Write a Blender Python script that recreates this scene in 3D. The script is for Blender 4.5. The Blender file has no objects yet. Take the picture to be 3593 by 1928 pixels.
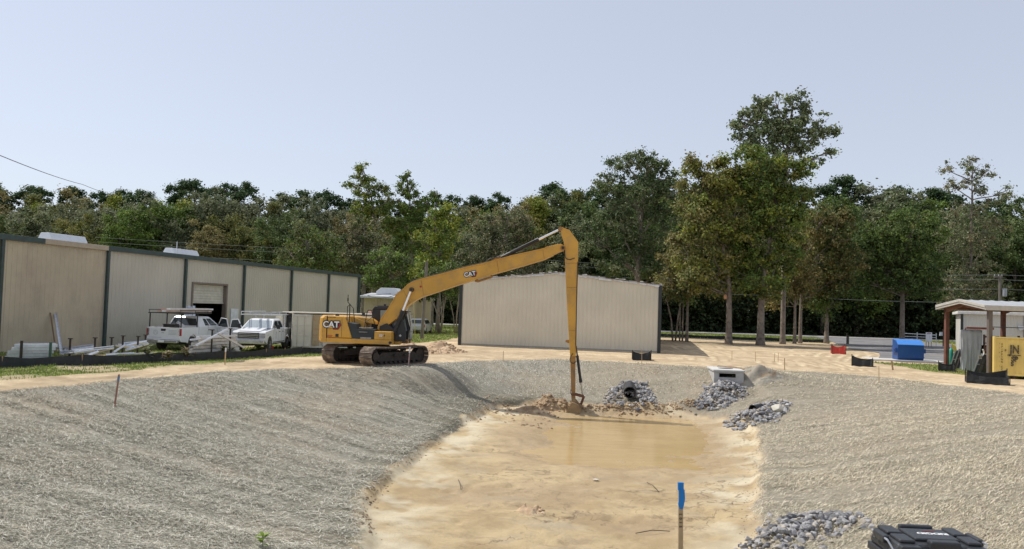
import bpy, bmesh, math, random
import numpy as np
from mathutils import Vector, Matrix
R = math.radians
random.seed(7); rng = np.random.default_rng(7)
sc = bpy.context.scene
COL = sc.collection

# ------------------------------------------------------------ camera, sky, sun, exposure
FPX, CX, CY = 2900.0, 1796.5, 964.0            # focal length and centre in photograph pixels
CAM = Matrix.Rotation(R(90 + 2.35), 4, 'X') @ Matrix.Rotation(0.032, 4, 'Z')
cd = bpy.data.cameras.new('camera'); cam = bpy.data.objects.new('camera', cd); COL.objects.link(cam)
cam.matrix_world = CAM
cd.sensor_width = 36.0; cd.lens = 36.0 * FPX / 3593.0
cd.clip_start = 0.1; cd.clip_end = 3000
sc.camera = cam
SUN = Vector((-0.516, 0.252, 0.819)).normalized()
w = bpy.data.worlds.new('World'); sc.world = w; w.use_nodes = True
nt = w.node_tree; bg = nt.nodes['Background']
sky = nt.nodes.new('ShaderNodeTexSky'); sky.sky_type = 'NISHITA'; sky.sun_disc = False
sky.sun_elevation = math.asin(SUN.z); sky.sun_rotation = math.atan2(SUN.x, SUN.y)
sky.air_density = 1.0; sky.dust_density = 1.0; sky.ozone_density = 3.0; sky.altitude = 50
# thin high haze: the sky's own colour with part of its saturation washed out
hs = nt.nodes.new('ShaderNodeHueSaturation'); hs.inputs['Saturation'].default_value = 0.65; hs.inputs['Hue'].default_value = 0.51
hz = nt.nodes.new('ShaderNodeMix'); hz.data_type = 'RGBA'; hz.inputs[0].default_value = .55; hz.inputs[7].default_value = (4.2, 4.5, 5.15, 1)
nt.links.new(sky.outputs[0], hs.inputs['Color']); nt.links.new(hs.outputs[0], hz.inputs[6]); nt.links.new(hz.outputs[2], bg.inputs[0])
bg.inputs[1].default_value = 0.125
sd = bpy.data.lights.new('sun', 'SUN'); so = bpy.data.objects.new('sun', sd); COL.objects.link(so)
so.rotation_euler = (-SUN).to_track_quat('-Z', 'Y').to_euler()
sd.energy = 3.4; sd.angle = R(0.6); sd.color = (1.0, 0.955, 0.88)
vs = sc.view_settings; vs.view_transform = 'Standard'; vs.look = 'None'; vs.gamma = 1; vs.exposure = 0.3
sc.cycles.max_bounces = 6; sc.cycles.transparent_max_bounces = 6

# ------------------------------------------------------------ measuring: photograph pixel -> place
R3 = CAM.to_3x3()
def ray(px, py): return R3 @ Vector(((px - CX) / FPX, -(py - CY) / FPX, -1.0))
def atY(px, py, Y):
    d = ray(px, py); return d * (Y / d.y)
def atZ(px, py, z):
    d = ray(px, py); return d * (z / d.z)

# ------------------------------------------------------------ noise and terrain
def _h(ix, iy, s):
    n = (ix.astype(np.int64) * 374761393 + iy.astype(np.int64) * 668265263 + s * 974711) & 0x7fffffff
    n = (n ^ (n >> 13)) * 1274126177 & 0x7fffffff
    return ((n ^ (n >> 16)) & 0xffff) / 65535.0
def vn(x, y, s=0):
    x = np.asarray(x, float); y = np.asarray(y, float)
    ix = np.floor(x); iy = np.floor(y); fx = x - ix; fy = y - iy
    fx = fx * fx * (3 - 2 * fx); fy = fy * fy * (3 - 2 * fy)
    a = _h(ix, iy, s); b = _h(ix + 1, iy, s); c = _h(ix, iy + 1, s); d = _h(ix + 1, iy + 1, s)
    return (a + (b - a) * fx) * (1 - fy) + (c + (d - c) * fx) * fy
def fbm(x, y, o=4, s=0):
    t = 0; a = .5; n = 0
    for i in range(o):
        t = t + a * vn(x, y, s + i * 17); n += a; a *= .5; x = x * 2.03 + 5.1; y = y * 2.03 + 3.7
    return t / n - .5
def ss(a, b, x):
    t = np.clip((np.asarray(x, float) - a) / (b - a), 0, 1); return t * t * (3 - 2 * t)
def sdf(poly, X, Y):
    X = np.asarray(X, float); Y = np.asarray(Y, float)
    d = np.full(X.shape, 1e18); ins = np.zeros(X.shape, bool)
    n = len(poly)
    for i in range(n):
        ax, ay = poly[i]; bx, by = poly[(i + 1) % n]
        ex, ey = bx - ax, by - ay; wx, wy = X - ax, Y - ay
        t = np.clip((wx * ex + wy * ey) / (ex * ex + ey * ey), 0, 1)
        d = np.minimum(d, (wx - ex * t) ** 2 + (wy - ey * t) ** 2)
        c = ((ay > Y) != (by > Y)) & (X < (bx - ax) * (Y - ay) / (by - ay + 1e-12) + ax)
        ins ^= c
    d = np.sqrt(d); return np.where(ins, -d, d)
PIT = [(-2.2, 12), (-2.7, 17.6), (-3.4, 20.2), (-3.2, 23.1), (-2.6, 29.2), (-1.5, 37), (-0.4, 42.0), (1.5, 43.6), (5, 43.8), (8, 43.4),
       (10.0, 41.5), (10.6, 37), (9.6, 32.4), (8.4, 28.1), (6.9, 23.7), (6.3, 21.4), (5.4, 18.4), (4.8, 12)]
POND = [(0.9, 28.9), (1.0, 33), (2.0, 38.2), (2.2, 41.3), (5, 42.1), (9.7, 41.6), (9.4, 38.5), (8.6, 34), (6.8, 28.6), (3.6, 28.0)]
CREST = [(-18, 3), (-18, 20.5), (-15.9, 25.2), (-15.0, 27.2), (-14.2, 30.8), (-12.5, 35.8), (-10.6, 38.2), (-8.8, 39.3), (-6.8, 40.3), (-4.7, 43.4), (-2.3, 48.0), (-.7, 49.9), (3.8, 51.9), (7.6, 51.1), (12.3, 49.6), (14.8, 48.6), (18.5, 51.0), (22.2, 50.4),
         (23.7, 45.7), (25.5, 41.3), (22.5, 33), (20, 20), (19, 3)]
WATER_Z = -5.30
# grass areas and paved areas, in metres
YARD = [(-60, 24.5), (-17.4, 28.2), (-16.7, 29.9), (-15.9, 33.2), (-15.6, 36.7), (-14.0, 41.1), (-13.1, 45.0), (-11.0, 49.0), (-9.4, 56), (-8.5, 60.9), (-6.4, 67.1), (-4.7, 78.9), (1, 98), (2, 112), (-130, 112), (-130, 24)]
ROADSIDE = [(-150, 100), (1, 100), (19.5, 101.6), (23, 100.4), (31, 99), (37.8, 98.2), (41, 106), (44, 116), (48, 131), (-150, 131)]
ROADSIDE2 = [(62, 130), (60, 112), (63, 100), (140, 97), (150, 128)]
PADGRASS = [(26.5, 61.5), (27.5, 58), (28.0, 54.8), (29.6, 52.5), (33, 50.5), (38, 56), (38.7, 64.5), (32, 60.8)]
DRIVE = [(38.2, 97), (36, 88), (33.5, 82), (33, 74), (29.5, 66), (28.4, 64.3), (29.4, 62.2), (33, 61.4), (40, 65.5), (60, 62), (90, 60), (90, 94), (62, 97.3), (59, 108), (60, 133), (46, 133), (43, 116), (40.5, 104)]
def pad(X, Y):
    z = -3.06 + .21 * ss(48, 60, Y) + .2 * ss(-13, -19, X) * (1 - ss(48, 60, Y))
    z = z - .28 * ss(12, 22, X) * (1 - ss(56, 70, Y))
    z = z - .05 * ss(100, 130, Y)
    return z + .05 * fbm(X * .12, Y * .12, 3, 4)
def G(X, Y, fine=True):
    X = np.asarray(X, float); Y = np.asarray(Y, float)
    d = sdf(PIT, X, Y) + .5 * fbm(X * .35, Y * .35, 3, 9)
    p = pad(X, Y)
    fl = -5.13 + .12 * fbm(X * .35, Y * .5, 4, 21) + .12 * ss(-2.4, 0, d)
    po = sdf(POND, X, Y) + 1.5 * fbm(X * .45, Y * .7, 4, 31)
    fl = fl - .24 * ss(1.6, -1.2, po)
    fl = np.maximum(fl, fl + 0)
    sc_ = np.maximum(-sdf(CREST, X, Y), 0); dd_ = np.maximum(d, 0)
    t = dd_ / (dd_ + sc_ + 1e-6); t = t - .035 * np.exp(-((1 - t) / .07) ** 2) + .0 * t
    z = fl + (p - fl) * np.clip(t, 0, 1) + .16 * ss(0, .35, d) * (1 - ss(.3, 1.6, d))
    z = z + .10 * fbm(X * .8, Y * .3, 3, 41) * ss(.2, 1.5, d) * (1 - ss(9, 16, d))
    r = np.hypot(X - 1.5, Y - 2.0)
    z = np.maximum(z, -1.5 - .5 * np.maximum(r - 3.0, 0))
    # spoil in front of the machine and the ridge of wet earth along the far toe
    z = z + .28 * np.exp(-((Y - 42.9 + .3 * fbm(X * .5, X * 0, 2, 3)) / .42) ** 2) * ss(2.2, 3, X) * ss(10.3, 9.3, X) * (.7 + .9 * vn(X * 1.7, Y * 1.7, 6))
    # seat cut for the concrete inlet in the bank, firm standing for the machine
    cut = -3.86 - .30 * np.maximum(46.4 - Y, 0); wc = ss(1.75, 1.15, np.abs(X - 12.25)) * ss(43.2, 44.4, Y) * ss(47.0, 46.5, Y)
    z = z + (np.minimum(z, cut) - z) * wc
    z = z + (-3.075 - z) * ss(5.2, 2.7, np.hypot(X + 6.6, Y - 43.2))
    z = z + .40 * np.exp(-(((X - 14.2) / 1.9) ** 2 + ((Y - 47.6) / 1.2) ** 2))
    if fine:
        rough = ss(.5, -1.5, sc_) * (1 - ss(60, 80, Y))
        inside = ss(0, 1, d); z = z + (.13 * fbm(X * .16, (Y + np.where(X < 2, .3 * X, -.2 * X)) * 1.15, 3, 51) * ss(.0, 1, sc_) * inside + .09 * fbm(X * 1.3, Y * 1.3, 4, 51) * ss(1.2, .0, sc_) * (.35 + .65 * rough))
        # wheel ruts of the haul road round the pit
        sC_ = sdf(CREST, X, Y); q = sC_ + 1.2 * fbm(X * .08, Y * .08, 2, 61)
        on = ss(.2, .9, sC_) * (1 - ss(5, 6.5, sC_)) * (Y > 20)
        z = z - .05 * on * (.5 + .5 * np.cos(q * 6.283 / .9)) * (.4 + vn(X * .3, Y * .3, 8))
        # sand floor: little scarps
        f2 = fbm(X * .45 + 3, Y * .55, 5, 71) * 11
        z = z + ss(0, -.5, d) * (.04 * (np.floor(f2) + ss(.85, 1, f2 - np.floor(f2))) * .6 + .085 * fbm(X * 2.0, Y * 2.0, 4, 12) - .07 * ss(.035, .0, np.abs(fbm(X * .5, Y * .8, 4, 131))) * (vn(X * .3, Y * .3, 132) > .5))
    return z
def g(x, y): return float(G(np.array([x]), np.array([y]))[0])
def onG(px, py, lo=4.0, hi=200.0):
    """where the sight line through a photograph pixel meets the ground"""
    d = ray(px, py); Ys = np.arange(lo, hi, .1); k = Ys / d.y
    z = G(d.x * k, Ys); below = np.where(d.z * k < z)[0]
    Y = Ys[below[0]] if len(below) else hi
    x = d.x * Y / d.y; return Vector((x, Y, g(x, Y)))

# ------------------------------------------------------------ materials
MATS = {}
def mat(name, col, rough=.6, metal=0., var=.12, vscale=3., bump=0., bscale=20., spec=.5, col2=None, c2scale=1.2, c2lo=.5, c2hi=.62, em=None, vcol=None, trans=0.):
    if name in MATS: return MATS[name]
    m = bpy.data.materials.new(name); m.use_nodes = True; t = m.node_tree; N = t.nodes; L = t.links
    b = N['Principled BSDF']; b.inputs['Roughness'].default_value = rough; b.inputs['Metallic'].default_value = metal
    b.inputs['Specular IOR Level'].default_value = spec
    tc = N.new('ShaderNodeTexCoord')
    n1 = N.new('ShaderNodeTexNoise'); n1.inputs['Scale'].default_value = vscale; n1.inputs['Detail'].default_value = 6
    L.new(tc.outputs['Object'], n1.inputs['Vector'])
    mr = N.new('ShaderNodeMapRange'); mr.inputs[1].default_value = .3; mr.inputs[2].default_value = .7
    mr.inputs[3].default_value = 1 - var; mr.inputs[4].default_value = 1 + var
    L.new(n1.outputs['Fac'], mr.inputs[0])
    mx = N.new('ShaderNodeVectorMath'); mx.operation = 'SCALE'; mx.inputs[0].default_value = col[:3]
    src = None
    if col2 is not None:
        n2 = N.new('ShaderNodeTexNoise'); n2.inputs['Scale'].default_value = c2scale; n2.inputs['Detail'].default_value = 8
        n2.inputs['Roughness'].default_value = .65
        L.new(tc.outputs['Object'], n2.inputs['Vector'])
        r2 = N.new('ShaderNodeMapRange'); r2.inputs[1].default_value = c2lo; r2.inputs[2].default_value = c2hi; L.new(n2.outputs['Fac'], r2.inputs[0])
        mm = N.new('ShaderNodeMix'); mm.data_type = 'RGBA'; mm.inputs[6].default_value = (*col[:3], 1); mm.inputs[7].default_value = (*col2[:3], 1)
        L.new(r2.outputs[0], mm.inputs[0]); src = mm.outputs[2]
    if vcol:
        at = N.new('ShaderNodeAttribute'); at.attribute_name = vcol; src = at.outputs['Color']
    if src is not None: L.new(src, mx.inputs[0])
    L.new(mr.outputs[0], mx.inputs['Scale']); L.new(mx.outputs[0], b.inputs['Base Color'])
    if bump:
        n3 = N.new('ShaderNodeTexNoise'); n3.inputs['Scale'].default_value = bscale; n3.inputs['Detail'].default_value = 5
        L.new(tc.outputs['Object'], n3.inputs['Vector'])
        bp = N.new('ShaderNodeBump'); bp.inputs['Strength'].default_value = bump; bp.inputs['Distance'].default_value = .05
        L.new(n3.outputs['Fac'], bp.inputs['Height']); L.new(bp.outputs[0], b.inputs['Normal'])
    if trans:
        tr = N.new('ShaderNodeBsdfTranslucent'); L.new(mx.outputs[0], tr.inputs['Color'])
        ms = N.new('ShaderNodeMixShader'); ms.inputs[0].default_value = trans
        L.new(b.outputs[0], ms.inputs[1]); L.new(tr.outputs[0], ms.inputs[2]); L.new(ms.outputs[0], N['Material Output'].inputs['Surface'])
    MATS[name] = m; return m
def glass(name='dark window glass', col=(.02, .025, .03), rough=.06):
    return mat(name, col, rough, 0, .05, spec=.9)

YEL = mat('machine yellow paint', (.62, .335, .05), .42, 0, .10, 1.1, col2=(.46, .27, .08), c2scale=1.7, c2lo=.5, c2hi=.72)
YEL2 = mat('muddied yellow paint', (.38, .19, .04), .6, 0, .15, 3, col2=(.26, .16, .08), c2scale=2.5, c2lo=.42, c2hi=.6, bump=.2)
BLK = mat('black painted steel', (.018, .018, .02), .45, 0, .2)
BLKM = mat('dark muddy steel', (.045, .036, .03), .75, .2, .35, 6, bump=.3)
SHOE = mat('worn track shoe steel', (.20, .155, .125), .6, .35, .3, 5, col2=(.33, .27, .2), c2scale=4, bump=.3)
CHR = mat('chrome rod', (.85, .85, .86), .15, 1., .02)
WHT = mat('white lettering', (.8, .8, .8), .5)
REDM = mat('red marking', (.45, .03, .02), .5)
RUB = mat('rubber', (.02, .02, .021), .85, 0, .3)
DUST = mat('dusty rubber tyre', (.06, .05, .042), .9, 0, .3)
GLS = glass()
GAL = mat('galvanised steel', (.55, .57, .6), .35, .7, .15, 8)
GALW = mat('bright sheet metal', (.62, .65, .70), .38, .35, .12, 5)

# ------------------------------------------------------------ mesh building
class MB:
    def __init__(s): s.v = []; s.f = []; s.m = []
    def add(s, vs, fs, mi=0):
        o = len(s.v); s.v += [tuple(v) for v in vs]; s.f += [tuple(o + i for i in f) for f in fs]; s.m += [mi] * len(fs); return s
    def box(s, x0, x1, y0, y1, z0, z1, mi=0, M=None):
        vs = [Vector((x, y, z)) for z in (z0, z1) for x, y in ((x0, y0), (x1, y0), (x1, y1), (x0, y1))]
        if M is not None: vs = [M @ v for v in vs]
        return s.add(vs, [(0, 3, 2, 1), (4, 5, 6, 7), (0, 1, 5, 4), (1, 2, 6, 5), (2, 3, 7, 6), (3, 0, 4, 7)], mi)
    def prism(s, pts, off, mi=0):
        """closed outline of 3-D points pushed along off"""
        n = len(pts); off = Vector(off); a = [Vector(p) for p in pts]; b = [p + off for p in a]
        fs = [tuple(range(n - 1, -1, -1)), tuple(range(n, 2 * n))] + [(i, (i + 1) % n, n + (i + 1) % n, n + i) for i in range(n)]
        return s.add(a + b, fs, mi)
    def side(s, pts, y0, y1, mi=0):
        """outline in x,z pushed from y0 to y1"""
        return s.prism([(x, y0, z) for x, z in pts], (0, y1 - y0, 0), mi)
    def tube(s, p0, p1, r0, r1=None, n=10, mi=0, caps=True):
        r1 = r0 if r1 is None else r1; p0 = Vector(p0); p1 = Vector(p1); d = (p1 - p0).normalized()
        u = d.orthogonal().normalized(); v = d.cross(u)
        c = [(math.cos(6.28318 * i / n), math.sin(6.28318 * i / n)) for i in range(n)]
        vs = [p0 + (u * a + v * b) * r0 for a, b in c] + [p1 + (u * a + v * b) * r1 for a, b in c]
        fs = [(i, (i + 1) % n, n + (i + 1) % n, n + i) for i in range(n)]
        if caps: fs += [tuple(range(n - 1, -1, -1)), tuple(range(n, 2 * n))]
        return s.add(vs, fs, mi)
    def path(s, pts, r, n=6, mi=0):
        pts = [Vector(p) for p in pts]; rs = r if isinstance(r, (list, tuple)) else [r] * len(pts)
        vs = []; u = None
        for i, p in enumerate(pts):
            d = (pts[min(i + 1, len(pts) - 1)] - pts[max(i - 1, 0)]).normalized()
            u = d.orthogonal().normalized() if u is None else (u - d * u.dot(d)).normalized()
            v = d.cross(u); vs += [p + (u * math.cos(6.28318 * k / n) + v * math.sin(6.28318 * k / n)) * rs[i] for k in range(n)]
        fs = [(i * n + k, i * n + (k + 1) % n, (i + 1) * n + (k + 1) % n, (i + 1) * n + k) for i in range(len(pts) - 1) for k in range(n)]
        fs += [tuple(range(n - 1, -1, -1)), tuple(range((len(pts) - 1) * n, len(pts) * n))]
        return s.add(vs, fs, mi)
    def loft(s, rings, mi=0, caps=True):
        n = len(rings[0]); vs = [p for r in rings for p in r]
        fs = [(i * n + k, i * n + (k + 1) % n, (i + 1) * n + (k + 1) % n, (i + 1) * n + k) for i in range(len(rings) - 1) for k in range(n)]
        if caps: fs += [tuple(range(n - 1, -1, -1)), tuple(range((len(rings) - 1) * n, len(rings) * n))]
        return s.add(vs, fs, mi)
    def build(s, name, mats, parent=None, smooth=False, bevel=0, seg=2):
        me = bpy.data.meshes.new(name); me.from_pydata(s.v, [], s.f)
        for m in (mats if isinstance(mats, (list, tuple)) else [mats]): me.materials.append(m)
        if any(s.m): me.polygons.foreach_set('material_index', s.m)
        bm = bmesh.new(); bm.from_mesh(me); bmesh.ops.recalc_face_normals(bm, faces=bm.faces); bm.to_mesh(me); bm.free()
        if smooth: me.polygons.foreach_set('use_smooth', [True] * len(me.polygons))
        o = bpy.data.objects.new(name, me); COL.objects.link(o)
        if parent is not None: o.parent = parent
        if bevel:
            b = o.modifiers.new('b', 'BEVEL'); b.width = bevel; b.segments = seg; b.limit_method = 'ANGLE'; b.angle_limit = R(40)
        if smooth:
            pass
        return o
def B(*a, **k): return MB().box(*a, **k)
def np_mesh(name, V, F, mats, parent=None, smooth=False, mi=None):
    """numpy quads or tris to an object"""
    me = bpy.data.meshes.new(name); V = np.asarray(V, np.float32); F = np.asarray(F, np.int32); k = F.shape[1]
    me.vertices.add(len(V)); me.vertices.foreach_set('co', V.ravel())
    me.loops.add(F.size); me.loops.foreach_set('vertex_index', F.ravel())
    me.polygons.add(len(F)); me.polygons.foreach_set('loop_start', np.arange(0, F.size, k, dtype=np.int32))
    for m in (mats if isinstance(mats, (list, tuple)) else [mats]): me.materials.append(m)
    if mi is not None: me.polygons.foreach_set('material_index', np.asarray(mi, np.int32))
    me.polygons.foreach_set('use_smooth', np.full(len(F), smooth))
    me.update(); me.validate()
    if name is None: return me
    o = bpy.data.objects.new(name, me); COL.objects.link(o)
    if parent is not None: o.parent = parent
    return o
def face_color(me, cols, name='tint'):
    """one colour per face corner set (cols: faces x 3), stored on corners"""
    a = me.color_attributes.new(name, 'FLOAT_COLOR', 'CORNER'); k = len(me.loops) // len(me.polygons)
    c = np.ones((len(me.loops), 4), np.float32); c[:, :3] = np.repeat(cols, k, axis=0); a.data.foreach_set('color', c.ravel())
def tag(o, label=None, cat=None, group=None, kind=None):
    if label: o['label'] = label
    if cat: o['category'] = cat
    if group: o['group'] = group
    if kind: o['kind'] = kind
    return o
def thing(name, label, cat, loc=(0, 0, 0), rz=0, group=None):
    o = bpy.data.objects.new(name, None); COL.objects.link(o); o.location = loc; o.rotation_euler = (0, 0, rz)
    o.empty_display_size = .3
    return tag(o, label, cat, group)
def copy_tree(o, parent=None, kids=None):
    c = o.copy(); COL.objects.link(c); c.parent = parent
    for ch in [k for k in bpy.data.objects if k.parent == o]: copy_tree(ch, c)
    return c
def text(name, s, size, mats, parent, M, offset=0., ext=.01, sx=1.0, center=True):
    cu = bpy.data.curves.new(name, 'FONT'); cu.body = s; cu.size = size; cu.extrude = ext; cu.offset = offset
    if center: cu.align_x = 'CENTER'; cu.align_y = 'CENTER'
    to = bpy.data.objects.new(name, cu); COL.objects.link(to)
    dg = bpy.context.evaluated_depsgraph_get(); me = bpy.data.meshes.new_from_object(to.evaluated_get(dg)); COL.objects.unlink(to); bpy.data.objects.remove(to)
    me.materials.clear(); me.materials.append(mats)
    me.transform(Matrix.Diagonal((sx, 1, 1, 1))); me.transform(M)
    o = bpy.data.objects.new(name, me); COL.objects.link(o); o.parent = parent; return o
def frame(o, xa, ya):
    """matrix with origin o, x axis xa, y axis ya"""
    xa = Vector(xa).normalized(); ya = Vector(ya).normalized(); za = xa.cross(ya)
    return Matrix(((xa.x, ya.x, za.x, o[0]), (xa.y, ya.y, za.y, o[1]), (xa.z, ya.z, za.z, o[2]), (0, 0, 0, 1)))
# ------------------------------------------------------------ ground: one sheet to the horizon
def axis(segs):
    out = [segs[0][0]]
    for a, b, s in segs:
        n = max(1, int(round((b - a) / s))); out += list(np.linspace(a, b, n + 1)[1:])
    return np.array(out)
xs = axis([(-900, -300, 60), (-300, -120, 15), (-120, -60, 3), (-60, -30, .8), (-30, -16, .2), (-16, 26, .11), (26, 40, .3), (40, 70, 1), (70, 130, 3), (130, 300, 15), (300, 900, 60)])
ys = axis([(-60, -10, 5), (-10, 4, 1), (4, 12, .25), (12, 30, .11), (30, 52, .11), (52, 70, .3), (70, 130, 1), (130, 300, 10), (300, 1500, 80)])
XX, YY = np.meshgrid(xs, ys); nx, ny = len(xs), len(ys)
ZZ = G(XX, YY)
ii = (np.arange(ny - 1)[:, None] * nx + np.arange(nx - 1)[None, :]).ravel()
F = np.stack([ii, ii + 1, ii + nx + 1, ii + nx], 1)
dP = sdf(PIT, XX, YY)
# what covers the ground where: straw matting, grass, shade-side litter under the trees, wet pit floor (areas, not light)
edge_in = .25 + .55 * fbm(XX * 1.1, YY * 1.1, 4, 81) + .45 * fbm(XX * .3, YY * .3, 2, 82)
sC = sdf(CREST, XX, YY) + .5 * fbm(XX * .9, YY * .9, 4, 83)
straw = ss(edge_in - .12, edge_in + .12, dP) * ss(.15, -.15, sC)
def area(poly, X=XX, Y=YY, soft=.35, n=.9, s=90): return ss(soft, -soft, sdf(poly, X, Y) + n * fbm(X * .8, Y * .8, 4, s))
grass = np.maximum.reduce([area(YARD), area(ROADSIDE), area(ROADSIDE2), area(PADGRASS), ss(141, 143, YY)]) * (1 - straw)
bare = vn(XX * .35, YY * .35, 95) * ss(-12, -16, XX) * (YY < 60)
wet = ss(2.4, -.4, sdf(POND, XX, YY) + 2.2 * fbm(XX * .4, YY * .6, 4, 99)) + .85 * ss(-.10, .12, fbm(XX * .22 + 9, YY * .35, 4, 97)) * ss(-.6, -2.2, dP)
litter = np.exp(-((YY - 84) / 7.0) ** 2) * ss(14, 20, XX) * ss(50, 40, XX)
rut = np.zeros(XX.shape); churn = np.zeros(XX.shape)
def lane(pts, wdt, amp=1.0):
    global rut, churn
    P = np.array(pts, float); best = np.full(XX.shape, 1e9)
    # distance to a smoothed track line
    t = np.linspace(0, len(P) - 1, 14 * len(P)); q = np.stack([np.interp(t, range(len(P)), P[:, 0]), np.interp(t, range(len(P)), P[:, 1])], 1)
    for _ in range(8): q[1:-1] = (q[:-2] + q[1:-1] + q[2:]) / 3
    m = (XX > q[:, 0].min() - 3) & (XX < q[:, 0].max() + 3) & (YY > q[:, 1].min() - 3) & (YY < q[:, 1].max() + 3); x = XX[m]; y = YY[m]; d = np.full(x.shape, 1e9)
    for (ax, ay), (bx, by) in zip(q[:-1], q[1:]):
        ex, ey = bx - ax, by - ay; tt = np.clip(((x - ax) * ex + (y - ay) * ey) / (ex * ex + ey * ey + 1e-9), 0, 1); d = np.minimum(d, np.hypot(x - ax - ex * tt, y - ay - ey * tt))
    brk = ss(.35, .5, vn(x * .5, y * .5, 7)); k = np.exp(-(d / wdt) ** 2) * brk * amp; rut[m] = np.maximum(rut[m], k)
    e2 = np.exp(-((d - 2.1 * wdt) / (wdt * .7)) ** 2) * brk * amp; churn[m] = np.maximum(churn[m], e2)
for off in (0, .55, 1.9, 2.4, 3.6):
    lane([(-24, 25.6 + off), (-15.5 + .2 * off, 26.6 + off * .9), (-13.6 - .3 * off, 36.8 + off * .1), (-10 - .5 * off, 41.2 + off * .4)], .16)
    lane([(-3 - .3 * off, 51 + off), (4, 53.1 + off), (12, 51.7 + off), (18.5, 52.4 + off * .9), (22.8 + .5 * off, 51.8 + off * .5), (25.2 + off, 46 + off * .3), (27.4 + off, 40)], .17)
for k in range(9): lane([(21 + k * .55, 54.5), (20.5 + k * .9, 60 + k * .4), (23 + k * 1.1, 68), (30 + k * .8, 76 + k)], .16)
for k in range(7): lane([(12 + k * 1.5, 55), (13 + k * 1.6, 60), (12 + k * 1.9, 68), (13 + k * 2.3, 80)], .18)
for k in range(5): lane([(-2, 55 + k * 1.2), (6, 56 + k * .9), (16, 57 + k * .6), (25, 61 + k * .8)], .15)
churn = np.maximum(churn, .55 * ss(.56, .7, vn(XX * .45, YY * .7, 120)) * (YY < 100))
def put(me, name, arr):
    a = me.attributes.new(name, 'FLOAT', 'POINT'); a.data.foreach_set('value', np.clip(arr, 0, 1).astype(np.float32).ravel())

gm = bpy.data.materials.new('site ground'); gm.use_nodes = True; t = gm.node_tree; N = t.nodes; L = t.links; P = N['Principled BSDF']
geo = N.new('ShaderNodeNewGeometry')
def noise(scale, detail=6, rough=.6, vec=None, stretch=None):
    n = N.new('ShaderNodeTexNoise'); n.inputs['Scale'].default_value = scale; n.inputs['Detail'].default_value = detail; n.inputs['Roughness'].default_value = rough
    src = geo.outputs['Position']
    if stretch:
        mp = N.new('ShaderNodeMapping'); mp.inputs['Scale'].default_value = stretch[:3]
        if len(stretch) > 3: mp.inputs['Rotation'].default_value = (0, 0, stretch[3])
        L.new(src, mp.inputs['Vector']); src = mp.outputs[0]
    L.new(src, n.inputs['Vector']); return n.outputs['Fac']
def rng_(x, a, b, c=0., d=1.):
    m = N.new('ShaderNodeMapRange'); m.inputs[1].default_value = a; m.inputs[2].default_value = b; m.inputs[3].default_value = c; m.inputs[4].default_value = d; L.new(x, m.inputs[0]); return m.outputs[0]
def mixc(f, a, b):
    m = N.new('ShaderNodeMix'); m.data_type = 'RGBA'
    for s, v in ((0, f), (6, a), (7, b)):
        if isinstance(v, (int, float)): m.inputs[s].default_value = v
        elif isinstance(v, tuple): m.inputs[s].default_value = (*v, 1)
        else: L.new(v, m.inputs[s])
    return m.outputs[2]
def attr(n):
    a = N.new('ShaderNodeAttribute'); a.attribute_name = n; return a.outputs['Fac']
def mul(a, b, op='MULTIPLY'):
    m = N.new('ShaderNodeMath'); m.operation = op
    for i, v in enumerate((a, b)):
        if isinstance(v, (int, float)): m.inputs[i].default_value = v
        else: L.new(v, m.inputs[i])
    return m.outputs[0]
# dry sand with darker damp streaks
sand = mixc(rng_(noise(.9, 8), .38, .62), (.66, .525, .34), (.48, .365, .23))
sand = mixc(rng_(noise(5, 8, .7, stretch=(1, .35, 1)), .45, .75, 0, .6), sand, (.33, .245, .155))
sand = mixc(rng_(noise(26, 4, .8), .52, .72, 0, .5), sand, (.66, .53, .35))
sand = mixc(mul(attr('rut'), .75), sand, (.72, .60, .40))
sand = mixc(mul(attr('churn'), .8), sand, (.36, .265, .165))
# pit floor: creamy silt and brown wet silt
fl = mixc(rng_(noise(.5, 10, .68), .44, .58), (.54, .42, .245), (.41, .305, .17))
fl = mixc(rng_(noise(1.1, 12, .75, stretch=(.8, 1.3, 1)), .52, .64, 0, .8), fl, (.34, .255, .16))
fl = mixc(rng_(noise(.32, 8, .65), .55, .62, 0, .6), fl, (.42, .35, .25))
fl = mixc(attr('pale'), fl, (.66, .59, .43))
fl = mixc(rng_(noise(7, 8, .8), .56, .72, 0, .55), fl, (.26, .185, .12))
cr_ = N.new('ShaderNodeTexVoronoi'); cr_.feature = 'DISTANCE_TO_EDGE'; cr_.inputs['Scale'].default_value = .8
wp = N.new('ShaderNodeTexNoise'); wp.inputs['Scale'].default_value = 1.3; wp.inputs['Detail'].default_value = 8; L.new(geo.outputs['Position'], wp.inputs['Vector'])
wv = N.new('ShaderNodeVectorMath'); wv.operation = 'MULTIPLY_ADD'; wv.inputs[1].default_value = (3.0, 3.0, 0); L.new(wp.outputs['Color'], wv.inputs[0]); L.new(geo.outputs['Position'], wv.inputs[2]); L.new(wv.outputs[0], cr_.inputs['Vector'])
crack = mul(rng_(cr_.outputs['Distance'], .0, .035, 1, 0), rng_(noise(.28, 3), .48, .56))
fl = mixc(mul(crack, .7), fl, (.14, .095, .06))
fl = mixc(mul(attr('wet'), .62), fl, (.42, .30, .165))
base = mixc(attr('floor'), sand, fl)
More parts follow.
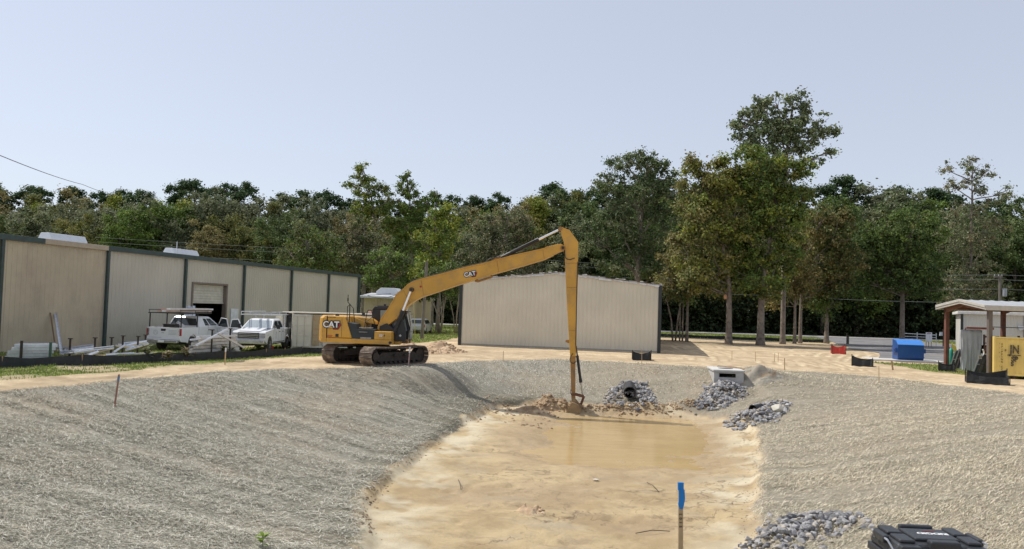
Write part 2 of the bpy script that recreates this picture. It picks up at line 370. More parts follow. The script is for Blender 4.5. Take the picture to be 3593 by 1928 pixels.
# straw netting: grey-green, thin streaks running down the slopes
aX = N.new('ShaderNodeAttribute'); aX.attribute_name = 'along'; aU = N.new('ShaderNodeAttribute'); aU.attribute_name = 'across'
def streak(sx, su, scale, det=10, rgh=.75):
    c = N.new('ShaderNodeCombineXYZ'); L.new(mul(aX.outputs['Fac'], sx), c.inputs[0]); L.new(mul(aU.outputs['Fac'], su), c.inputs[1]); n = N.new('ShaderNodeTexNoise'); n.inputs['Scale'].default_value = scale; n.inputs['Detail'].default_value = det; n.inputs['Roughness'].default_value = rgh; L.new(c.outputs[0], n.inputs['Vector']); return n.outputs['Fac']
st = mixc(rng_(streak(.22, 1.0, 2.6), .40, .60), (.22, .21, .165), (.40, .375, .31))
st = mixc(rng_(streak(.12, 1.0, 9), .50, .64), st, (.12, .115, .09))
st = mixc(rng_(streak(.3, 1.0, 60, 6, .8), .42, .60, 0, .8), st, (.15, .145, .115))
st = mixc(rng_(streak(.35, 1.0, 90, 5, .8), .54, .68), st, (.58, .54, .45))
st = mixc(rng_(noise(.22, 5, .6), .48, .66, 0, .5), st, (.35, .285, .205))
sepx = N.new('ShaderNodeSeparateXYZ'); L.new(geo.outputs['Position'], sepx.inputs[0])
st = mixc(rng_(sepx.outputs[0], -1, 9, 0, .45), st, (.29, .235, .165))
st = mixc(attr('toe'), st, (.115, .105, .07))  # dark band on the left: piled straw and its shadow, both put into the colour
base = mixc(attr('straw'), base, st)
gr = mixc(rng_(noise(1.1, 8, .7), .4, .62), (.17, .225, .05), (.26, .26, .09))
gr = mixc(rng_(noise(14, 6, .8), .5, .7, 0, .7), gr, (.09, .13, .03))
gr = mixc(mul(attr('bare'), 1.0), gr, (.40, .33, .2))
base = mixc(attr('grass'), base, gr)
base = mixc(mul(attr('litter'), rng_(noise(1.2, 8, .7), .35, .6, .3, .85)), base, (.20, .155, .10))
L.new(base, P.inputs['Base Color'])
damp = rng_(noise(.42, 6, .6), .5, .6)
ro = N.new('ShaderNodeMapRange'); ro.inputs[3].default_value = .92; ro.inputs[4].default_value = .3; L.new(mul(attr('wet'), attr('floor')), ro.inputs[0]); L.new(ro.outputs[0], P.inputs['Roughness'])
P.inputs['Specular IOR Level'].default_value = .25
bp = N.new('ShaderNodeBump'); bp.inputs['Strength'].default_value = .8; bp.inputs['Distance'].default_value = .06
hb = mul(mul(noise(9, 9, .75), mul(noise(45, 4, .8), .5), 'ADD'), rng_(attr('straw'), 0, 1, 1, .35)); L.new(hb, bp.inputs['Height']); L.new(bp.outputs[0], P.inputs['Normal'])
V = np.stack([XX.ravel(), YY.ravel(), (ZZ - .05 * rut + .035 * churn * (fbm(XX * 3, YY * 3, 3, 33) + .5)).ravel()], 1)
UU = YY + np.where(XX < 2, .3 * XX, -.2 * XX); gnd = np_mesh('ground', V, F, gm, smooth=True); tag(gnd, kind='structure')
far_ = ss(43.5, 45.5, YY) * 1.0
for nm_, ar_ in (('along', XX + (YY - XX) * far_), ('across', UU + (XX * 1.0 - UU) * far_)):
    q_ = gnd.data.attributes.new(nm_, 'FLOAT', 'POINT'); q_.data.foreach_set('value', ar_.astype(np.float32).ravel())
floor_m = ss(edge_in + .05, edge_in - .25, dP)
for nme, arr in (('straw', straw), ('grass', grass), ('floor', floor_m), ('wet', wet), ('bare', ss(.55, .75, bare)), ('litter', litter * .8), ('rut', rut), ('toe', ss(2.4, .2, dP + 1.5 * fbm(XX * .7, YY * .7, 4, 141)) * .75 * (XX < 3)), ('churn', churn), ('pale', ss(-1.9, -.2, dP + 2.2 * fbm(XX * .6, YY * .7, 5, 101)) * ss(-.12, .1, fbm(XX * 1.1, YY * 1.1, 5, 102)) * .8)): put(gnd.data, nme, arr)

# ---- muddy water
def sheet(name, poly, dz, m, step=1.0, z=None, kind='structure', skirt=.5):
    x0 = min(p[0] for p in poly); x1 = max(p[0] for p in poly); y0 = min(p[1] for p in poly); y1 = max(p[1] for p in poly)
    a = np.arange(x0, x1 + step, step); b = np.arange(y0, y1 + step, step); A, Bq = np.meshgrid(a, b)
    Z = (G(A, Bq, False) + dz) if z is None else np.full(A.shape, z)
    s = sdf(poly, A, Bq); n = len(a); q = (np.arange(len(b) - 1)[:, None] * n + np.arange(n - 1)[None, :]).ravel()
    sf = s.ravel(); FF = np.stack([q, q + 1, q + n + 1, q + n], 1); FF = FF[(sf[FF].min(1) < skirt * 0 + .0)]
    # pull outside corners onto the outline
    pts = np.stack([A.ravel(), Bq.ravel()], 1)
    used = np.unique(FF); out = used[sf[used] > 0]
    for k in out:
        best = None
        for i in range(len(poly)):
            ax, ay = poly[i]; bx, by = poly[(i + 1) % len(poly)]; ex, ey = bx - ax, by - ay
            tt = min(1, max(0, ((pts[k, 0] - ax) * ex + (pts[k, 1] - ay) * ey) / (ex * ex + ey * ey))); qx, qy = ax + ex * tt, ay + ey * tt
            dd = (qx - pts[k, 0]) ** 2 + (qy - pts[k, 1]) ** 2
            if best is None or dd < best[0]: best = (dd, qx, qy)
        pts[k] = best[1:]
    zz = (G(pts[:, 0], pts[:, 1], False) + dz) if z is None else Z.ravel()
    VV = np.column_stack([pts, zz]); re = np.full(len(VV), -1); re[used] = np.arange(len(used))
    o = np_mesh(name, VV[used], re[FF], m, smooth=True); tag(o, kind=kind); return o
wm = bpy.data.materials.new('muddy water'); wm.use_nodes = True; t = wm.node_tree; N = t.nodes; L = t.links; P = N['Principled BSDF']
geo = N.new('ShaderNodeNewGeometry')
L.new(mixc(rng_(noise(.5, 5), .35, .65), (.50, .36, .175), (.43, .30, .14)), P.inputs['Base Color'])
P.inputs['Roughness'].default_value = .13; P.inputs['IOR'].default_value = 1.33; P.inputs['Specular IOR Level'].default_value = .5
bp = N.new('ShaderNodeBump'); bp.inputs['Strength'].default_value = .35; bp.inputs['Distance'].default_value = .05
L.new(mul(noise(1.6, 4, .6, stretch=(.45, 1.6, 1, .35)), mul(noise(5, 3, .5, stretch=(.5, 1.5, 1)), .25), 'ADD'), bp.inputs['Height']); L.new(bp.outputs[0], P.inputs['Normal'])
sheet('water', [(-.8, 27), (.2, 36), (1.0, 42.4), (5, 43.2), (10.8, 42.6), (10.6, 36), (8.2, 27.2), (3.6, 26.4)], 0, wm, .8, WATER_Z)

# ---- paved surfaces
asph = mat('worn grey asphalt', (.17, .165, .165), .85, 0, .2, .8, .2, 60, col2=(.23, .22, .21), c2scale=.5)
road_m = mat('pale old asphalt', (.36, .34, .32), .85, 0, .1, .6, .15, 60)
sheet('driveway', DRIVE, .035, asph, 2.0)
sheet('road', [(-220, 131), (-60, 131), (20, 130.6), (60, 129.6), (220, 126), (220, 136), (60, 139.2), (20, 140.2), (-60, 140.8), (-220, 140.8)], .07, road_m, 2.5)
linem = mat('white road paint', (.72, .72, .7), .7)
sheet('road_marking', [(-220, 131.35), (-60, 131.35), (20, 130.95), (60, 129.95), (220, 126.35), (220, 126.6), (60, 130.2), (20, 131.2), (-60, 131.6), (-220, 131.6)], .085, linem, .6)

# ---- loose straw lying on the netting
strawm = mat('dry straw', (.5, .47, .38), .8, 0, .1, vcol='tint')
def scatter(n, xr, yr, accept, power=2.0, seed=1):
    rg = np.random.default_rng(seed); X = []; Y = []; tot = 0
    while tot < n:
        u = rg.random(200000); y = yr[0] * (yr[1] / yr[0]) ** u                       # density falls off with distance
        hx = .66 * y + 1.5; x = rg.uniform(-1, 1, 200000) * hx
        k = (x > xr[0]) & (x < xr[1]); x, y = x[k], y[k]; k = accept(x, y); X.append(x[k]); Y.append(y[k]); tot += k.sum()
    return np.concatenate(X)[:n], np.concatenate(Y)[:n]
def straw_ok(x, y):
    d = sdf(PIT, x, y); e = .25 + .55 * fbm(x * 1.1, y * 1.1, 4, 81) + .45 * fbm(x * .3, y * .3, 2, 82)
    c = sdf(CREST, x, y) + .5 * fbm(x * .9, y * .9, 4, 83)
    return (d > e - .1) & (c < .1) & (rng.random(len(x)) < .15 + 1.3 * vn(x * .22, (y + np.where(x < 2, .3 * x, -.2 * x)) * 2.0, 5) ** 1.3)
NS = 620000
X, Y = scatter(NS, (-30, 32), (5.5, 52), straw_ok)
X0_ = X.copy(); e_ = .05; d0 = sdf(PIT, X, Y); gx = (sdf(PIT, X + e_, Y) - d0); gy = (sdf(PIT, X, Y + e_) - d0)
th = np.where(Y > 44, np.arctan2(gy, gx), np.where(X < 2, -.29, .2)) + rng.normal(0, .38, NS) + (rng.random(NS) < .18) * rng.uniform(0, 3.14, NS)
ln = rng.uniform(.07, .24, NS); wd = (.0022 + .00010 * Y) * rng.uniform(.5, 1.3, NS)
bend = rng.normal(0, .5, NS); lift = rng.uniform(.0, .045, NS); tilt = rng.normal(.04, .13, NS)
Z = G(X, Y)
P0 = np.stack([X, Y, Z + .012 + lift * .2], 1)
d1 = np.stack([np.cos(th), np.sin(th), tilt], 1); d2 = np.stack([np.cos(th + bend), np.sin(th + bend), tilt - rng.uniform(0, .3, NS)], 1)
P1 = P0 + d1 * ln[:, None] * .5; P1[:, 2] = np.maximum(P1[:, 2], Z + .02) + lift; P2 = P1 + d2 * ln[:, None] * .5
sw = np.stack([-np.sin(th), np.cos(th), np.zeros(NS)], 1) * wd[:, None]
Vs = np.stack([P0 - sw, P0 + sw, P1 - sw, P1 + sw, P2 - sw * .6, P2 + sw * .6], 1).reshape(-1, 3)
b6 = np.arange(NS)[:, None] * 6
Fs = np.concatenate([b6 + np.array([[0, 1, 3, 2]]), b6 + np.array([[2, 3, 5, 4]])], 1).reshape(-1, 4)
so_ = np_mesh('straw', Vs, Fs, strawm); tag(so_, 'loose dry straw matting covering the slopes of the pit', 'straw', kind='stuff')
tone = rng.random(NS); pale = np.array([.80, .77, .66]); tan = np.array([.52, .46, .35]); dk = np.array([.13, .125, .095]); gn = np.array([.34, .36, .26])
cc = pale[None] * (tone[:, None] < .34) + tan[None] * ((tone[:, None] >= .34) & (tone[:, None] < .60)) + dk[None] * (tone[:, None] >= .78) + gn[None] * ((tone[:, None] >= .60) & (tone[:, None] < .78))
cc = cc * rng.uniform(.75, 1.15, (NS, 1))
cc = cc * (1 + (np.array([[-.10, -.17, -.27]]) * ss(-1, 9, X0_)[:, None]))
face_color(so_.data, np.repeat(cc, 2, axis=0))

# ---- grass blades of the mown strips
grm = mat('grass blades', (.1, .15, .04), .8, 0, .1, vcol='tint', trans=.25)
def grass_ok(x, y):
    s = np.minimum.reduce([sdf(YARD, x, y) + .9 * fbm(x * .8, y * .8, 4, 90), sdf(PADGRASS, x, y) + .9 * fbm(x * .8, y * .8, 4, 90), sdf(ROADSIDE, x, y), sdf(ROADSIDE2, x, y)])
    b = vn(x * .35, y * .35, 95) * (x < -13)
    return (s < .1) & ((b < .62) | (rng.random(len(x)) < .25))
NG = 90000
X, Y = scatter(NG, (-34, 74), (24, 130), grass_ok, seed=5)
hg = rng.uniform(.03, .10, NG) * (1 + .008 * Y); wg = (.006 + .0006 * Y) * rng.uniform(.6, 1.4, NG); an = rng.uniform(0, 6.28, NG)
Z = G(X, Y); P0 = np.stack([X, Y, Z - .01], 1); sw = np.stack([np.cos(an), np.sin(an), 0 * an], 1) * wg[:, None]
tip = P0 + np.stack([rng.normal(0, .35, NG) * hg, rng.normal(0, .35, NG) * hg, hg], 1)
Vg = np.stack([P0 - sw, P0 + sw, tip], 1).reshape(-1, 3); Fg = np.arange(NG * 3).reshape(-1, 3)
go = np_mesh('grass', Vg, Fg, grm); tag(go, 'short green and straw-coloured grass of the mown strips', 'grass', kind='stuff')
tone = rng.random((NG, 1)); cc = np.where(tone < .65, np.array([[.20, .27, .055]]), np.where(tone < .85, np.array([[.30, .32, .10]]), np.array([[.42, .37, .2]]))) * rng.uniform(.7, 1.2, (NG, 1))
face_color(go.data, cc)
# ------------------------------------------------------------ metal buildings
TAN = mat('tan metal siding', (.51, .435, .315), .55, .0, .1, .35, col2=(.39, .32, .24), c2scale=.5, c2lo=.45, c2hi=.75)
TANG = mat('grey tan metal siding', (.51, .475, .395), .5, .0, .08, .35)
LTAN = mat('pale beige metal siding', (.65, .60, .485), .5, 0, .06, .5)
LWHT = mat('off-white metal siding', (.62, .60, .54), .5, 0, .05, .5)
TEAL = mat('dark green trim', (.04, .065, .062), .5, 0, .2)
DKTR = mat('near-black trim', (.025, .032, .032), .5, 0, .2)
TANTR = mat('tan trim', (.42, .35, .26), .5, 0, .1)
ROOF = mat('galvalume roof', (.6, .62, .64), .4, .3, .06)
DARKIN = mat('dark interior', (.02, .02, .02), .9)
INSUL = mat('white insulation facing', (.72, .71, .68), .6, 0, .15)
RUST = mat('red oxide steel', (.16, .065, .045), .7, 0, .25)
UNIT = mat('pale grey enamel', (.6, .62, .64), .45, 0, .06)
CONC = mat('cast concrete', (.46, .45, .43), .85, 0, .12, 2.5, .15, 40, col2=(.38, .37, .35), c2scale=1.5)

def ribwall(mb, x0, x1, z0, ztop, sp=.305, dep=.035, mi=0, base_y=0.):
    """ribbed sheet in the x,z plane facing -y; ztop is a function of x"""
    xs_ = []; k = math.floor(x0 / sp)
    x = k * sp
    while x < x1 + sp:
        for a, d in ((0, 0), (sp - .085, 0), (sp - .06, dep), (sp - .025, dep)):
            xx = x + a
            if x0 <= xx <= x1: xs_.append((xx, d))
        x += sp
    xs_ = [(x0, 0)] + [p for p in xs_ if x0 + .001 < p[0] < x1 - .001] + [(x1, 0)]
    vs = []; fs = []
    for x, d in xs_: vs += [(x, base_y - d, z0), (x, base_y - d, ztop(x) if callable(ztop) else ztop)]
    for i in range(len(xs_) - 1): fs.append((2 * i, 2 * i + 2, 2 * i + 3, 2 * i + 1))
    mb.add(vs, fs, mi); return mb

# --- long warehouse: local x along its wall away from the camera, local -y towards the yard
WA = Vector((-22.8, 46.4, 0)); WU = math.atan2(.9722, .2343)
wb = -2.95; we = 2.72
wh = thing('warehouse', 'long tan ribbed metal warehouse with dark green downspouts and a half raised roller door', 'warehouse', (WA.x, WA.y, 0), WU)
mb = MB(); dx0, dx1, dz = 8.0, 12.0, .95
ribwall(mb, -18, dx0, wb, we, dep=.024); ribwall(mb, dx0, dx1, dz, we, dep=.024); ribwall(mb, dx1, 34.4, wb, we, dep=.024)
w_ = mb.build('wall', TANG, wh)
mb = MB().box(-18, -2.0, -.052, -.046, wb + .05, we - .3)                       # the replaced browner run of sheets lies over the first bays
mb = MB(); ribwall(mb, -18, -.12, wb, we - .02, base_y=-.026, dep=.022); mb.build('wall', TAN, wh)['label'] = 'browner replacement siding of the nearest bays'
mb = MB(); mb.box(-18, -.0, 19.8, 20, wb, we); mb.box(-18, 34.4, 19.8, 20, wb, we); mb.box(-18, -17.9, .02, 19.8, wb, we)
mb.add([(34.4, 0, wb), (34.4, 20, wb), (34.4, 20, we), (34.4, 10, we + .42), (34.4, 0, we)], [(0, 1, 2, 3, 4)])
mb.build('end_wall', TANG, wh)
rf = MB(); rf.prism([(-18, -.12, we + .02), (-18, 10, we + .44), (-18, 20.1, we + .02), (-18, 20.1, we + .06), (-18, 10, we + .50), (-18, -.12, we + .07)], (52.5, 0, 0)); rf.build('roof', ROOF, wh)
MB().box(-18, -4.65, -.2, -.125, we - .21, we + .06).build('gutter', TEAL, wh)
_m = MB().box(-4.64, -.1, -.2, -.125, we - .20, we + .055)
o = _m.build('gutter', TANTR, wh); o['label'] = 'tan length of gutter'
MB().box(-.09, 34.5, -.2, -.125, we - .21, we + .06).build('gutter', TEAL, wh)
MB().box(34.42, 34.55, -.1, .12, wb, we).build('corner_trim', TEAL, wh)
for s in (-7.15, 0, 7.1, 14.0, 21.0, 27.7, 34.15):
    MB().box(s - .085, s + .085, -.2, -.05, wb + .1, we - .215).build('downspout', TEAL, wh, bevel=.015)
door = MB(); z = dz - .02
zz = []
while z > -.25: zz.append(z); z -= .09
pts = [(dx0 + .12, .18 + (.02 if i % 2 else 0), zq) for i, zq in enumerate(zz)]
vs = []; 
for p in pts: vs += [p, (dx1 - .12, p[1], p[2])]
door.add(vs, [(2 * i, 2 * i + 1, 2 * i + 3, 2 * i + 2) for i in range(len(pts) - 1)]); door.box(dx0 + .12, dx1 - .12, .14, .22, zz[-1] - .08, zz[-1]); door.build('roller_door', mat('cream roller door', (.55, .52, .44), .5), wh)
fr = MB().box(dx0 - .06, dx0 + .1, -.06, .25, wb, dz); fr.box(dx1 - .1, dx1 + .06, -.06, .25, wb, dz); fr.box(dx0 - .06, dx1 + .06, -.07, .25, dz, dz + .12); fr.build('door_frame', mat('grey brown trim', (.2, .16, .13), .6), wh)
MB().box(dx0 - 3, dx1 + 3, 6, 6.1, wb, we - .3).build('inner_partition', DARKIN, wh)
pd = MB().box(12.55, 13.5, -.07, -.03, wb + .15, wb + 2.3).build('side_door', mat('white steel door', (.7, .72, .74), .5), wh)
MB().box(13.3, 13.36, -.12, -.07, wb + 1.1, wb + 1.2).build('handle', BLK, pd)
for s0, l in ((3.6, 3.1), (15.8, 3.2)):      # ridge ventilators
    v_ = MB(); prof = [(-.5, 0), (-.5, .38), (-.3, .72), (.3, .72), (.5, .38), (.5, 0)]
    v_.prism([(s0, 7.6 + a, we + .38 + b) for a, b in prof], (l, 0, 0)); v_.build('roof_vent', UNIT, wh, bevel=.02)
MB().tube((15.4, 6.6, we + .3), (15.4, 6.6, we + 1.55), .03).build('roof_pipe', GAL, wh)

# --- gable building in pale beige
LB = Vector((-3.9, 63.3, 0)); LR = Vector((10.97, 60.7, 0)); LD = (LR - LB); lw = LD.length; lr = math.atan2(LD.y, LD.x)
lb = thing('metal_building', 'pale beige gabled metal building with ragged white insulation along its roof edge', 'building', (LB.x, LB.y, 0), lr)
b0, e0, rg_ = -2.95, 2.03, .74
gab = lambda x: e0 + rg_ * (1 - abs(x - lw / 2) / (lw / 2))
mb = MB(); ribwall(mb, 0, lw, b0, gab, dep=.026); mb.build('wall', LTAN, lb)
mb = MB(); ribwall(mb, 0, 32, b0, e0); sw_ = mb.build('side_wall', LTAN, lb)
sw_.data.transform(Matrix.Translation((lw, 0, 0)) @ Matrix.Rotation(R(90), 4, 'Z')); 
mb = MB().box(0, .1, .05, 32, b0, e0).box(0, lw - .05, 31.9, 32, b0, e0); mb.build('back_wall', LTAN, lb)
for y0, y1 in ((6.5, 11), (18, 22)):
    MB().box(lw + .005, lw + .05, y0, y1, b0 + .2, b0 + 4.0).build('framed_opening', DARKIN, lb)
rf = MB(); rf.prism([(-.1, -.1, e0 + .01), (lw / 2, -.1, e0 + rg_ + .01), (lw + .1, -.1, e0 + .01), (lw + .1, -.1, e0 + .07), (lw / 2, -.1, e0 + rg_ + .08), (-.1, -.1, e0 + .07)], (0, 32.2, 0)); rf.build('roof', ROOF, lb)
for x0 in (-.06, lw - .16): MB().box(x0, x0 + .24, -.075, -.0, b0, e0 - .02).build('corner_trim', DKTR, lb)
MB().box(lw + .0, lw + .06, -.07, .3, b0, e0).build('corner_trim', DKTR, lb)
MB().box(.1, lw - .1, -.045, -.0, b0 + .10, b0 + .17).build('base_trim', mat('dull base angle', (.35, .32, .27), .6), lb)
# insulation blanket folded over the rake, in flaps of uneven length, and the dark edge strip above
ins = MB(); x = .1
while x < lw - .3:
    l = random.uniform(.5, 1.5); x1 = min(x + l, lw - .1); z0 = gab(x); z1 = gab(x1); h = random.uniform(.05, .16)
    MB().add([(x, -.08, z0), (x1, -.08, z1), (x1 - random.uniform(0, .1), -.10 - random.uniform(0, .05), z1 - h), (x + random.uniform(0, .1), -.11, z0 - h * random.uniform(.5, 1.2))], [(0, 1, 2, 3)]).build('insulation_flap', INSUL, lb); x = x1 + random.choice((0, 0, .02, .12))
for k in range(40):
    x = random.uniform(0, lw); z = gab(x) + .08; ins.box(x, x + random.uniform(.05, .25), -.16, .02, z, z + random.uniform(.02, .07))
for k in range(30):
    y = random.uniform(0, 31); ins.box(lw + .04, lw + .09, y, y + random.uniform(.4, 1), e0 - random.uniform(.06, .2), e0)
_i = ins.build('insulation_shreds', INSUL, lb); _i['kind'] = 'stuff'
ed = MB(); n = 26
for i in range(n):
    x = lw * i / n; x1 = lw * (i + 1) / n; j = random.uniform(-.02, .03)
    ed.prism([(x, -.13, gab(x) + .05 + j), (x1, -.13, gab(x1) + .05 + j), (x1, -.13, gab(x1) + .095 + j), (x, -.13, gab(x) + .095 + j)], (0, .1, 0))
ed.build('rake_angle', mat('brown edge angle', (.12, .08, .06), .6), lb)

# --- low shed behind the warehouse
p = atY(1262, 1030, 84); sh = thing('low_building', 'low tan shed with white roof edge seen behind the warehouse end', 'building', (-15.2, 85.5, 0), R(-6))
mb = MB(); ribwall(mb, 0, 5.2, -3, .62); mb.box(0, 5.2, .02, 9, -3, .62); mb.build('wall', TAN, sh)
MB().prism([(-.4, -.7, .62), (-.4, 4, 1.05), (-.4, 9.4, .62), (-.4, 9.4, .75), (-.4, 4, 1.2), (-.4, -.7, .80)], (6.0, 0, 0)).build('roof', ROOF, sh)
v_ = MB(); v_.prism([(.7 , 2, 1.0), (.7, 2, 1.35), (1.2, 2, 1.75), (2.7, 2, 1.75), (3.2, 2, 1.35), (3.2, 2, 1.0)], (0, 2.2, 0)); v_.build('roof_vent', UNIT, sh, bevel=.03)
MB().box(1, 5.2, -.12, -.05, -.1, .0).build('door_track', TANTR, sh)

# --- open steel canopy and the ribbed building behind it
def U(px, py, Y): return atY(px, py, Y)
cx0 = U(3311, 1270, 57.5); cx1 = U(3466, 1305, 53.0)
ang = math.atan2(cx1.y - cx0.y, cx1.x - cx0.x); cwid = math.hypot(cx1.x - cx0.x, cx1.y - cx0.y)
cn = thing('canopy', 'open steel canopy with pale gabled roof on rust-brown posts', 'canopy', (cx0.x, cx0.y, 0), ang)
zg = -3.35; CE = .88; CR = 1.28; CL = 17.0
CLT = mat('light fascia metal', (.46, .44, .40), .5)
rfm = MB()
for sgn in (0, 1):
    a, b = (0 - .25, cwid / 2) if sgn == 0 else (cwid / 2, cwid + .25)
    za, zb = (CE, CR) if sgn == 0 else (CR, CE)
    n = 70; vs = []
    for i in range(n + 1):
        y = -.3 + CL * i / n; h = .035 if i % 3 == 0 else 0
        vs += [(a, y, za + .26 + h), (b, y, zb + .26 + h)]
    rfm.add(vs, [(2 * i, 2 * i + 1, 2 * i + 3, 2 * i + 2) for i in range(n)])
    rfm.prism([(a, -.3, za + .2), (b, -.3, zb + .2), (b, -.3, zb + .255), (a, -.3, za + .255)], (0, CL, 0))
rfm.build('roof', mat('dull canopy roof', (.40, .41, .42), .55, .2, .1), cn)
fa = MB()
for a, b, za, zb in ((-.3, cwid / 2, CE, CR), (cwid / 2, cwid + .3, CR, CE)):
    fa.prism([(a, -.42, za), (b, -.42, zb), (b, -.42, zb + .3), (a, -.42, za + .3)], (0, .1, 0))
    fa.prism([(a, -.47, za + .14), (b, -.47, zb + .14), (b, -.47, zb + .31), (a, -.47, za + .31)], (0, .05, 0))
fa.box(cwid + .26, cwid + .34, -.42, CL - .3, CE - .02, CE + .3); fa.box(-.34, -.26, -.42, CL - .3, CE - .02, CE + .3)
fa.build('fascia', CLT, cn, bevel=.01)
tr = MB()
for y in (0, 4.2, 8.4, 12.6, 16.4):
    for a, b, za, zb in ((0, cwid / 2, CE, CR), (cwid / 2, cwid, CR, CE)):
        tr.prism([(a, y, za - .25), (b, y, zb - .05), (b, y, zb + .16), (a, y, za + .16)], (0, .15, 0))
for k in range(7):
    x = cwid * k / 6; z = CE + (CR - CE) * (1 - abs(x - cwid / 2) / (cwid / 2)); tr.box(x - .04, x + .04, 0, CL - .6, z + .03, z + .17)
tr.build('rafters', RUST, cn)
for y in (0, 4.2, 8.4, 12.6, 16.4):
    for x, m_ in ((0, RUST), (cwid - .15, RUST if y else mat('grey brown post', (.13, .105, .095), .6))):
        MB().box(x, x + .22, y, y + .26, zg, CE + .05).build('post', m_, cn)
for _q in (((cwid - .05, 4.4, -2.2), (cwid - .05, 8.2, -.2), .03), ((cwid - .05, .2, -.2), (cwid - .05, 4.2, -.2), .025), ((.05, 4.4, -2.2), (.05, 8.2, -.2), .03)): MB().tube(*_q).build('brace', BLK, cn)

bx0 = U(3372, 1240, 69.0)
ob = thing('metal_building', 'off-white ribbed metal building standing behind the steel canopy', 'building', (bx0.x, bx0.y, 0), R(-26))
mb = MB(); ribwall(mb, 0, 4.45, -3.3, .74, .2); ribwall(mb, 4.9, 24, -3.3, .74, .2); mb.box(0, 24, .05, 10, -3.3, .7); mb.build('wall', LWHT, ob)
MB().box(-.3, 24, -.35, 10.2, .74, .98).build('fascia', INSUL, ob, bevel=.03)
MB().box(-.06, .14, -.1, .0, -3.3, .74).build('corner_trim', DKTR, ob)
MB().box(4.46, 4.89, -.06, .0, -3.3, .74).build('doorway', DARKIN, ob)
MB().prism([(5.3 - 1.3, -.06, -.1), (5.7 - 1.3, -.06, -.1), (5.75 - 1.3, -.06, -.35), (5.45 - 1.3, -.06, -.5)], (0, -.3, 0)).build('wall_lamp', UNIT, ob)

# ------------------------------------------------------------ containers
def corrug(mb, x0, x1, z0, z1, y, sp=.28, dep=.036, mi=0):
    xs_ = []; x = x0
    while x < x1:
        for a, d in ((0, 0), (.07, 0), (.14, dep), (.21, dep)): 
            if x + a < x1: xs_.append((x + a, d))
        x += sp
    xs_.append((x1, 0)); vs = []
    for x, d in xs_: vs += [(x, y + d, z0), (x, y + d, z1)]
    mb.add(vs, [(2 * i, 2 * i + 2, 2 * i + 3, 2 * i + 1) for i in range(len(xs_) - 1)], mi)
CY_ = mat('faded yellow container paint', (.72, .54, .16), .55, 0, .1, 1.2, col2=(.60, .42, .14), c2scale=1.6, c2lo=.55, c2hi=.75)
c0 = U(3487, 1318, 51.5); c0g = -3.3
yc = thing('shipping_container', 'yellow corrugated shipping container with peeling black lettering at the right edge', 'container', (c0.x, c0.y, c0g), R(-27))
Lc, Wc, Hc = 6.06, 2.44, 2.50
mb = MB(); corrug(mb, .1, Lc - .1, .28, Hc - .1, 0.03); mb.box(.08, Lc - .08, .08, Wc, .25, Hc - .02); mb.build('side_wall', CY_, yc)
fr = MB(); fr.box(0, .12, 0, Wc, .12, Hc); fr.box(Lc - .12, Lc, 0, Wc, .12, Hc); fr.box(.12, Lc - .12, 0, .08, Hc - .09, Hc - .003); fr.box(.12, Lc - .12, 0, .08, .14, .28)
fr.build('frame', CY_, yc, bevel=.008)
for x in (0, 1.0, 1.9, 3.4, 5.0, Lc - .22): MB().box(x, x + .22, .02, .4, 0, .12).build('skid', BLKM, yc)
LET = mat('weathered black lettering', (.05, .04, .035), .8, 0, .5, 12, col2=(.3, .22, .08), c2scale=9, c2lo=.5, c2hi=.62)
def tx(s, x, z, size, par, y=-.008, m=LET, off=.01, sx=1., nm='lettering', rot=0):
    M = Matrix.Translation((x, y, z)) @ Matrix.Rotation(R(90), 4, 'X') @ Matrix.Rotation(rot, 4, 'Z')
    return text(nm, s, size, m, par, M, off, .003, sx)
tx('JN', 1.10, 1.74, .72, yc, off=.025, sx=.68); tx('SP', 1.10, 1.16, .42, yc, off=.02, sx=.9); tx('S', .98, .86, .36, yc, off=.02, sx=.9)
MB().box(.72, 1.42, -.005, .004, 1.38, 1.43).build('lettering', LET, yc)
for i, ch in enumerate('SPIPPING CC'):
    if ch != ' ': tx(ch, .43, 2.05 - i * .155, .15, yc, off=.004)
for i, ch in enumerate('S I R I L I'):
    if ch != ' ': tx(ch, .30, 2.1 - i * .14, .11, yc, off=.0)
tx('P', 1.9, 1.75, .2, yc); tx('P', 1.9, 1.45, .2, yc); tx('P', .62, 1.68, .16, yc)

CBE = mat('dirty beige container paint', (.60, .57, .49), .6, 0, .1, 1.5, col2=(.36, .29, .19), c2scale=1.1, c2lo=.56, c2hi=.72)
q0 = U(1022, 1216, 52.3)
bc = thing('shipping_container', 'beige shipping container with its end doors open behind the excavator', 'container', (q0.x, q0.y, -2.98), R(30))
Lb, Wb, Hb = 6.06, 2.44, 2.28
mb = MB(); corrug(mb, .1, Lb - .1, .2, Hb - .1, .03); mb.box(.1, Lb - .1, Wb - .05, Wb, .15, Hb - .05); mb.box(Lb - .08, Lb - .04, .05, Wb - .05, .15, Hb - .05); mb.build('side_wall', CBE, bc)
MB().box(.0, Lb, -.02, Wb + .02, Hb - .04, Hb + .03).build('roof', mat('sunlit container roof', (.6, .55, .45), .6, 0, .15, 2), bc)
MB().box(.05, Lb, .1, Wb - .05, .1, .16).build('floor', DARKIN, bc)
fr = MB().box(0, .1, 0, .1, 0, Hb - .041).box(0, .1, Wb - .1, Wb, 0, Hb - .041).box(Lb - .1, Lb, 0, .1, 0, Hb - .041).box(.1, Lb - .1, 0, .05, .06, .2); fr.build('frame', CBE, bc)
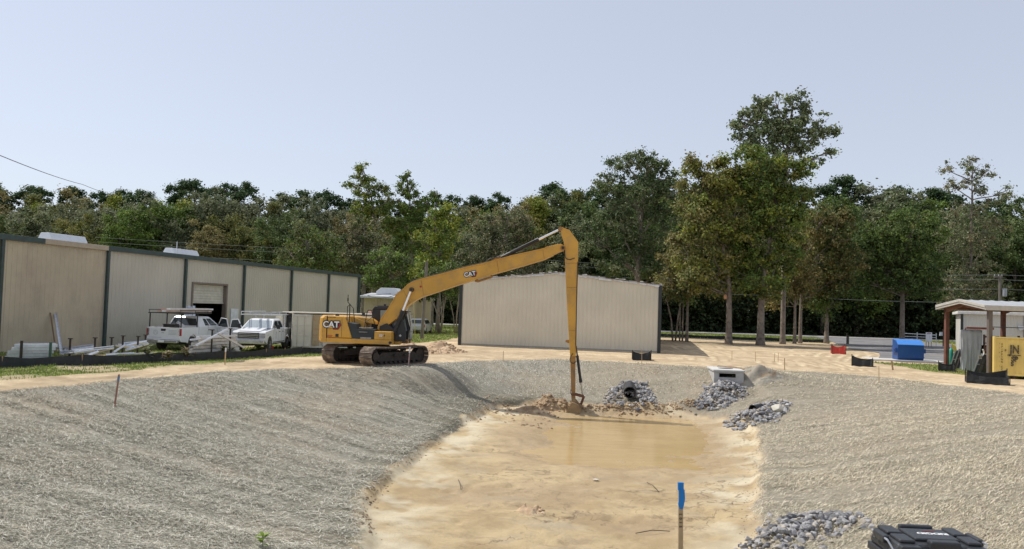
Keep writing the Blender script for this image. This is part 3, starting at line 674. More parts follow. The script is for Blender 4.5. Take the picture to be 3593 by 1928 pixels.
def cdoor(M):
    d = MB().box(0, 1.15, -.04, 0, .12, Hb - .1, M=M)
    for z in (.2, .85, 1.5, Hb - .2): d.box(.06, 1.09, -.06, -.043, z - .03, z + .03, M=M)
    for x in (.3, .75): d.tube(M @ Vector((x, -.085, .15)), M @ Vector((x, -.085, Hb - .15)), .018)
    return d.build('door', CBE, bc, bevel=.006)
d1_ = cdoor(Matrix.Translation((.02, -.06, 0)) @ Matrix.Rotation(R(-3), 4, 'Z'))
d2_ = cdoor(Matrix.Translation((-.02, Wb + .05, 0)) @ Matrix.Rotation(R(96), 4, 'Z'))
d3_ = cdoor(Matrix.Translation((2.0, -.03, 0))); MB().box(1.32, 1.78, -.012, .028, .22, Hb - .1).build('rust_stain', mat('rust stained panel', (.42, .33, .20), .7, 0, .2, 3, col2=(.30, .20, .11), c2scale=3), bc)
MB().box(.25, .30, .06, Wb - .06, .17, Hb - .08).build('shade_panel', DARKIN, bc)  # added black sheet standing in for the shade inside the open container
MB().box(.42, .66, -.115, -.105, 1.15, 1.4).build('notice', mat('faded dark label', (.08, .08, .1), .6, 0, .6, 20), d1_)
o = MB().box(2.95, 3.2, -.10, -.09, 1.2, 1.62).build('logo_panel', mat('navy panel', (.02, .025, .06), .6), bc)
tx('&', 3.07, 1.42, .3, bc, y=-.11, m=WHT, nm='logo_mark')
# ------------------------------------------------------------ long reach excavator
EX = Vector((-6.95, 43.3, -3.07)); EA = R(-3)
ex = thing('excavator', 'yellow long reach tracked excavator with its bucket down in the pit', 'excavator', EX, EA)
EM = Matrix.Translation(EX) @ Matrix.Rotation(EA, 4, 'Z'); EI = EM.inverted()
def lp(px, py, y=0.):
    """point of the photograph on the machine's upright plane local y -> (x, z)"""
    o = EI @ Vector((0, 0, 0)); d = EI.to_3x3() @ ray(px, py); k = (y - o.y) / d.y; return (o.x + d.x * k, o.z + d.z * k)
def lps(l, y=0.): return [lp(a, b, y) for a, b in l]
# --- undercarriage
ta = R(57) - EA
def track(side):
    M = Matrix.Rotation(ta, 4, 'Z') @ Matrix.Translation((0, side * 1.30, 0))
    L_, r = 1.78, .43
    per = 2 * (2 * L_) + 2 * math.pi * r; n = 47; sh_ = MB(); ch = MB()
    for i in range(n):
        s = per * i / n
        if s < 2 * L_: x, z, a = -L_ + s, 2 * r, 0
        elif s < 2 * L_ + math.pi * r: q = (s - 2 * L_) / r; x, z, a = L_ + r * math.sin(q), r + r * math.cos(q), -q
        elif s < 4 * L_ + math.pi * r: x, z, a = L_ - (s - 2 * L_ - math.pi * r), 0, math.pi
        else: q = (s - 4 * L_ - math.pi * r) / r; x, z, a = -L_ - r * math.sin(q), r - r * math.cos(q), math.pi - q
        if 0 < s < 2 * L_: z += -.03 * math.sin(math.pi * s / (2 * L_))
        T = M @ Matrix.Translation((x, 0, z + .045)) @ Matrix.Rotation(-a, 4, 'Y')
        h = per / n / 2 - .006
        sh_.box(-h, h, -.40, .40, -.012, .012, M=T)
        for gx in (-h + .01, 0, h - .03): sh_.box(gx, gx + .022, -.40, .40, .012, .045, M=T)
        ch.box(-h, h, -.14, .14, -.09, -.014, M=T)
    t = thing('track', None, None); t.parent = ex
    sh_.build('track_shoes', SHOE, t); ch.build('track_chain', BLKM, t)
    f = MB(); f.side([(-1.55, .2), (1.55, .2), (1.6, .45), (1.2, .66), (-1.2, .66), (-1.6, .45)], -.22, .22); f.v = [tuple(M @ Vector(v)) for v in f.v]; f.build('track_frame', BLKM, t, bevel=.02)
    s_ = MB().box(-.25, .25, -.36, -.22 * side * side, .5, .56); 
    for _x in (-.45, .35): MB().box(_x, _x + .35, -.34 if side < 0 else .22, -.22 if side < 0 else .34, .47, .55, M=M).build('step', BLKM, t)
    for x in (-L_, L_): MB().tube(M @ Vector((x, -.17, r + .045)), M @ Vector((x, .17, r + .045)), .34, n=20).build('idler' if x > 0 else 'sprocket', BLKM, t)
    for k in range(8): x = -1.25 + k * .357; MB().tube(M @ Vector((x, -.2, .17)), M @ Vector((x, .2, .17)), .1, n=10).build('roller', BLKM, t)
    for x in (-.6, .6): MB().tube(M @ Vector((x, -.15, .76)), M @ Vector((x, .15, .76)), .07, n=10).build('roller', BLKM, t)
    # yellow-less counter: a boxed final drive
    MB().tube(M @ Vector((-L_, side * .17, r + .045)), M @ Vector((-L_, side * .30, r + .045)), .22, n=16).build('final_drive', BLKM, t)
track(-1); track(1)
cf = MB(); MM = Matrix.Rotation(ta, 4, 'Z')
cf.box(-.75, .75, -.75, .75, .42, .82, M=MM)
for sx in (-1, 1):
    for sy in (-1, 1): cf.loft([[MM @ Vector((sx * .45, sy * .6, z)) for z in (0.45, .75)] + [MM @ Vector((sx * .75, sy * .6, z)) for z in (.75, .45)], [MM @ Vector((sx * .85, sy * 1.1, z)) for z in (.35, .6)] + [MM @ Vector((sx * 1.25, sy * 1.1, z)) for z in (.6, .35)]])
cf.tube((0, 0, .8), (0, 0, 1.02), .62, n=28); cf.build('undercarriage', BLKM, ex)
# --- upper structure, local x forward, right side (y -1.42) faces the camera
yr = -1.42
ub = MB(); ub.side([(-2.55, 1.05), (1.02, 1.03), (1.02, 1.27), (-2.55, 1.30)], yr, -.55); ub.side([(-2.3, 1.05), (1.3, 1.05), (1.3, 1.2), (-2.3, 1.2)], -.549, 1.40); ub.build('deck', YEL, ex, bevel=.03)
cw = MB()   # counterweight with rounded plan
n = 14; ring0 = []
for i in range(n + 1):
    a = -1 + 2 * i / n; y = 1.40 * a; x = -2.87 + .34 * abs(a) ** 4
    ring0.append((x, y))
prof = [(1.07, .05), (1.14, 0), (1.85, 0), (2.28, .02), (2.42, .14)]
rings = []
for z, ins_ in prof: rings.append([Vector((x + ins_, y * (1 - ins_ * .25), z)) for x, y in ring0] + [Vector((-2.30, 1.40 * (1 - ins_ * .25), z)), Vector((-2.30, -1.42 * (1 - ins_ * .25), z))])
cw.loft(rings); cw.build('counterweight', YEL, ex, smooth=False, bevel=.02)
hood = MB(); hood.side([(-2.60 + .33, 1.31), (-.98, 1.31), (-1.30, 2.25), (-1.36, 2.36), (-1.46, 2.40), (-2.27, 2.40)], yr, -.35); hood.build('side_hood', YEL, ex, bevel=.05, seg=3)
MB().box(-1.52, -1.505, yr - .004, yr + .1, 1.34, 2.3).build('door_seam', BLK, ex)
MB().box(-2.29, -2.275, yr - .004, yr + .1, 1.10, 2.38).build('door_seam', BLK, ex)
hd = MB().side([(-2.27, 1.3), (-.55, 1.3), (-.55, 2.13), (-1.25, 2.42), (-2.27, 2.42)], -.34, 1.38); hd.build('engine_hood', YEL, ex, bevel=.05, seg=3)
hd = MB().side([(-1.4, 2.2), (.05, 2.0), (.05, 2.15), (-.25, 2.33), (-1.35, 2.40)], -.30, .25); hd.build('engine_cowl', YEL, ex, bevel=.04)
bl = MB().side([(-.96, 1.28), (.14, 1.28), (.14, 1.78), (-.75, 1.78), (-.82, 2.03), (-1.22, 2.10)], yr + .04, -.3); bl.build('pump_compartment', mat('dark plastic panel', (.03, .038, .04), .6, 0, .2), ex, bevel=.01)
sr = MB().box(-.62, .05, yr - .02, yr + .25, 1.84, 1.875).box(-.62, -.2, yr - .02, yr + .2, 1.62, 1.655).box(-.55, .0, yr + .0, yr + .25, 1.29, 1.38); sr.build('access_step', mat('worn step plate', (.32, .30, .27), .5, .3, .3, 8), ex)
tb = MB().box(.16, 1.02, yr + .0, -.62, 1.275, 1.69); tb.build('toolbox_cabinet', YEL, ex, bevel=.03, seg=3)
MB().box(.66, .672, yr - .004, yr + .05, 1.29, 1.68).build('door_seam', BLK, ex)
MB().tube((.98, yr - .02, 1.15), (.98, yr + .1, 1.15), .07, n=14).build('work_light', BLK, ex)
# handrails
hr = MB(); hr.path([(-.38, yr + .1, 1.86), (-.30, yr + .1, 2.45), (-.26, yr + .1, 2.70), (-.20, yr + .1, 2.76), (-.06, yr + .1, 2.76)], .022); hr.path([(-.06, yr + .1, 2.76), (.0, -.9, 2.2), (.02, -.7, 2.0)], .02); hr.path([(-.36, yr + .1, 2.1), (.0, -1.0, 2.45)], .018)
hr.path([(-1.28, yr + .08, 2.15), (-1.28, yr + .08, 2.9), (-1.16, yr + .08, 3.02), (-.98, yr + .08, 2.82), (-.88, yr + .08, 2.1)], .022); hr.path([(-1.16, yr + .08, 2.1), (-1.16, yr + .08, 3.02)], .03); hr.path([(-1.16, yr + .08, 3.02), (-1.27, yr + .08, 3.12), (-1.27, yr + .08, 3.5)], .022); hr.box(-1.30, -1.24, yr + .05, yr + .11, 3.18, 3.33)
hr.build('handrail', BLK, ex)
mr_ = MB().box(-.52, -.36, yr + .05, yr + .09, 2.45, 2.62); mr_.box(-2.0, -1.85, -.9, -.7, 2.4, 2.5); mr_.build('mirror', BLK, ex)
# --- cab
cb = MB(); yc0, yc1 = .12, 1.40
cab_o = [(-.35, 1.2), (1.62, 1.2), (1.66, 1.9), (1.42, 2.82), (1.22, 2.95), (-.2, 2.95), (-.32, 2.85)]
cb.side([(-.35, 1.2), (1.62, 1.2), (1.66, 1.72), (-.35, 1.72)], yc0, yc1); cb.side([(-.33, 2.78), (1.40, 2.78), (1.22, 2.95), (-.2, 2.95)], yc0, yc1)
for y0, y1 in ((yc0, yc0 + .07), (yc1 - .07, yc1)):
    cb.side([(-.35, 1.72), (.12, 1.72), (.1, 2.78), (-.33, 2.78)], y0, y1); cb.side([(1.56, 1.72), (1.66, 1.72), (1.42, 2.78), (1.34, 2.78)], y0, y1); cb.side([(.68, 1.72), (.75, 1.72), (.75, 2.78), (.68, 2.78)], y0, y1)
cb.side([(-.35, 1.72), (-.28, 1.72), (-.26, 2.78), (-.33, 2.78)], yc0 + .07, yc1 - .07)
cab = cb.build('cab', BLK, ex, bevel=.02)
cgl = mat('greenish cab glass', (.22, .27, .27), .08, 0, .1, spec=.8)
MB().side([(.12, 1.72), (.68, 1.72), (.68, 2.76), (.1, 2.76)], yc0 + .02, yc0 + .03).side([(.75, 1.72), (1.56, 1.72), (1.34, 2.76), (.75, 2.76)], yc0 + .02, yc0 + .03).build('window', cgl, cab)
MB().side([(.12, 1.72), (.68, 1.72), (.68, 2.76), (.1, 2.76)], yc1 - .03, yc1 - .02).side([(.75, 1.72), (1.56, 1.72), (1.34, 2.76), (.75, 2.76)], yc1 - .03, yc1 - .02).build('window', cgl, cab)
MB().add([(1.635, yc0 + .08, 1.3), (1.635, yc1 - .08, 1.3), (1.675, yc1 - .08, 1.9), (1.43, yc1 - .08, 2.78), (1.43, yc0 + .08, 2.78), (1.675, yc0 + .08, 1.9)], [(0, 1, 2, 3, 4, 5)]).build('windscreen', cgl, cab)
MB().box(-.1, .9, .3, 1.2, 2.95, 2.99).box(.2, .3, .5, .6, 2.99, 3.08).box(.9, 1.0, .4, .5, 2.95, 3.05).build('roof_hatch', BLK, cab)
cm = MB().box(1.45, 1.5, -.1, .0, 2.45, 2.75).box(1.4, 1.75, -.06, -.03, 2.72, 2.75); cm.build('cab_mirror', BLK, cab)
gd = MB()
for z in (1.25, 1.7, 2.2, 2.6): gd.path([(1.72, .05, z), (1.78, .4, z)], .014)
gd.path([(1.72, .03, 1.1), (1.72, .03, 2.1), (1.62, .03, 2.7)], .02); gd.build('cab_guard', BLK, cab)
MB().box(1.1, 1.62, .0, .12, 1.2, 1.28).box(1.0, 1.6, .1, 1.3, 1.06, 1.2).build('cab_base', YEL2, ex)
# dark valve area between the boom cheeks and front plates
MB().side([(.2, 1.2), (1.35, 1.2), (1.3, 1.6), (.6, 2.1), (.25, 1.95)], -.6, .05).build('boom_mount', BLK, ex, bevel=.02)
ds = MB().side([(1.03, 1.2), (1.62, 1.2), (1.62, 1.75), (1.5, 2.2), (1.3, 2.5), (1.05, 1.7)], -.62, -.56); ds.build('hose_guard', BLK, ex)
dm = MB().prism([(1.34, -.63, 1.42), (1.41, -.63, 1.49), (1.34, -.63, 1.56), (1.27, -.63, 1.49)], (0, .01, 0)); dm.build('warning_diamond', mat('grey sticker', (.5, .5, .5), .5), ex)
# --- boom
top = [(1329, 1146), (1340, 1120), (1359.7, 1093.5), (1384, 1055), (1394, 1034.7), (1417, 1017.5), (1432.6, 1001.3), (1455, 989), (1479, 981), (1560, 960.5), (1630, 940.7), (1700, 925.6), (1793, 900), (1909, 874.3), (1923, 867), (1956, 859), (1968, 858)]
bot = [(1978, 863), (1982, 872), (1978, 881), (1968, 884), (1942, 896.5), (1909.4, 911.6), (1839.5, 932.6), (1727.7, 964), (1613.6, 999), (1534, 1025.6), (1481, 1043), (1453, 1058), (1432.6, 1074), (1392, 1120), (1349.5, 1154), (1336, 1160), (1328, 1156)]
yb = -.22
boom = MB().side(lps(top + bot, yb), yb - .28, yb + .28).build('boom', YEL, ex, bevel=.015)
# rolled flange edges along the boom's top and bottom plates
fl_ = MB()
for seq in (top[1:15], bot[4:14]):
    for a, b in zip(seq[:-1], seq[1:]):
        (x0, z0), (x1, z1) = lp(*a, yb), lp(*b, yb)
        nrm = Vector((-(z1 - z0), 0, x1 - x0)).normalized() * .022
        p, q = Vector((x0, 0, z0)), Vector((x1, 0, z1))
        ring = [p - nrm, q - nrm, q + nrm, p + nrm]; fl_.prism([(v.x, yb - .315, v.z) for v in ring], (0, .63, 0))
fl_.build('flange', YEL, boom)
bk = MB().side(lps([(1668, 985), (1727, 964), (1728, 975), (1677, 992), (1667, 990)], yb), yb - .16, yb + .16).build('boom_bracket', YEL2, boom, bevel=.01)
p0, p1 = lp(1678, 982, yb), lp(1722, 968, yb); MB().tube((p0[0], yb - .24, p0[1]), (p1[0], yb - .24, p1[1]), .045).build('guide_pipe', mat('worn pale steel', (.5, .42, .3), .4, .3), boom)
x, z = lp(1448.8, 1017.5, yb); MB().tube((x, yb - .5, z), (x, yb + .5, z), .115, n=18).tube((x, yb - .53, z), (x, yb - .5, z), .075, n=16).build('boom_pin', BLKM, boom)
x, z = lp(1479, 1007, yb); MB().tube((x, yb - .32, z), (x, yb - .28, z), .05, n=12).build('port', REDM, boom)
x, z = lp(1975, 872, yb); MB().tube((x, yb - .40, z), (x, yb + .40, z), .13, n=20).build('pivot_boss', YEL2, boom); MB().tube((x, yb - .43, z), (x, yb + .43, z), .07, n=16).build('pivot_pin', BLKM, boom)
# boom cylinders, one either side
def cyl(name, a, b, split, rb, rr, y, par, collar=True, cap=CHR):
    A = Vector((a[0], y, a[1])); Bv = Vector((b[0], y, b[1])); S = A.lerp(Bv, split)
    c = MB().tube(A, S, rb, n=14)
    if collar: c.tube(S - (Bv - A).normalized() * .18, S + (Bv - A).normalized() * .02, rb * 1.22, n=14)
    c.tube(A + Vector((0, -.1, 0)), A + Vector((0, .1, 0)), rb * 1.1, n=12); o = c.build(name, BLK, par)
    MB().tube(S, Bv, rr, n=12).build('piston_rod', cap, o); MB().tube(Bv + Vector((0, -.09, 0)), Bv + Vector((0, .09, 0)), rr * 1.5, n=14).build('rod_eye', YEL2, o)
    return o
for y in (yb - .42, yb + .42): cyl('boom_cylinder', lp(1389, 1166, yb), lp(1448.8, 1017.5, yb), .50, .105, .062, y, ex)
a_ = lp(1750, 909, yb); e_n = lp(1963, 806, yb)
MB().side(lps([(1716, 922), (1760, 910), (1757, 900), (1742, 904)], yb), yb - .12, yb + .12).build('cylinder_bracket', YEL2, boom)
cyl('stick_cylinder', a_, e_n, .655, .10, .055, yb, ex)
hs_ = MB()
hs_.path([(*(lambda t: (t[0], yb - .16, t[1]))(lp(px, py, yb)),) for px, py in ((1700, 924), (1711, 914), (1722, 907), (1745, 904), (1757, 900))], .022)
hs_.path([(*(lambda t: (t[0], yb + .1, t[1]))(lp(px, py, yb)),) for px, py in ((1700, 922), (1715, 910), (1735, 905), (1760, 896))], .022)
a0 = lp(1790, 884, yb); a1 = lp(1885, 842, yb); hs_.path([(a0[0], yb - .11, a0[1]), (a1[0], yb - .11, a1[1] + .04)], .02)
hs_.build('hydraulic_hose', BLK, boom)
# --- stick
sl = [(1966, 801), (1970, 826), (1978, 848), (1981, 876), (1982, 910), (1984, 957), (1990, 1084), (1998, 1216), (2003, 1287), (2006, 1401), (2008, 1412)]
sr_ = [(2018, 1412), (2018, 1401), (2018, 1287), (2022, 1216), (2024, 1084), (2027, 990), (2029, 851), (1998, 809), (1985, 804), (1972, 799)]
stick = MB().side(lps(sl + sr_, yb), yb - .20, yb + .20).build('stick', YEL, ex, bevel=.012)
# the lower third is caked in mud: a thin plated sleeve
mud_s = MB().side([lp(a, b, yb) for a, b in ((2000.5, 1250), (2005.2, 1403), (2008, 1414), (2018.6, 1414), (2018.8, 1290), (2020.5, 1250))], yb - .206, yb + .206).build('mud_coating', YEL2, stick)
x, z = lp(1966.5, 804, yb); MB().tube((x, yb - .24, z), (x, yb + .24, z), .10, n=16).build('pin_boss', YEL2, stick)
lug = MB().side(lps([(1998, 1193), (1985, 1194), (1984, 1201), (1998, 1206)], yb), yb - .05, yb + .05).build('lug', YEL2, stick)
hs2 = MB()
def hp(l, y): return [(lp(a, b, yb)[0], y, lp(a, b, yb)[1]) for a, b in l]
hs2.path(hp([(1955, 860), (1970, 859), (1980, 868), (1982, 890), (1983, 905), (1990, 911), (2000, 913), (2016, 907)], yb - .24), .02)
hs2.path(hp([(2010, 1240), (2002, 1250), (1999, 1262), (2003, 1272), (2012, 1275), (2022, 1268)], yb - .24), .018)
hs2.path(hp([(2003, 1366), (2001, 1375), (2004, 1384), (2010, 1386)], yb - .24), .018)
hs2.path(hp([(2027, 920), (2024, 1000), (2022, 1120), (2020, 1210), (2024, 1250)], yb - .22), .022)
hs2.build('hydraulic_hose', BLK, stick)
MB().side(lps([(2019, 1215), (2024, 1215), (2029, 1252), (2024, 1256)], yb), yb - .08, yb + .08).build('cylinder_lug', YEL2, stick)
cyl('bucket_cylinder', lp(2026, 1252, yb), lp(2044, 1388, yb), .66, .07, .035, yb, ex, cap=mat('dull rod', (.5, .45, .38), .35, .6))
lk = MB()
def bar(mb, a, b, r, y0, y1):
    p = Vector((a[0], 0, a[1])); q = Vector((b[0], 0, b[1])); n = (q - p).normalized(); t = Vector((-n.z, 0, n.x)) * r
    mb.prism([(v.x, y0, v.z) for v in (p - t, q - t, q + t, p + t)], (0, y1 - y0, 0))
for y in (yb - .28, yb + .22): bar(lk, lp(2010, 1382, yb), lp(2049, 1392, yb), .05, y, y + .06)
bar(lk, lp(2049, 1390, yb), lp(2037, 1425, yb), .055, yb - .12, yb + .12); lk.build('bucket_linkage', mat('rusty muddy steel', (.16, .07, .04), .75, .1, .3, 6), ex)
# --- bucket: curved shell with side plates and teeth
bo = lps([(2005, 1409), (2018, 1412), (2030, 1419), (2037, 1431), (2034, 1445), (2028, 1458), (2018, 1467), (2004, 1470), (1988, 1465), (1976, 1457)], yb)
inn = lps([(2008, 1416), (2017, 1418), (2027, 1424), (2031, 1432), (2029, 1443), (2023, 1454), (2015, 1461), (2003, 1464), (1990, 1460), (1979, 1453)], yb)
bkt = MB(); wy = .56
bkt.prism([(x, yb - wy, z) for x, z in bo + inn[::-1]], (0, 2 * wy, 0))
bmud = mat('bucket caked in wet mud', (.30, .205, .105), .6, 0, .25, 6, col2=(.22, .15, .08), c2scale=3, bump=.5, bscale=8)
bu = bkt.build('bucket', bmud, ex)
for y in (yb - wy - .02, yb + wy - .01): MB().prism([(x, y, z) for x, z in bo + [lp(1992, 1432, yb)]], (0, .03, 0)).build('side_plate', bmud, bu)
MB().prism([(x, yb - wy + .05, z) for x, z in inn], (0, 2 * wy - .1, 0)).build('load_of_mud', mat('wet brown clay', (.33, .235, .13), .75, 0, .3, 5, .6, 12), bu)
th_ = MB()
for k in range(5):
    y = yb - wy + .08 + k * (2 * wy - .16) / 4; (x0, z0), (x1, z1) = lp(1978, 1455, yb), lp(1966, 1449, yb); th_.loft([[Vector((x0, y - .05, z0 - .03)), Vector((x0, y + .05, z0 - .03)), Vector((x0, y + .05, z0 + .03)), Vector((x0, y - .05, z0 + .03))], [Vector((x1, y - .02, z1 - .01)), Vector((x1, y + .02, z1 - .01)), Vector((x1, y + .02, z1 + .01)), Vector((x1, y - .02, z1 + .01))]])
th_.build('teeth', bmud, bu)
ea = MB(); 
for y in (yb - .26, yb + .2): ea.prism([(x, y, z) for x, z in lps([(2006, 1396), (2016, 1396), (2033, 1417), (2044, 1420), (2040, 1432), (2010, 1424)], yb)], (0, .05, 0))
ea.build('bucket_ears', bmud, bu)
# steel lines clipped along boom and stick, weld beads across the plates
hl_ = MB()
for dy, k in ((-.10, 3), (-.02, 7), (.06, 3)):
    hl_.path([(x, yb + dy, z + .05) for x, z in [lp(a, b - k * .3, yb) for a, b in ((1393, 1036), (1417, 1018), (1432, 1002), (1455, 990), (1479, 982), (1560, 961), (1630, 941), (1700, 926))]], .016)
    hl_.path([(x, yb + dy, z + .05) for x, z in [lp(a, b - 1, yb) for a, b in ((1766, 905), (1793, 899), (1909, 873), (1925, 866), (1950, 859))]], .014)
hl_.build('hydraulic_line', BLKM, boom)
for a, b in (((1481, 984), (1490, 1040)), ((1745, 916), (1751, 957)), ((1905, 877), (1910, 911)), ((1420, 1019), (1441, 1066))):
    p0, p1 = lp(*a, yb), lp(*b, yb); MB().tube((p0[0], yb - .283, p0[1] - .02), (p1[0], yb - .283, p1[1] + .02), .011, n=6).build('weld_bead', YEL2, boom)
for a, b in (((1985, 925), (2026, 925)), ((1987, 1010), (2025, 1010)), ((1995, 1160), (2022, 1160))):
    p0, p1 = lp(*a, yb), lp(*b, yb); MB().tube((p0[0] + .02, yb - .203, p0[1]), (p1[0] - .02, yb - .203, p1[1]), .010, n=6).build('weld_bead', YEL2, stick)
# --- maker's marks
LB_ = mat('black backing of the mark', (.008, .008, .008), .5); MR = mat('red of the mark', (.40, .025, .02), .5); MY = mat('gold triangle', (.62, .40, .10), .5)
def mark(cx, cz, h, y, par, rot):
    T = Matrix.Translation((cx, y, cz)) @ Matrix.Rotation(-rot, 4, 'Y')
    def P2(pts, d, m, nm): q = MB().prism([(T @ Vector((a * h, -d, b * h))) for a, b in pts], T.to_3x3() @ Vector((0, .004, 0))); return q.build(nm, m, par)
    hexo = [(.35, -.62), (1.0, -.62), (1.40, .0), (1.10, .48), (.2, .48), (-.1, 0)]
    q = lambda l, s: [(.68 + (a - .68) * s, -.02 + (b + .02) * s) for a, b in l]
    P2(q(hexo, 1.10), .004, LB_, 'mark_backing'); P2(hexo, .010, MR, 'mark_hexagon'); P2(q(hexo, .66), .016, LB_, 'mark_core')
    Mx = T @ Matrix.Translation((0, -.022, 0)) @ Matrix.Rotation(R(90), 4, 'X')
    text('mark_outline', 'CAT', h * 1.18, LB_, par, Mx, h * .15, .001, 1.0); text('mark_letters', 'CAT', h * 1.18, WHT, par, T @ Matrix.Translation((0, -.028, 0)) @ Matrix.Rotation(R(90), 4, 'X'), h * .035, .001, 1.0)
    P2([(-.46, -.52), (.0, -.12), (.42, -.52)], .036, LB_, 'mark_trim'); P2([(-.38, -.49), (.0, -.17), (.34, -.49)], .041, MY, 'mark_triangle')
x, z = lp(1163.5, 1140, yr); mark(x - .02, z, .36, yr - .006, ex, R(0))
x, z = lp(1651, 963, yb - .3); mark(x - .03, z, .26, yb - .285, boom, R(12))
x, z = lp(1338, 1178.5, yr); text('model_number', '326', .15, WHT, ex, Matrix.Translation((x, yr - .006, z)) @ Matrix.Rotation(R(90), 4, 'X'), .006, .001)
MB().prism([(x + .15, yr - .006, z - .05), (x + .19, yr - .006, z), (x + .15, yr - .006, z + .06), (x + .11, yr - .006, z)], (0, .004, 0)).build('model_badge', BLK, ex)
MB().box(-2.24, -1.98, yr - .006, yr, 1.40, 1.43).box(-2.24, -2.0, yr - .006, yr, 1.345, 1.375).build('stripe_label', MR, ex); MB().box(-1.97, -1.83, yr - .006, yr, 1.345, 1.43).build('stripe_label', mat('orange label', (.7, .3, .05), .5), ex)
MB().box(-1.82, -1.66, yr - .008, yr, 1.345, 1.50).build('vent_panel', BLK, ex)
text('small_lettering', 'EXCAVATOR', .075, BLK, ex, Matrix.Translation((-2.06, yr - .0, 2.335)) @ Matrix.Rotation(R(90), 4, 'X'), 0, .012)
# ------------------------------------------------------------ trees
K = 3593 / 2575.0
LEAFM = {}
PALS0 = {'dark': [(.030, .048, .020), (.045, .065, .026), (.06, .075, .035)], 'pine': [(.018, .036, .018), (.028, .048, .024), (.04, .06, .03)],
        'grey': [(.075, .085, .06), (.055, .07, .045), (.11, .115, .085)], 'olive': [(.075, .080, .028), (.10, .095, .035), (.06, .07, .03)],
        'brown': [(.10, .088, .048), (.085, .08, .042), (.125, .105, .058)], 'rust': [(.10, .075, .035), (.10, .08, .033), (.08, .075, .033)],
        'yellow': [(.12, .135, .025), (.15, .15, .03), (.08, .11, .025)], 'green': [(.055, .085, .022), (.075, .105, .03), (.045, .07, .02)],
        'greybrown': [(.115, .095, .07), (.09, .08, .06), (.14, .115, .09)], 'sparse': [(.075, .095, .06), (.055, .075, .042), (.11, .125, .085)]}
PALS = {}
for _k in PALS0: PALS[_k] = [tuple(min(.3, q * s_) for q, s_ in zip(c, (2.35, 2.3, 1.8))) for c in PALS0[_k]]
def leafm(k):
    if k not in LEAFM: LEAFM[k] = mat('leaves ' + k, (.1, .1, .05), .65, 0, .2, .25, vcol='tint', trans=.28, spec=.25)
    return LEAFM[k]
BARK = mat('grey brown bark', (.23, .19, .155), .9, 0, .25, 2, .5, 12, col2=(.13, .105, .085), c2scale=3)
BARKD = mat('dark bark', (.09, .075, .06), .9, 0, .25, 2)
def leaves(C, r, per, size, pal, seed, flat=.75, droop=0.):
    """leaf quads in soft clumps: C clump centres, r their radii"""
    rg = np.random.default_rng(seed); n = len(C)
    cnt = np.maximum(3, (per * (r / r.mean()) ** 2).astype(int)); idx = np.repeat(np.arange(n), cnt); m = len(idx)
    d = rg.normal(size=(m, 3)); d /= np.linalg.norm(d, axis=1)[:, None]
    rad = r[idx] * np.abs(rg.normal(0, .72, m)) ** .8
    P = C[idx] + d * rad[:, None] * np.array([1, 1, flat]); P[:, 2] -= droop * rg.random(m)
    nrm = d * .7 + rg.normal(size=(m, 3)) * .7 + np.array([0, 0, .45]); nrm /= np.linalg.norm(nrm, axis=1)[:, None]
    a = np.cross(nrm, rg.normal(size=(m, 3))); a /= np.linalg.norm(a, axis=1)[:, None]; b = np.cross(nrm, a)
    s = size * rg.uniform(.55, 1.3, m)[:, None]
    V = np.stack([P - a * s, P + b * s * .62 + nrm * s * .15, P + a * s, P - b * s * .62 + nrm * s * .15], 1).reshape(-1, 3)
    F = np.arange(4 * m).reshape(-1, 4); pa = np.array(PALS[pal] if isinstance(pal, str) else pal)
    pc = rg.integers(0, len(pa), n); own = rg.random(m) < .45
    c = pa[np.where(own, pc[idx], rg.integers(0, len(pa), m))] * rg.uniform(.75, 1.3, (m, 1)) * rg.uniform(.82, 1.18, n)[idx][:, None]
    return V, F, c
def crown_obj(V, F, c, par, k, name='crown'):
    o = np_mesh(name, V, F, leafm(k)); face_color(o.data, c); o.parent = par; return o
def limb(mb, a, b, r0, r1, n=6, w=.12, seg=5, rg=random):
    a = Vector(a); b = Vector(b); L_ = (b - a).length; pts = []
    for i in range(seg + 1):
        t = i / seg; p = a.lerp(b, t); p += Vector((rg.uniform(-1, 1), rg.uniform(-1, 1), rg.uniform(-.5, .8))) * w * L_ * .4 * math.sin(math.pi * t) ; p.z += math.sin(math.pi * t) * L_ * -.04
        pts.append(p)
    mb.path(pts, [r0 + (r1 - r0) * i / seg for i in range(seg + 1)], n)
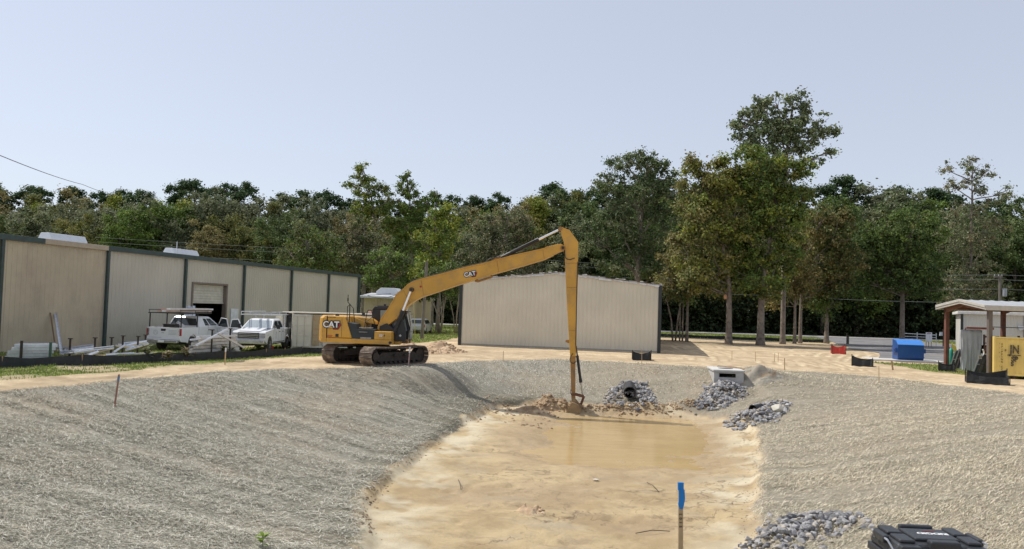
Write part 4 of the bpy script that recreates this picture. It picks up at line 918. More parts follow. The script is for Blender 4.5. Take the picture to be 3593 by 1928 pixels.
# -- kinds grown once, then copied for the wood behind the road
def grow(kind, h, seed):
    rd = random.Random(seed); rg = np.random.default_rng(seed); C = []; tr = MB()
    if kind == 'pine':
        tr.path([(0, 0, -.4), (.1, 0, h * .3), (-.1, .1, h * .65), (0, 0, h * .97)], [h * .014, h * .012, h * .009, .04], 7)
        n = 64
        for i in range(n):
            t = .35 + .63 * (i / n) ** .8; rr = h * .15 * (1 - ((t - .6) / .45) ** 2 * .8) * rd.uniform(.35, 1.1); a = rd.uniform(0, 6.28)
            e = Vector((math.cos(a) * rr, math.sin(a) * rr, h * t + rr * .25)); C.append(e); limb(tr, (0, 0, h * t - rr * .15), e, .07, .02, 4)
        C.append(Vector((0, 0, h))); C = np.array(C); r = rg.uniform(.45, .95, len(C)) * h / 22; fl = .7; per, sz, pal = 190, .17, 'pine'
    elif kind == 'tulip':
        tr.path([(0, 0, -.4), (0, 0, h * .95)], [h * .013, .04], 7)
        for i in range(90):
            t = rd.uniform(.16, 1.0); rr = h * .17 * math.sqrt(max(.02, 1 - t)) * 1.25 * rd.uniform(.3, 1); a = rd.uniform(0, 6.28)
            C.append(Vector((math.cos(a) * rr, math.sin(a) * rr, h * t)))
        C = np.array(C); r = rg.uniform(.6, 1.3, len(C)) * h / 20; fl = .85; per, sz, pal = 210, .19, None
    else:
        lobes = [(rd.uniform(-.16, .16) * h, rd.uniform(-.16, .16) * h, h * z, h * rd.uniform(.13, .2)) for z in (.3, .36, .45, .52, .58, .66, .72, .80, .84)]
        tr.path([(0, 0, -.4), (.15, 0, h * .2), (-.1, .1, h * .5), (0, 0, h * .8)], [h * .02, h * .016, h * .01, .05], 7)
        for lx, ly, lz, lr_ in lobes:
            limb(tr, (0, 0, lz * .65), (lx, ly, lz), .12, .04, 5)
            for i in range(15):
                d = Vector((rd.gauss(0, 1), rd.gauss(0, 1), rd.gauss(.2, 1))).normalized(); C.append(Vector((lx, ly, lz)) + d * lr_ * rd.uniform(.5, 1.3))
        C = np.array(C); r = rg.uniform(.7, 1.5, len(C)) * h / 20; fl = .75; per, sz, pal = 190, .2, None
    return C, r, fl, per, sz, pal, tr
GRPS = {'pine': ('pine_tree', 'dark tall pine with tufted crown standing at the back of the wood', 'pines along the top of the wood'),
        'dark': ('tree', 'dark green broadleaf tree in the wood beyond the road', 'dark green trees of the wood'), 'grey': ('tree', 'grey-green broadleaf tree in the wood beyond the road', 'grey-green trees of the wood'),
        'olive': ('tree', 'olive green broadleaf tree in the wood beyond the road', 'olive trees of the wood'), 'brown': ('tree', 'brownish early autumn tree in the wood beyond the road', 'brown-tinted trees of the wood'),
        'yellow': ('tree', 'yellow-green tree with narrow crown in the wood beyond the road', 'yellow-green trees of the wood'), 'green': ('tree', 'mid green broadleaf tree in the wood beyond the road', 'mid green trees of the wood')}
PROTO = {}
def proto(kind, pal, v):
    key = (kind, pal, v)
    if key in PROTO: return copy_tree(PROTO[key])
    C, r, fl, per, sz, p0, tr = grow(kind, 20.0, hash_(kind + pal) + v * 31)
    nm, lab, grp = GRPS[pal]
    t = thing(nm, lab, 'tree', group=grp)
    V, F, c = leaves(C, r, per, sz, p0 or pal, v + 5, fl); crown_obj(V, F, c, t, pal); tr.build('trunk', BARKD if kind == 'pine' else BARK, t, smooth=True)
    PROTO[key] = t; return t
def hash_(s): return sum(ord(ch) * (i + 3) for i, ch in enumerate(s)) % 9973
SKY = [(-300, 460), (0, 462), (100, 470), (150, 458), (230, 462), (300, 472), (360, 480), (400, 464), (450, 456), (500, 468), (560, 463), (620, 478), (690, 478), (740, 485), (800, 486), (860, 484), (900, 500), (1000, 512), (1110, 510), (1160, 492),
       (1230, 470), (1300, 476), (1350, 470), (1400, 457), (1450, 470), (1500, 462), (1560, 452), (1700, 452), (1800, 452), (2000, 465), (2050, 470), (2130, 460), (2180, 480), (2240, 458), (2290, 456), (2350, 475), (2420, 480), (2500, 490), (2575, 490), (2900, 480)]
def skyz(X, Y):
    """height of the wood's outline above a spot, measured in the photograph"""
    px = CX + X / Y * FPX; v = np.interp(px / K, [a for a, b in SKY], [b for a, b in SKY]); return atY(px, v * K, Y).z
rdw = random.Random(11); WOOD = []; o_row = {}; o_pal = {}
left_pal = ['olive', 'grey', 'brown', 'dark', 'olive', 'grey', 'green', 'yellow', 'grey']; right_pal = ['dark', 'grey', 'dark', 'green', 'grey', 'dark', 'olive', 'dark']
for (Yr, sp, off, kinds) in ((146.5, 7.2, 4.6, 'b'), (154, 6.9, 2.4, 'b'), (162, 6.7, 1.4, 'b'), (171, 5.2, 0.0, 'p')):
    X = -112.0
    while X < 126:
        x = X + rdw.uniform(-1.3, 1.3); y = Yr + rdw.uniform(-2.5, 2.5); top = skyz(x, y) - off + rdw.uniform(-1.8, .5); gz = g(x, y); h = top - gz
        pal = 'pine'
        if kinds == 'p': t = proto('pine', 'pine', rdw.randrange(4)); h += rdw.choice((0, 0, .8, -1.5, -.8))
        else:
            pal = rdw.choice(left_pal if x < 12 else right_pal); kd = 'tulip' if (pal == 'yellow' or rdw.random() < .15) and pal in ('yellow', 'green') else 'oak'
            t = proto(kd, pal, rdw.randrange(2)); h *= rdw.uniform(.9, 1.0)
        WOOD.append(t); o_row[t.name] = Yr; o_pal[t.name] = pal; t.location = (x, y, gz); s = h / 20.0; wv = rdw.uniform(.95, 1.2); t.scale = (s * wv, s * wv, s); t.rotation_euler = (0, 0, rdw.uniform(0, 6.28)); X += sp
LM = [(0, 'past the left edge of the picture'), (120, 'above the left ridge vent'), (260, 'above the nearest green downspout'), (400, 'between the two ridge vents'), (520, 'above the small roof vent'), (640, 'above the roller door bays'), (760, 'above the middle of the warehouse roof'), (900, 'above the far end of the warehouse'), (1030, 'behind the narrow tulip trees'),
      (1150, 'right of the utility pole'), (1290, 'above the middle of the boom'), (1420, 'just left of the boom tip'), (1560, 'just right of the boom tip'), (1690, 'behind the large oak'), (1830, 'behind the birdhouse tree'), (1970, 'behind the flared trunk tree'), (2090, 'above the orange mesh box'), (2220, 'left of the blue dumpster'), (2350, 'above the blue dumpster'), (2480, 'above the canopy roof'), (2600, 'above the yellow container'), (9999, 'past the right edge of the picture')]
seen = {}
for o in WOOD:
    v = (CX + o.location.x / o.location.y * FPX) / K; lm = next(t for q, t in LM if v < q); rw = {146.5: 'front row of the wood', 154: 'second row of the wood', 162: 'third row of the wood', 171: 'back row of the wood'}[o_row[o.name]]
    col = {'pine': 'dark tufted pine', 'dark': 'dark green tree', 'grey': 'grey-green tree', 'olive': 'olive tree', 'brown': 'brownish tree', 'yellow': 'yellow-green tree', 'green': 'mid green tree'}[o_pal[o.name]]
    seen.setdefault((col, lm, rw), []).append((v, o))
for (col, lm, rw), l in seen.items():
    l.sort(key=lambda q: q[0]); nm_ = [''] if len(l) == 1 else (['left ', 'right '] if len(l) == 2 else ['left ', 'middle ', 'right '] if len(l) == 3 else ['leftmost ', 'centre-left ', 'centre-right ', 'rightmost '] if len(l) == 4 else ['leftmost '] + ['inner '] * (len(l) - 2) + ['rightmost '])
    for n_, (v, o) in zip(nm_, l): o['label'] = (n_ + col + ' ' + lm + ', ' + rw).strip()
# shrubs and creepers closing the edge of the wood, and the depth of the wood behind
def mass(name, label, y0, y1, zt, n, size, pal, seed, r=(.5, 1.3)):
    rg = np.random.default_rng(seed); x = rg.uniform(-116, 130, n); y = rg.uniform(y0, y1, n); z = rg.uniform(-.2, 1, n) ** 1.0
    zt_ = zt * (.55 + .75 * vn(x * .16, y * .2, seed)); C = np.stack([x, y, -3.2 + np.maximum(z, .02) * zt_], 1); V, F, c = leaves(C, rg.uniform(*r, n), 40, size, pal, seed)
    o = np_mesh(name, V, F, leafm('mass')); face_color(o.data, c); tag(o, label, 'undergrowth', kind='stuff')
mass('undergrowth', 'dark tangled shrubs and vines along the edge of the wood', 142, 146, 6.5, 2900, .3, [(.03, .045, .018), (.045, .065, .025), (.022, .034, .014), (.07, .09, .035)], 3)
mass('woods', 'dense dark foliage deep inside the wood', 162, 180, 15, 2900, .8, 'pine', 4, (1.5, 2.6))

# -- the trees one can point to, built to their own outlines
def own_tree(name, label, base, D, tr_r, ells, pal, dens=3.0, size=.2, bark=BARK, seed=1, stems=1, lean=0, cl=(.45, .95), group=None, limbs=True, cover=1.0):
    rd = random.Random(seed); rg = np.random.default_rng(seed)
    b = atY(base[0] * K, base[1] * K, D); gz = g(b.x, D); b = Vector((b.x, D, gz)); t = thing(name, label, 'tree', b, group=group)
    Cs = []; tr = MB(); E = []
    for (cx, cy, rx, ry) in ells:
        c = atY(cx * K, cy * K, D); a = rx * K / FPX * D; hh = ry * K / FPX * D; E.append((c - b, a, hh))
    topz = max(c.z + .5 * hh for c, a, hh in E); mx = sum(c.x for c, a, hh in E) / len(E)
    tp = max(E, key=lambda e: e[0].z)[0]
    for c, a, hh in E:
        c = c + Vector((0, rd.uniform(-.35, .35) * a, 0)); n = max(5, int(math.pi * a * hh / (cl[0] + cl[1]) ** 2 * 3.2 * cover))
        for i in range(n):
            d = Vector((rd.gauss(0, 1), rd.gauss(0, 1), rd.gauss(0, 1))).normalized(); q = rd.uniform(.3, 1.12) ** .7
            Cs.append((c.x + d.x * a * q, c.y + d.y * a * q * .9, c.z + d.z * hh * q))
    zl = min(c.z - hh for c, a, hh in E)
    spine = [Vector((0, 0, -.3)), Vector((lean * .3, 0, max(zl, 1) * .5)), Vector((tp.x * .02 + lean * .6, 0, zl + .1 * (topz - zl))), Vector((tp.x * .3, 0, zl + .55 * (topz - zl))), Vector((tp.x * .9, 0, topz))]
    if stems == 1: tr.path([spine[0], Vector((0, 0, .35)), Vector((0, 0, 1.2))] + spine[1:], [tr_r * 1.55, tr_r * 1.2, tr_r] + [tr_r * .92, tr_r * .75, tr_r * .42, .04], 12)
    else:
        for k in range(stems):
            a = 6.28 * k / stems; e = E[k % len(E)][0]; tr.path([Vector((math.cos(a) * .12, math.sin(a) * .12, -.2)), Vector((math.cos(a) * .35, math.sin(a) * .35, zl * .5)), e * .6 + Vector((math.cos(a) * .8, math.sin(a) * .8, e.z * .3)), e], [tr_r, tr_r * .8, tr_r * .6, .03], 7)
    if limbs:
        for c, a, hh in E:
            z0 = max(zl * 1.02 + .3, c.z - 1.0 * hh - .6 * a); z0 = min(z0, topz * .9); tt = (z0 - zl) / max(.1, topz - zl); sx = tp.x * max(0, min(1, tt)) * .8
            e = c; limb(tr, (sx, 0, z0), e, tr_r * .28, .04, 6, rg=rd)
            for k in range(4):
                d = Vector((rd.gauss(0, 1), rd.gauss(0, 1), rd.gauss(.3, .7))).normalized(); limb(tr, e * .75 + Vector((sx, 0, z0)) * .25, (e.x + d.x * a * .8, e.y + d.y * a * .8, e.z + d.z * hh * .8), .07, .02, 4, rg=rd)
    C = np.array(Cs); r = rg.uniform(cl[0], cl[1], len(C)); per = dens * math.pi * ((cl[0] + cl[1]) / 2) ** 2 / (size * size * 1.2)
    V, F, c = leaves(C, r, per, size, pal, seed); crown_obj(V, F, c, t, name + str(pal if isinstance(pal, str) else 'mix'))
    tr.build('trunk', bark, t, smooth=True); return t
mix = lambda *k: sum((PALS[q] for q in k), [])
own_tree('tree', 'tall brownish tree whose stout trunk carries an orange birdhouse', (1832, 866), 84, .32, [(1795, 440, 55, 55), (1750, 470, 45, 50), (1745, 540, 45, 65), (1830, 470, 45, 80), (1775, 600, 60, 60), (1835, 600, 45, 75), (1790, 680, 70, 38), (1850, 540, 40, 60), (1735, 400, 30, 22), (1720, 540, 22, 45), (1745, 700, 45, 35), (1800, 735, 45, 18), (1720, 650, 35, 40), (1780, 520, 45, 60)], mix('brown', 'olive', 'olive', 'yellow', 'olive'), 2.3, .155, seed=21)
own_tree('tree', 'green and yellow-leaved tree on the thickest flared trunk right of the gabled building', (1912, 866), 84, .38, [(1900, 420, 60, 60), (1960, 440, 60, 55), (2005, 420, 40, 32), (1895, 530, 60, 80), (1965, 540, 60, 75), (1905, 650, 65, 60), (1960, 650, 55, 55), (2000, 500, 40, 50), (1870, 440, 40, 55), (1880, 600, 45, 60), (1925, 720, 60, 30), (1990, 590, 35, 60), (1880, 690, 40, 35), (1930, 480, 60, 60)], mix('green', 'yellow', 'green', 'olive', 'dark', 'green'), 2.5, .155, seed=22)
own_tree('tree', 'tallest tree of all with an open grey-green top against the sky', (1968, 862), 90, .27, [(1900, 268, 34, 26), (1945, 262, 30, 30), (1998, 262, 32, 34), (1868, 300, 22, 26), (1925, 305, 45, 38), (2005, 318, 38, 42), (2070, 315, 26, 30), (2048, 345, 30, 28), (1862, 340, 24, 18), (1915, 350, 40, 36), (1985, 370, 42, 38), (2085, 385, 18, 20), (2050, 398, 26, 16), (1930, 400, 50, 36), (1960, 330, 40, 45), (2030, 285, 16, 22), (1890, 285, 22, 14), (1975, 320, 40, 22), (2105, 330, 12, 14), (1848, 315, 12, 8), (1900, 380, 50, 25)], 'sparse', 1.9, .17, seed=23, cl=(.35, .8), cover=.95)
own_tree('tree', 'slim tree with brownish drooping crown behind the tall trees', (1998, 860), 93, .17, [(1950, 700, 50, 40), (1990, 640, 50, 60), (2020, 710, 45, 45), (1935, 760, 35, 18)], mix('brown', 'rust', 'olive'), 2.2, .155, seed=24)
own_tree('tree', 'slim forked tree with rusty brown crown left of the red fenced inlet', (2012, 860), 95, .2, [(2060, 560, 45, 50), (2110, 590, 45, 55), (2060, 640, 50, 60), (2130, 650, 35, 50), (2050, 720, 50, 45), (2100, 700, 40, 50)], mix('rust', 'brown', 'olive', 'dark'), 2.2, .155, seed=25)
own_tree('tree', 'vine-wrapped dark tree standing by the driveway gatepost', (2078, 862), 97, .26, [(2085, 530, 40, 35), (2125, 530, 32, 30), (2120, 700, 45, 60), (2080, 760, 40, 45), (2100, 620, 45, 50)], mix('dark', 'green'), 2.4, .155, seed=26)
own_tree('tree', 'dark green rounded tree behind the blue dumpster', (2268, 862), 98, .3, [(2220, 590, 60, 50), (2290, 580, 65, 60), (2330, 650, 60, 60), (2215, 660, 65, 60), (2275, 700, 80, 55), (2190, 710, 40, 35), (2250, 650, 60, 50), (2330, 720, 50, 35), (2180, 640, 30, 50)], mix('dark', 'dark', 'green'), 2.8, .155, seed=27)
own_tree('tree', 'orange-brown leaning tree at the back corner of the gabled building', (1727, 853), 88, .15, [(1690, 640, 38, 40), (1735, 610, 45, 35), (1680, 700, 38, 35), (1740, 670, 50, 45), (1775, 720, 38, 25), (1710, 730, 45, 22)], mix('rust', 'olive', 'brown'), 2.2, .155, seed=28)
own_tree('tree', 'thin twin-stemmed tree nearest the gabled building', (1695, 852), 88, .11, [(1692, 738, 22, 14)], mix('grey', 'green'), 1.4, .16, seed=29, stems=2, limbs=False)
own_tree('tree', 'thin crooked sapling with a small pale crown, third from the gabled building', (1716, 853), 88.5, .08, [(1722, 752, 18, 12)], mix('grey', 'green'), 1.4, .16, seed=30, limbs=False)
own_tree('tree', 'very thin straight sapling second from the gabled building', (1709, 853), 88.3, .07, [(1708, 746, 13, 10)], mix('grey', 'green'), 1.4, .16, seed=31, limbs=False)
own_tree('oak_tree', 'large dark spreading oak rising above the gabled building', (1600, 835), 104, .5, [(1575, 415, 42, 32), (1630, 415, 45, 30), (1665, 440, 32, 32), (1535, 470, 45, 35), (1600, 490, 70, 55), (1665, 510, 45, 55), (1560, 570, 65, 60), (1640, 590, 65, 65), (1500, 600, 45, 60), (1590, 670, 80, 55), (1670, 680, 40, 50)], mix('grey', 'dark', 'dark', 'sparse'), 2.0, .155, seed=32)
own_tree('tree', 'grey-brown leafed tree above the left half of the gabled building', (1250, 835), 108, .4, [(1280, 560, 55, 40), (1220, 590, 50, 40), (1185, 640, 42, 40), (1255, 645, 75, 55), (1330, 620, 42, 50), (1240, 700, 85, 38), (1330, 690, 60, 40)], mix('greybrown', 'grey', 'dark'), 2.0, .155, seed=33)
own_tree('tree', 'grey-brown mossy tree left of the utility pole', (910, 835), 110, .35, [(915, 585, 45, 38), (880, 635, 42, 45), (940, 650, 50, 50), (900, 690, 45, 35)], mix('greybrown', 'grey', 'dark'), 2.0, .155, seed=34)
own_tree('tree', 'bright yellow-green tree directly behind the utility pole', (1100, 835), 98, .25, [(1090, 545, 26, 28), (1125, 560, 32, 38), (1070, 610, 26, 40), (1110, 625, 42, 50), (1065, 680, 26, 40), (1105, 690, 45, 40)], mix('yellow', 'green', 'yellow'), 2.2, .155, seed=35)
own_tree('tree', 'tallest narrow tulip tree above the boom, with a ragged top', (935, 830), 118, .3, [(905, 420, 22, 14), (908, 448, 30, 18), (885, 468, 20, 12), (925, 480, 40, 25), (965, 470, 16, 20), (935, 520, 50, 32), (960, 560, 45, 40), (985, 500, 18, 18)], mix('green', 'green', 'olive', 'yellow'), 2.0, .155, seed=36, cl=(.4, .85))
own_tree('tree', 'narrow pointed tulip tree beside the tallest one', (1030, 830), 118, .25, [(1020, 442, 9, 12), (1012, 475, 18, 20), (1028, 480, 20, 25), (1030, 520, 32, 30), (1020, 560, 38, 38), (1035, 610, 38, 45)], mix('green', 'olive', 'green'), 2.0, .155, seed=37, cl=(.35, .8))
own_tree('tree', 'short-topped tulip tree with a crown reaching to the right', (1085, 830), 119, .22, [(1098, 490, 16, 10), (1070, 505, 26, 18), (1075, 540, 35, 28), (1085, 580, 35, 35)], mix('green', 'dark', 'green'), 2.0, .155, seed=38, cl=(.35, .8))
own_tree('tree', 'low leafy green tree beyond the low tan shed', (985, 838), 100, .2, [(975, 655, 42, 38), (1015, 680, 35, 40), (950, 700, 40, 30), (1000, 725, 40, 22)], mix('green', 'grey', 'green'), 2.2, .155, seed=39)
own_tree('tree', 'pale feathery tree rising over the far part of the warehouse roof', (770, 838), 104, .3, [(770, 600, 55, 45), (730, 640, 50, 35), (820, 640, 45, 45), (770, 670, 60, 30)], mix('grey', 'olive', 'green'), 2.0, .155, seed=40)
own_tree('tree', 'gaunt tree with thin bare-branched top on the right', (2440, 845), 116, .35, [(2445, 420, 25, 26), (2482, 432, 22, 13), (2378, 425, 10, 24), (2400, 470, 26, 16), (2450, 470, 36, 26), (2530, 480, 24, 12), (2500, 500, 36, 14), (2440, 535, 60, 34), (2390, 600, 60, 45), (2470, 600, 65, 60), (2440, 690, 75, 50), (2390, 730, 50, 40), (2500, 730, 55, 40), (2440, 770, 60, 30)], mix('sparse', 'grey', 'greybrown'), 1.5, .155, seed=41, cl=(.35, .8), cover=.75)
own_tree('crape_myrtle', 'many-stemmed crape myrtle between the utility pole and the gabled building', (1105, 838), 87, .07, [(1085, 705, 32, 24), (1120, 690, 36, 24), (1150, 695, 24, 22), (1100, 730, 36, 18), (1135, 725, 26, 18), (1080, 745, 16, 8)], mix('green', 'grey', 'dark'), 2.0, .15, seed=42, stems=7, limbs=False, bark=mat('smooth pale bark', (.26, .22, .18), .8))
own_tree('crape_myrtle', 'narrow crape myrtle right against the gabled building', (1147, 836), 89, .07, [(1145, 730, 22, 22), (1160, 715, 18, 24)], mix('green', 'grey', 'dark'), 2.0, .15, seed=43, stems=4, limbs=False, bark=mat('smooth pale bark', (.26, .22, .18), .8))
# ------------------------------------------------------------ site objects
def put_at(px, py, D):
    """ground spot at depth D under a photograph column"""
    p = atY(px, py, D); return Vector((p.x, D, g(p.x, D)))
FAB = mat('black silt fabric', (.022, .024, .026), .75, 0, .35, 4, .3, 15)
WOODS = mat('weathered stake wood', (.36, .24, .14), .8, 0, .25, 10); WOODN = mat('new lath wood', (.50, .36, .20), .8, 0, .2, 10)
BLUE = mat('blue flagging', (.01, .20, .55), .5, 0, .1); ORNG = mat('orange mesh fence', (.55, .045, .03), .6, 0, .2, 20)
def cloth(mb, pts, h, sag=.06, step=.25, lean=.0, th=.012, seed=0, base=None):
    """a wavy band of fabric standing along a ground line"""
    rd = random.Random(seed); top = []; bot = []; acc = 0
    for (a, b) in zip(pts[:-1], pts[1:]):
        a = Vector(a); b = Vector(b); n = max(2, int((b - a).length / step))
        for i in range(n):
            t = i / n; p = a.lerp(b, t); d = (b - a).normalized(); nn = Vector((-d.y, d.x)); w = sag * (vn(acc * 1.7, seed * 3.1, 2) - .5) * 2; acc += (b - a).length / n
            q = p + nn * float(w); z = g(q.x, q.y) if base is None else base; hh = h * (1 - .18 * math.sin(math.pi * t) + .1 * (float(vn(acc * .9, seed, 4)) - .5))
            bot.append((p.x - nn.x * .04, p.y - nn.y * .04, z - .03)); top.append((q.x + nn.x * lean, q.y + nn.y * lean, z + hh))
    b = pts[-1]; z = g(b[0], b[1]) if base is None else base; bot.append((b[0], b[1], z - .03)); top.append((b[0], b[1], z + h))
    mid = [tuple((Vector(x) * .5 + Vector(y) * .5) + Vector((0, .05 * (float(vn(k * .7, seed, 7)) - .5) * 2, 0))) for k, (x, y) in enumerate(zip(bot, top))]
    vs = bot + mid + top; n = len(bot); mb.add(vs, [(r * n + i, r * n + i + 1, (r + 1) * n + i + 1, (r + 1) * n + i) for r in (0, 1) for i in range(n - 1)])
def solid(o, t=.012):
    m = o.modifiers.new('s', 'SOLIDIFY'); m.thickness = t; return o
def silt_fence(label, pts, h, sp=1.9, seed=1, group=None, lean=0, poststick=.18, m=None, name='silt_fence', post=WOODS):
    t = thing(name, label, 'silt fence', group=group); mb = MB(); cloth(mb, pts, h, seed=seed, lean=lean); solid(mb.build('fabric', m or FAB, t))
    for a, b in zip(pts[:-1], pts[1:]):
        a = Vector(a); b = Vector(b); n = max(1, round((b - a).length / sp))
        for i in range(n + (b == Vector(pts[-1]))):
            p = a.lerp(b, i / n); z = g(p.x, p.y); j = random.uniform(-.03, .03); MB().prism([(p.x - .02, p.y + .02, z - .2), (p.x + .02, p.y + .02, z - .2), (p.x + .02 + j, p.y + .02, z + h + poststick), (p.x - .02 + j, p.y + .02, z + h + poststick)], (0, .04, 0)).build('post', post, t)
    return t
gp = lambda px, py: tuple(onG(px, py)[:2])
silt_fence('long black silt fence between the warehouse yard and the haul road', [(-26, 28.5), gp(2, 1293), gp(283, 1284), gp(567, 1271), gp(792, 1262), gp(931, 1254), gp(1059, 1243)], .45, 2.4, 3, poststick=.0)
e = gp(1059, 1243); silt_fence('short black return of silt fence pointing at the beige container', [e, (e[0] + 1.1, e[1] + .9)], .36, 1.2, 4, poststick=-.1)
silt_fence('low black silt fence running behind the tall tree trunks', [(18.2, 103.5), (21, 102), (25.9, 100.5), (31, 100), (37.5, 98.6)], .42, 3, 5, poststick=.05, post=BLKM)
silt_fence('black silt fence beyond the driveway, under the white sign', [(60.6, 97.6), (66, 96.2), (80, 93)], .85, 3, 6, post=BLKM)
silt_fence('short end of black silt fence left of the dumpster top', [(55.0, 100.5), (58.4, 99)], .9, 2, 7)
silt_fence('small orange-red mesh panel just left of the dumpster top', [(57.6, 98.2), (60.4, 97.8)], .8, 1.4, 8, m=ORNG, name='mesh_barrier')

def inlet_ring(label, px, py, w, d, h, rz=0, m=FAB, seed=1, tri=None, name='inlet_protection', lugs=None, group='black fabric boxes round the drains'):
    c = onG(px, py); t = thing(name, label, 'inlet guard', (c.x, c.y, 0), rz, group)
    co = [(-w / 2, 0), (w / 2, 0), (w / 2, d), (-w / 2, d), (-w / 2, 0)]; M = Matrix.Translation((c.x, c.y, 0)) @ Matrix.Rotation(rz, 4, 'Z')
    hs_ = lugs or [1, .85, 1.1, .95]; vs = []; n = 0; ring = []
    for k in range(4):
        a = Vector(co[k]); b = Vector(co[k + 1]); h0 = h * hs_[k]; h1 = h * hs_[(k + 1) % 4]; nn = Vector((-(b - a).y, (b - a).x)).normalized()
        for i in range(7):
            s = i / 7; p = a.lerp(b, s); hh = (h0 + (h1 - h0) * s) * (1 - .22 * math.sin(math.pi * s)); wv = .07 * (float(vn(k * 7 + i * 1.3, seed * 5.5, 3)) - .5) * 2
            ring.append((p, nn, hh, wv))
    gz = lambda p: g(*(M @ Vector((p.x, p.y, 0)))[:2])
    rows = []
    for lev in (0, .35, .7, 1): rows.append([(p.x + nn.x * wv * math.sin(2.5 * lev + k) + nn.x * .05 * lev, p.y + nn.y * wv * math.sin(2.5 * lev + k) + nn.y * .05 * lev, gz(p) - .04 + (hh + .04) * lev) for k, (p, nn, hh, wv) in enumerate(ring)])
    n = len(ring); vs = [v for r_ in rows for v in r_]; fb = MB().add(vs, [(r_ * n + i, r_ * n + (i + 1) % n, (r_ + 1) * n + (i + 1) % n, (r_ + 1) * n + i) for r_ in range(3) for i in range(n)])
    solid(fb.build('fabric', m, t), .02)
    for k in range(4):
        p = Vector(co[k]); z = gz(p); MB().box(p.x - .025, p.x + .025, p.y - .025, p.y + .025, z - .1, z + h * hs_[k] + .08).build('post', BLKM, t)
    return t
inlet_ring('black fabric box in front of the gabled building, its right corner peaked', 2252, 1266, 1.15, 1.0, .50, R(-6), seed=1, lugs=[.95, 1.2, .9, 1])
inlet_ring('sagging black fabric box alone on the sandy turning area', 3026, 1287, 1.35, 1.1, .55, R(-22), seed=2, lugs=[1.3, .8, .9, 1.2])
inlet_ring('small black fabric box on the grass beside the canopy post', 3323, 1305, .95, .8, .52, R(-25), seed=3, lugs=[1.0, .9, 1.0, 1.1])
inlet_ring('widest black fabric box, in front of the yellow container', 3468, 1350, 2.1, 1.2, .62, R(-24), seed=4, lugs=[.95, .75, 1.35, 1.1])
inlet_ring('orange-red mesh box by the driveway entrance', 2944, 1243, 1.05, .8, .70, R(-14), ORNG, 5, name='mesh_inlet_guard', lugs=[1, 1, 1, 1], group=None)

# stakes
def stake(label, px, py, h, w=.04, lean=(0, 0), m=WOODS, D=None, name='survey_stake', extra=None, group='wooden survey stakes', cat='stake'):
    c = onG(px, py) if D is None else put_at(px, py, D); t = thing(name, label, cat, c, 0, group)
    M = Matrix(((1, 0, lean[0], 0), (0, 1, lean[1], 0), (0, 0, 1, 0), (0, 0, 0, 1)))
    b = MB(); b.loft([[M @ Vector((x, y, z)) for x, y in ((-w / 2, -w / 4), (w / 2, -w / 4), (w / 2, w / 4), (-w / 2, w / 4))] for z in (-.25, h)]); b.build('shaft', m, t)
    if extra: extra(t, M, h, w)
    return t
def tape(m, f0=.72, f1=1.0):
    def f(t, M, h, w):
        z0, z1 = h * f0, h * f1 + .01; b = MB(); k = w * .62
        b.loft([[M @ Vector((x, y, z)) for x, y in ((-k, -k * .7), (k, -k * .7), (k, k * .7), (-k, k * .7))] for z in (z0, z0 + .3 * (z1 - z0), z1)]); b.build('flagging', m, t)
    return f
def nearx(t, M, h, w):
    b = MB(); zt = h + .004
    b.loft([[M @ Vector((x, y, z)) for x, y in ((-.022, -.013), (.022, -.013), (.022, .013), (-.022, .013))] for z in (h - .055, zt)])
    b.loft([[M @ Vector((x + dx, y - .004, z)) for x, y in ((-.019 - q, -.014), (.022 + q, -.014), (.022 + q, .01), (-.019 - q, .01))] for z, dx, q in ((h - .20, .0, -.008), (h - .17, .0, .001), (h - .12, .006, .004), (h - .05, .004, .002))])
    b.build('flagging', BLUE, t)
    for i, ch in enumerate(('3', '0', '1', '5')[::-1]): text('writing', ch, .032, mat('pencil black', (.06, .04, .03), .8), t, M @ Matrix.Translation((0, -.0115, h - .34 + i * .032)) @ Matrix.Rotation(R(90), 4, 'X') @ Matrix.Rotation(R(90), 4, 'Z'), .0005, .0006)
c_ = atY(2381, 1695, 6.6); s_ = stake('near stake wrapped in blue tape with pencilled writing down its face', 2392, 1928, c_.z - g(c_.x + .03, 6.6), .038, (-.022, 0), WOODN, 6.6, extra=nearx)
stake('leaning reddish stake with a faded blue band on the left straw bank', 402, 1428, 1.02, .05, (.09, .0), mat('reddish stake', (.30, .15, .10), .8), extra=tape(mat('faded blue paint', (.10, .2, .33), .6), .80, .93))
stake('white-topped stake standing before the long black silt fence', 789, 1281, .80, .05, (.01, 0), WOODN, extra=tape(mat('white tape', (.7, .7, .72), .6), .78))
stake('pink and white painted stake in front of the near track', 1433, 1284, .95, .06, (.05, 0), mat('faded pink paint', (.45, .30, .27), .7), extra=tape(mat('white tape', (.7, .7, .72), .6), .68, .98))
for lab, px, py, h in (('thin stake against the gabled building wall, right of the boom', 2252, 1280, .95), ('lone thin stake left of the excavator stick on the sand', 1765, 1270, .62), ('leftmost thin stake in the loose row on the sandy slope', 2568, 1265, .62), ('second thin stake of the row on the sandy slope', 2651, 1266, .62),
                       ('third stake of the sandy slope row, half of a close pair', 2717, 1272, .62), ('right half of the close pair of stakes on the sandy slope', 2730, 1270, .62), ('thicker stake at the crest behind the concrete inlet', 2753, 1301, .75), ('lone stake at the right straw edge below the black fabric box', 3084, 1345, .95)):
    stake(lab, px, py, h, .035 if 'thicker' not in lab else .05, (random.uniform(-.03, .03), 0), WOODN)
stake('dark leaning post under the slab left of the dumpster', 3133, 1300, .62, .10, (-.16, 0), WOODS, name='leaning_post', group=None, cat='post')
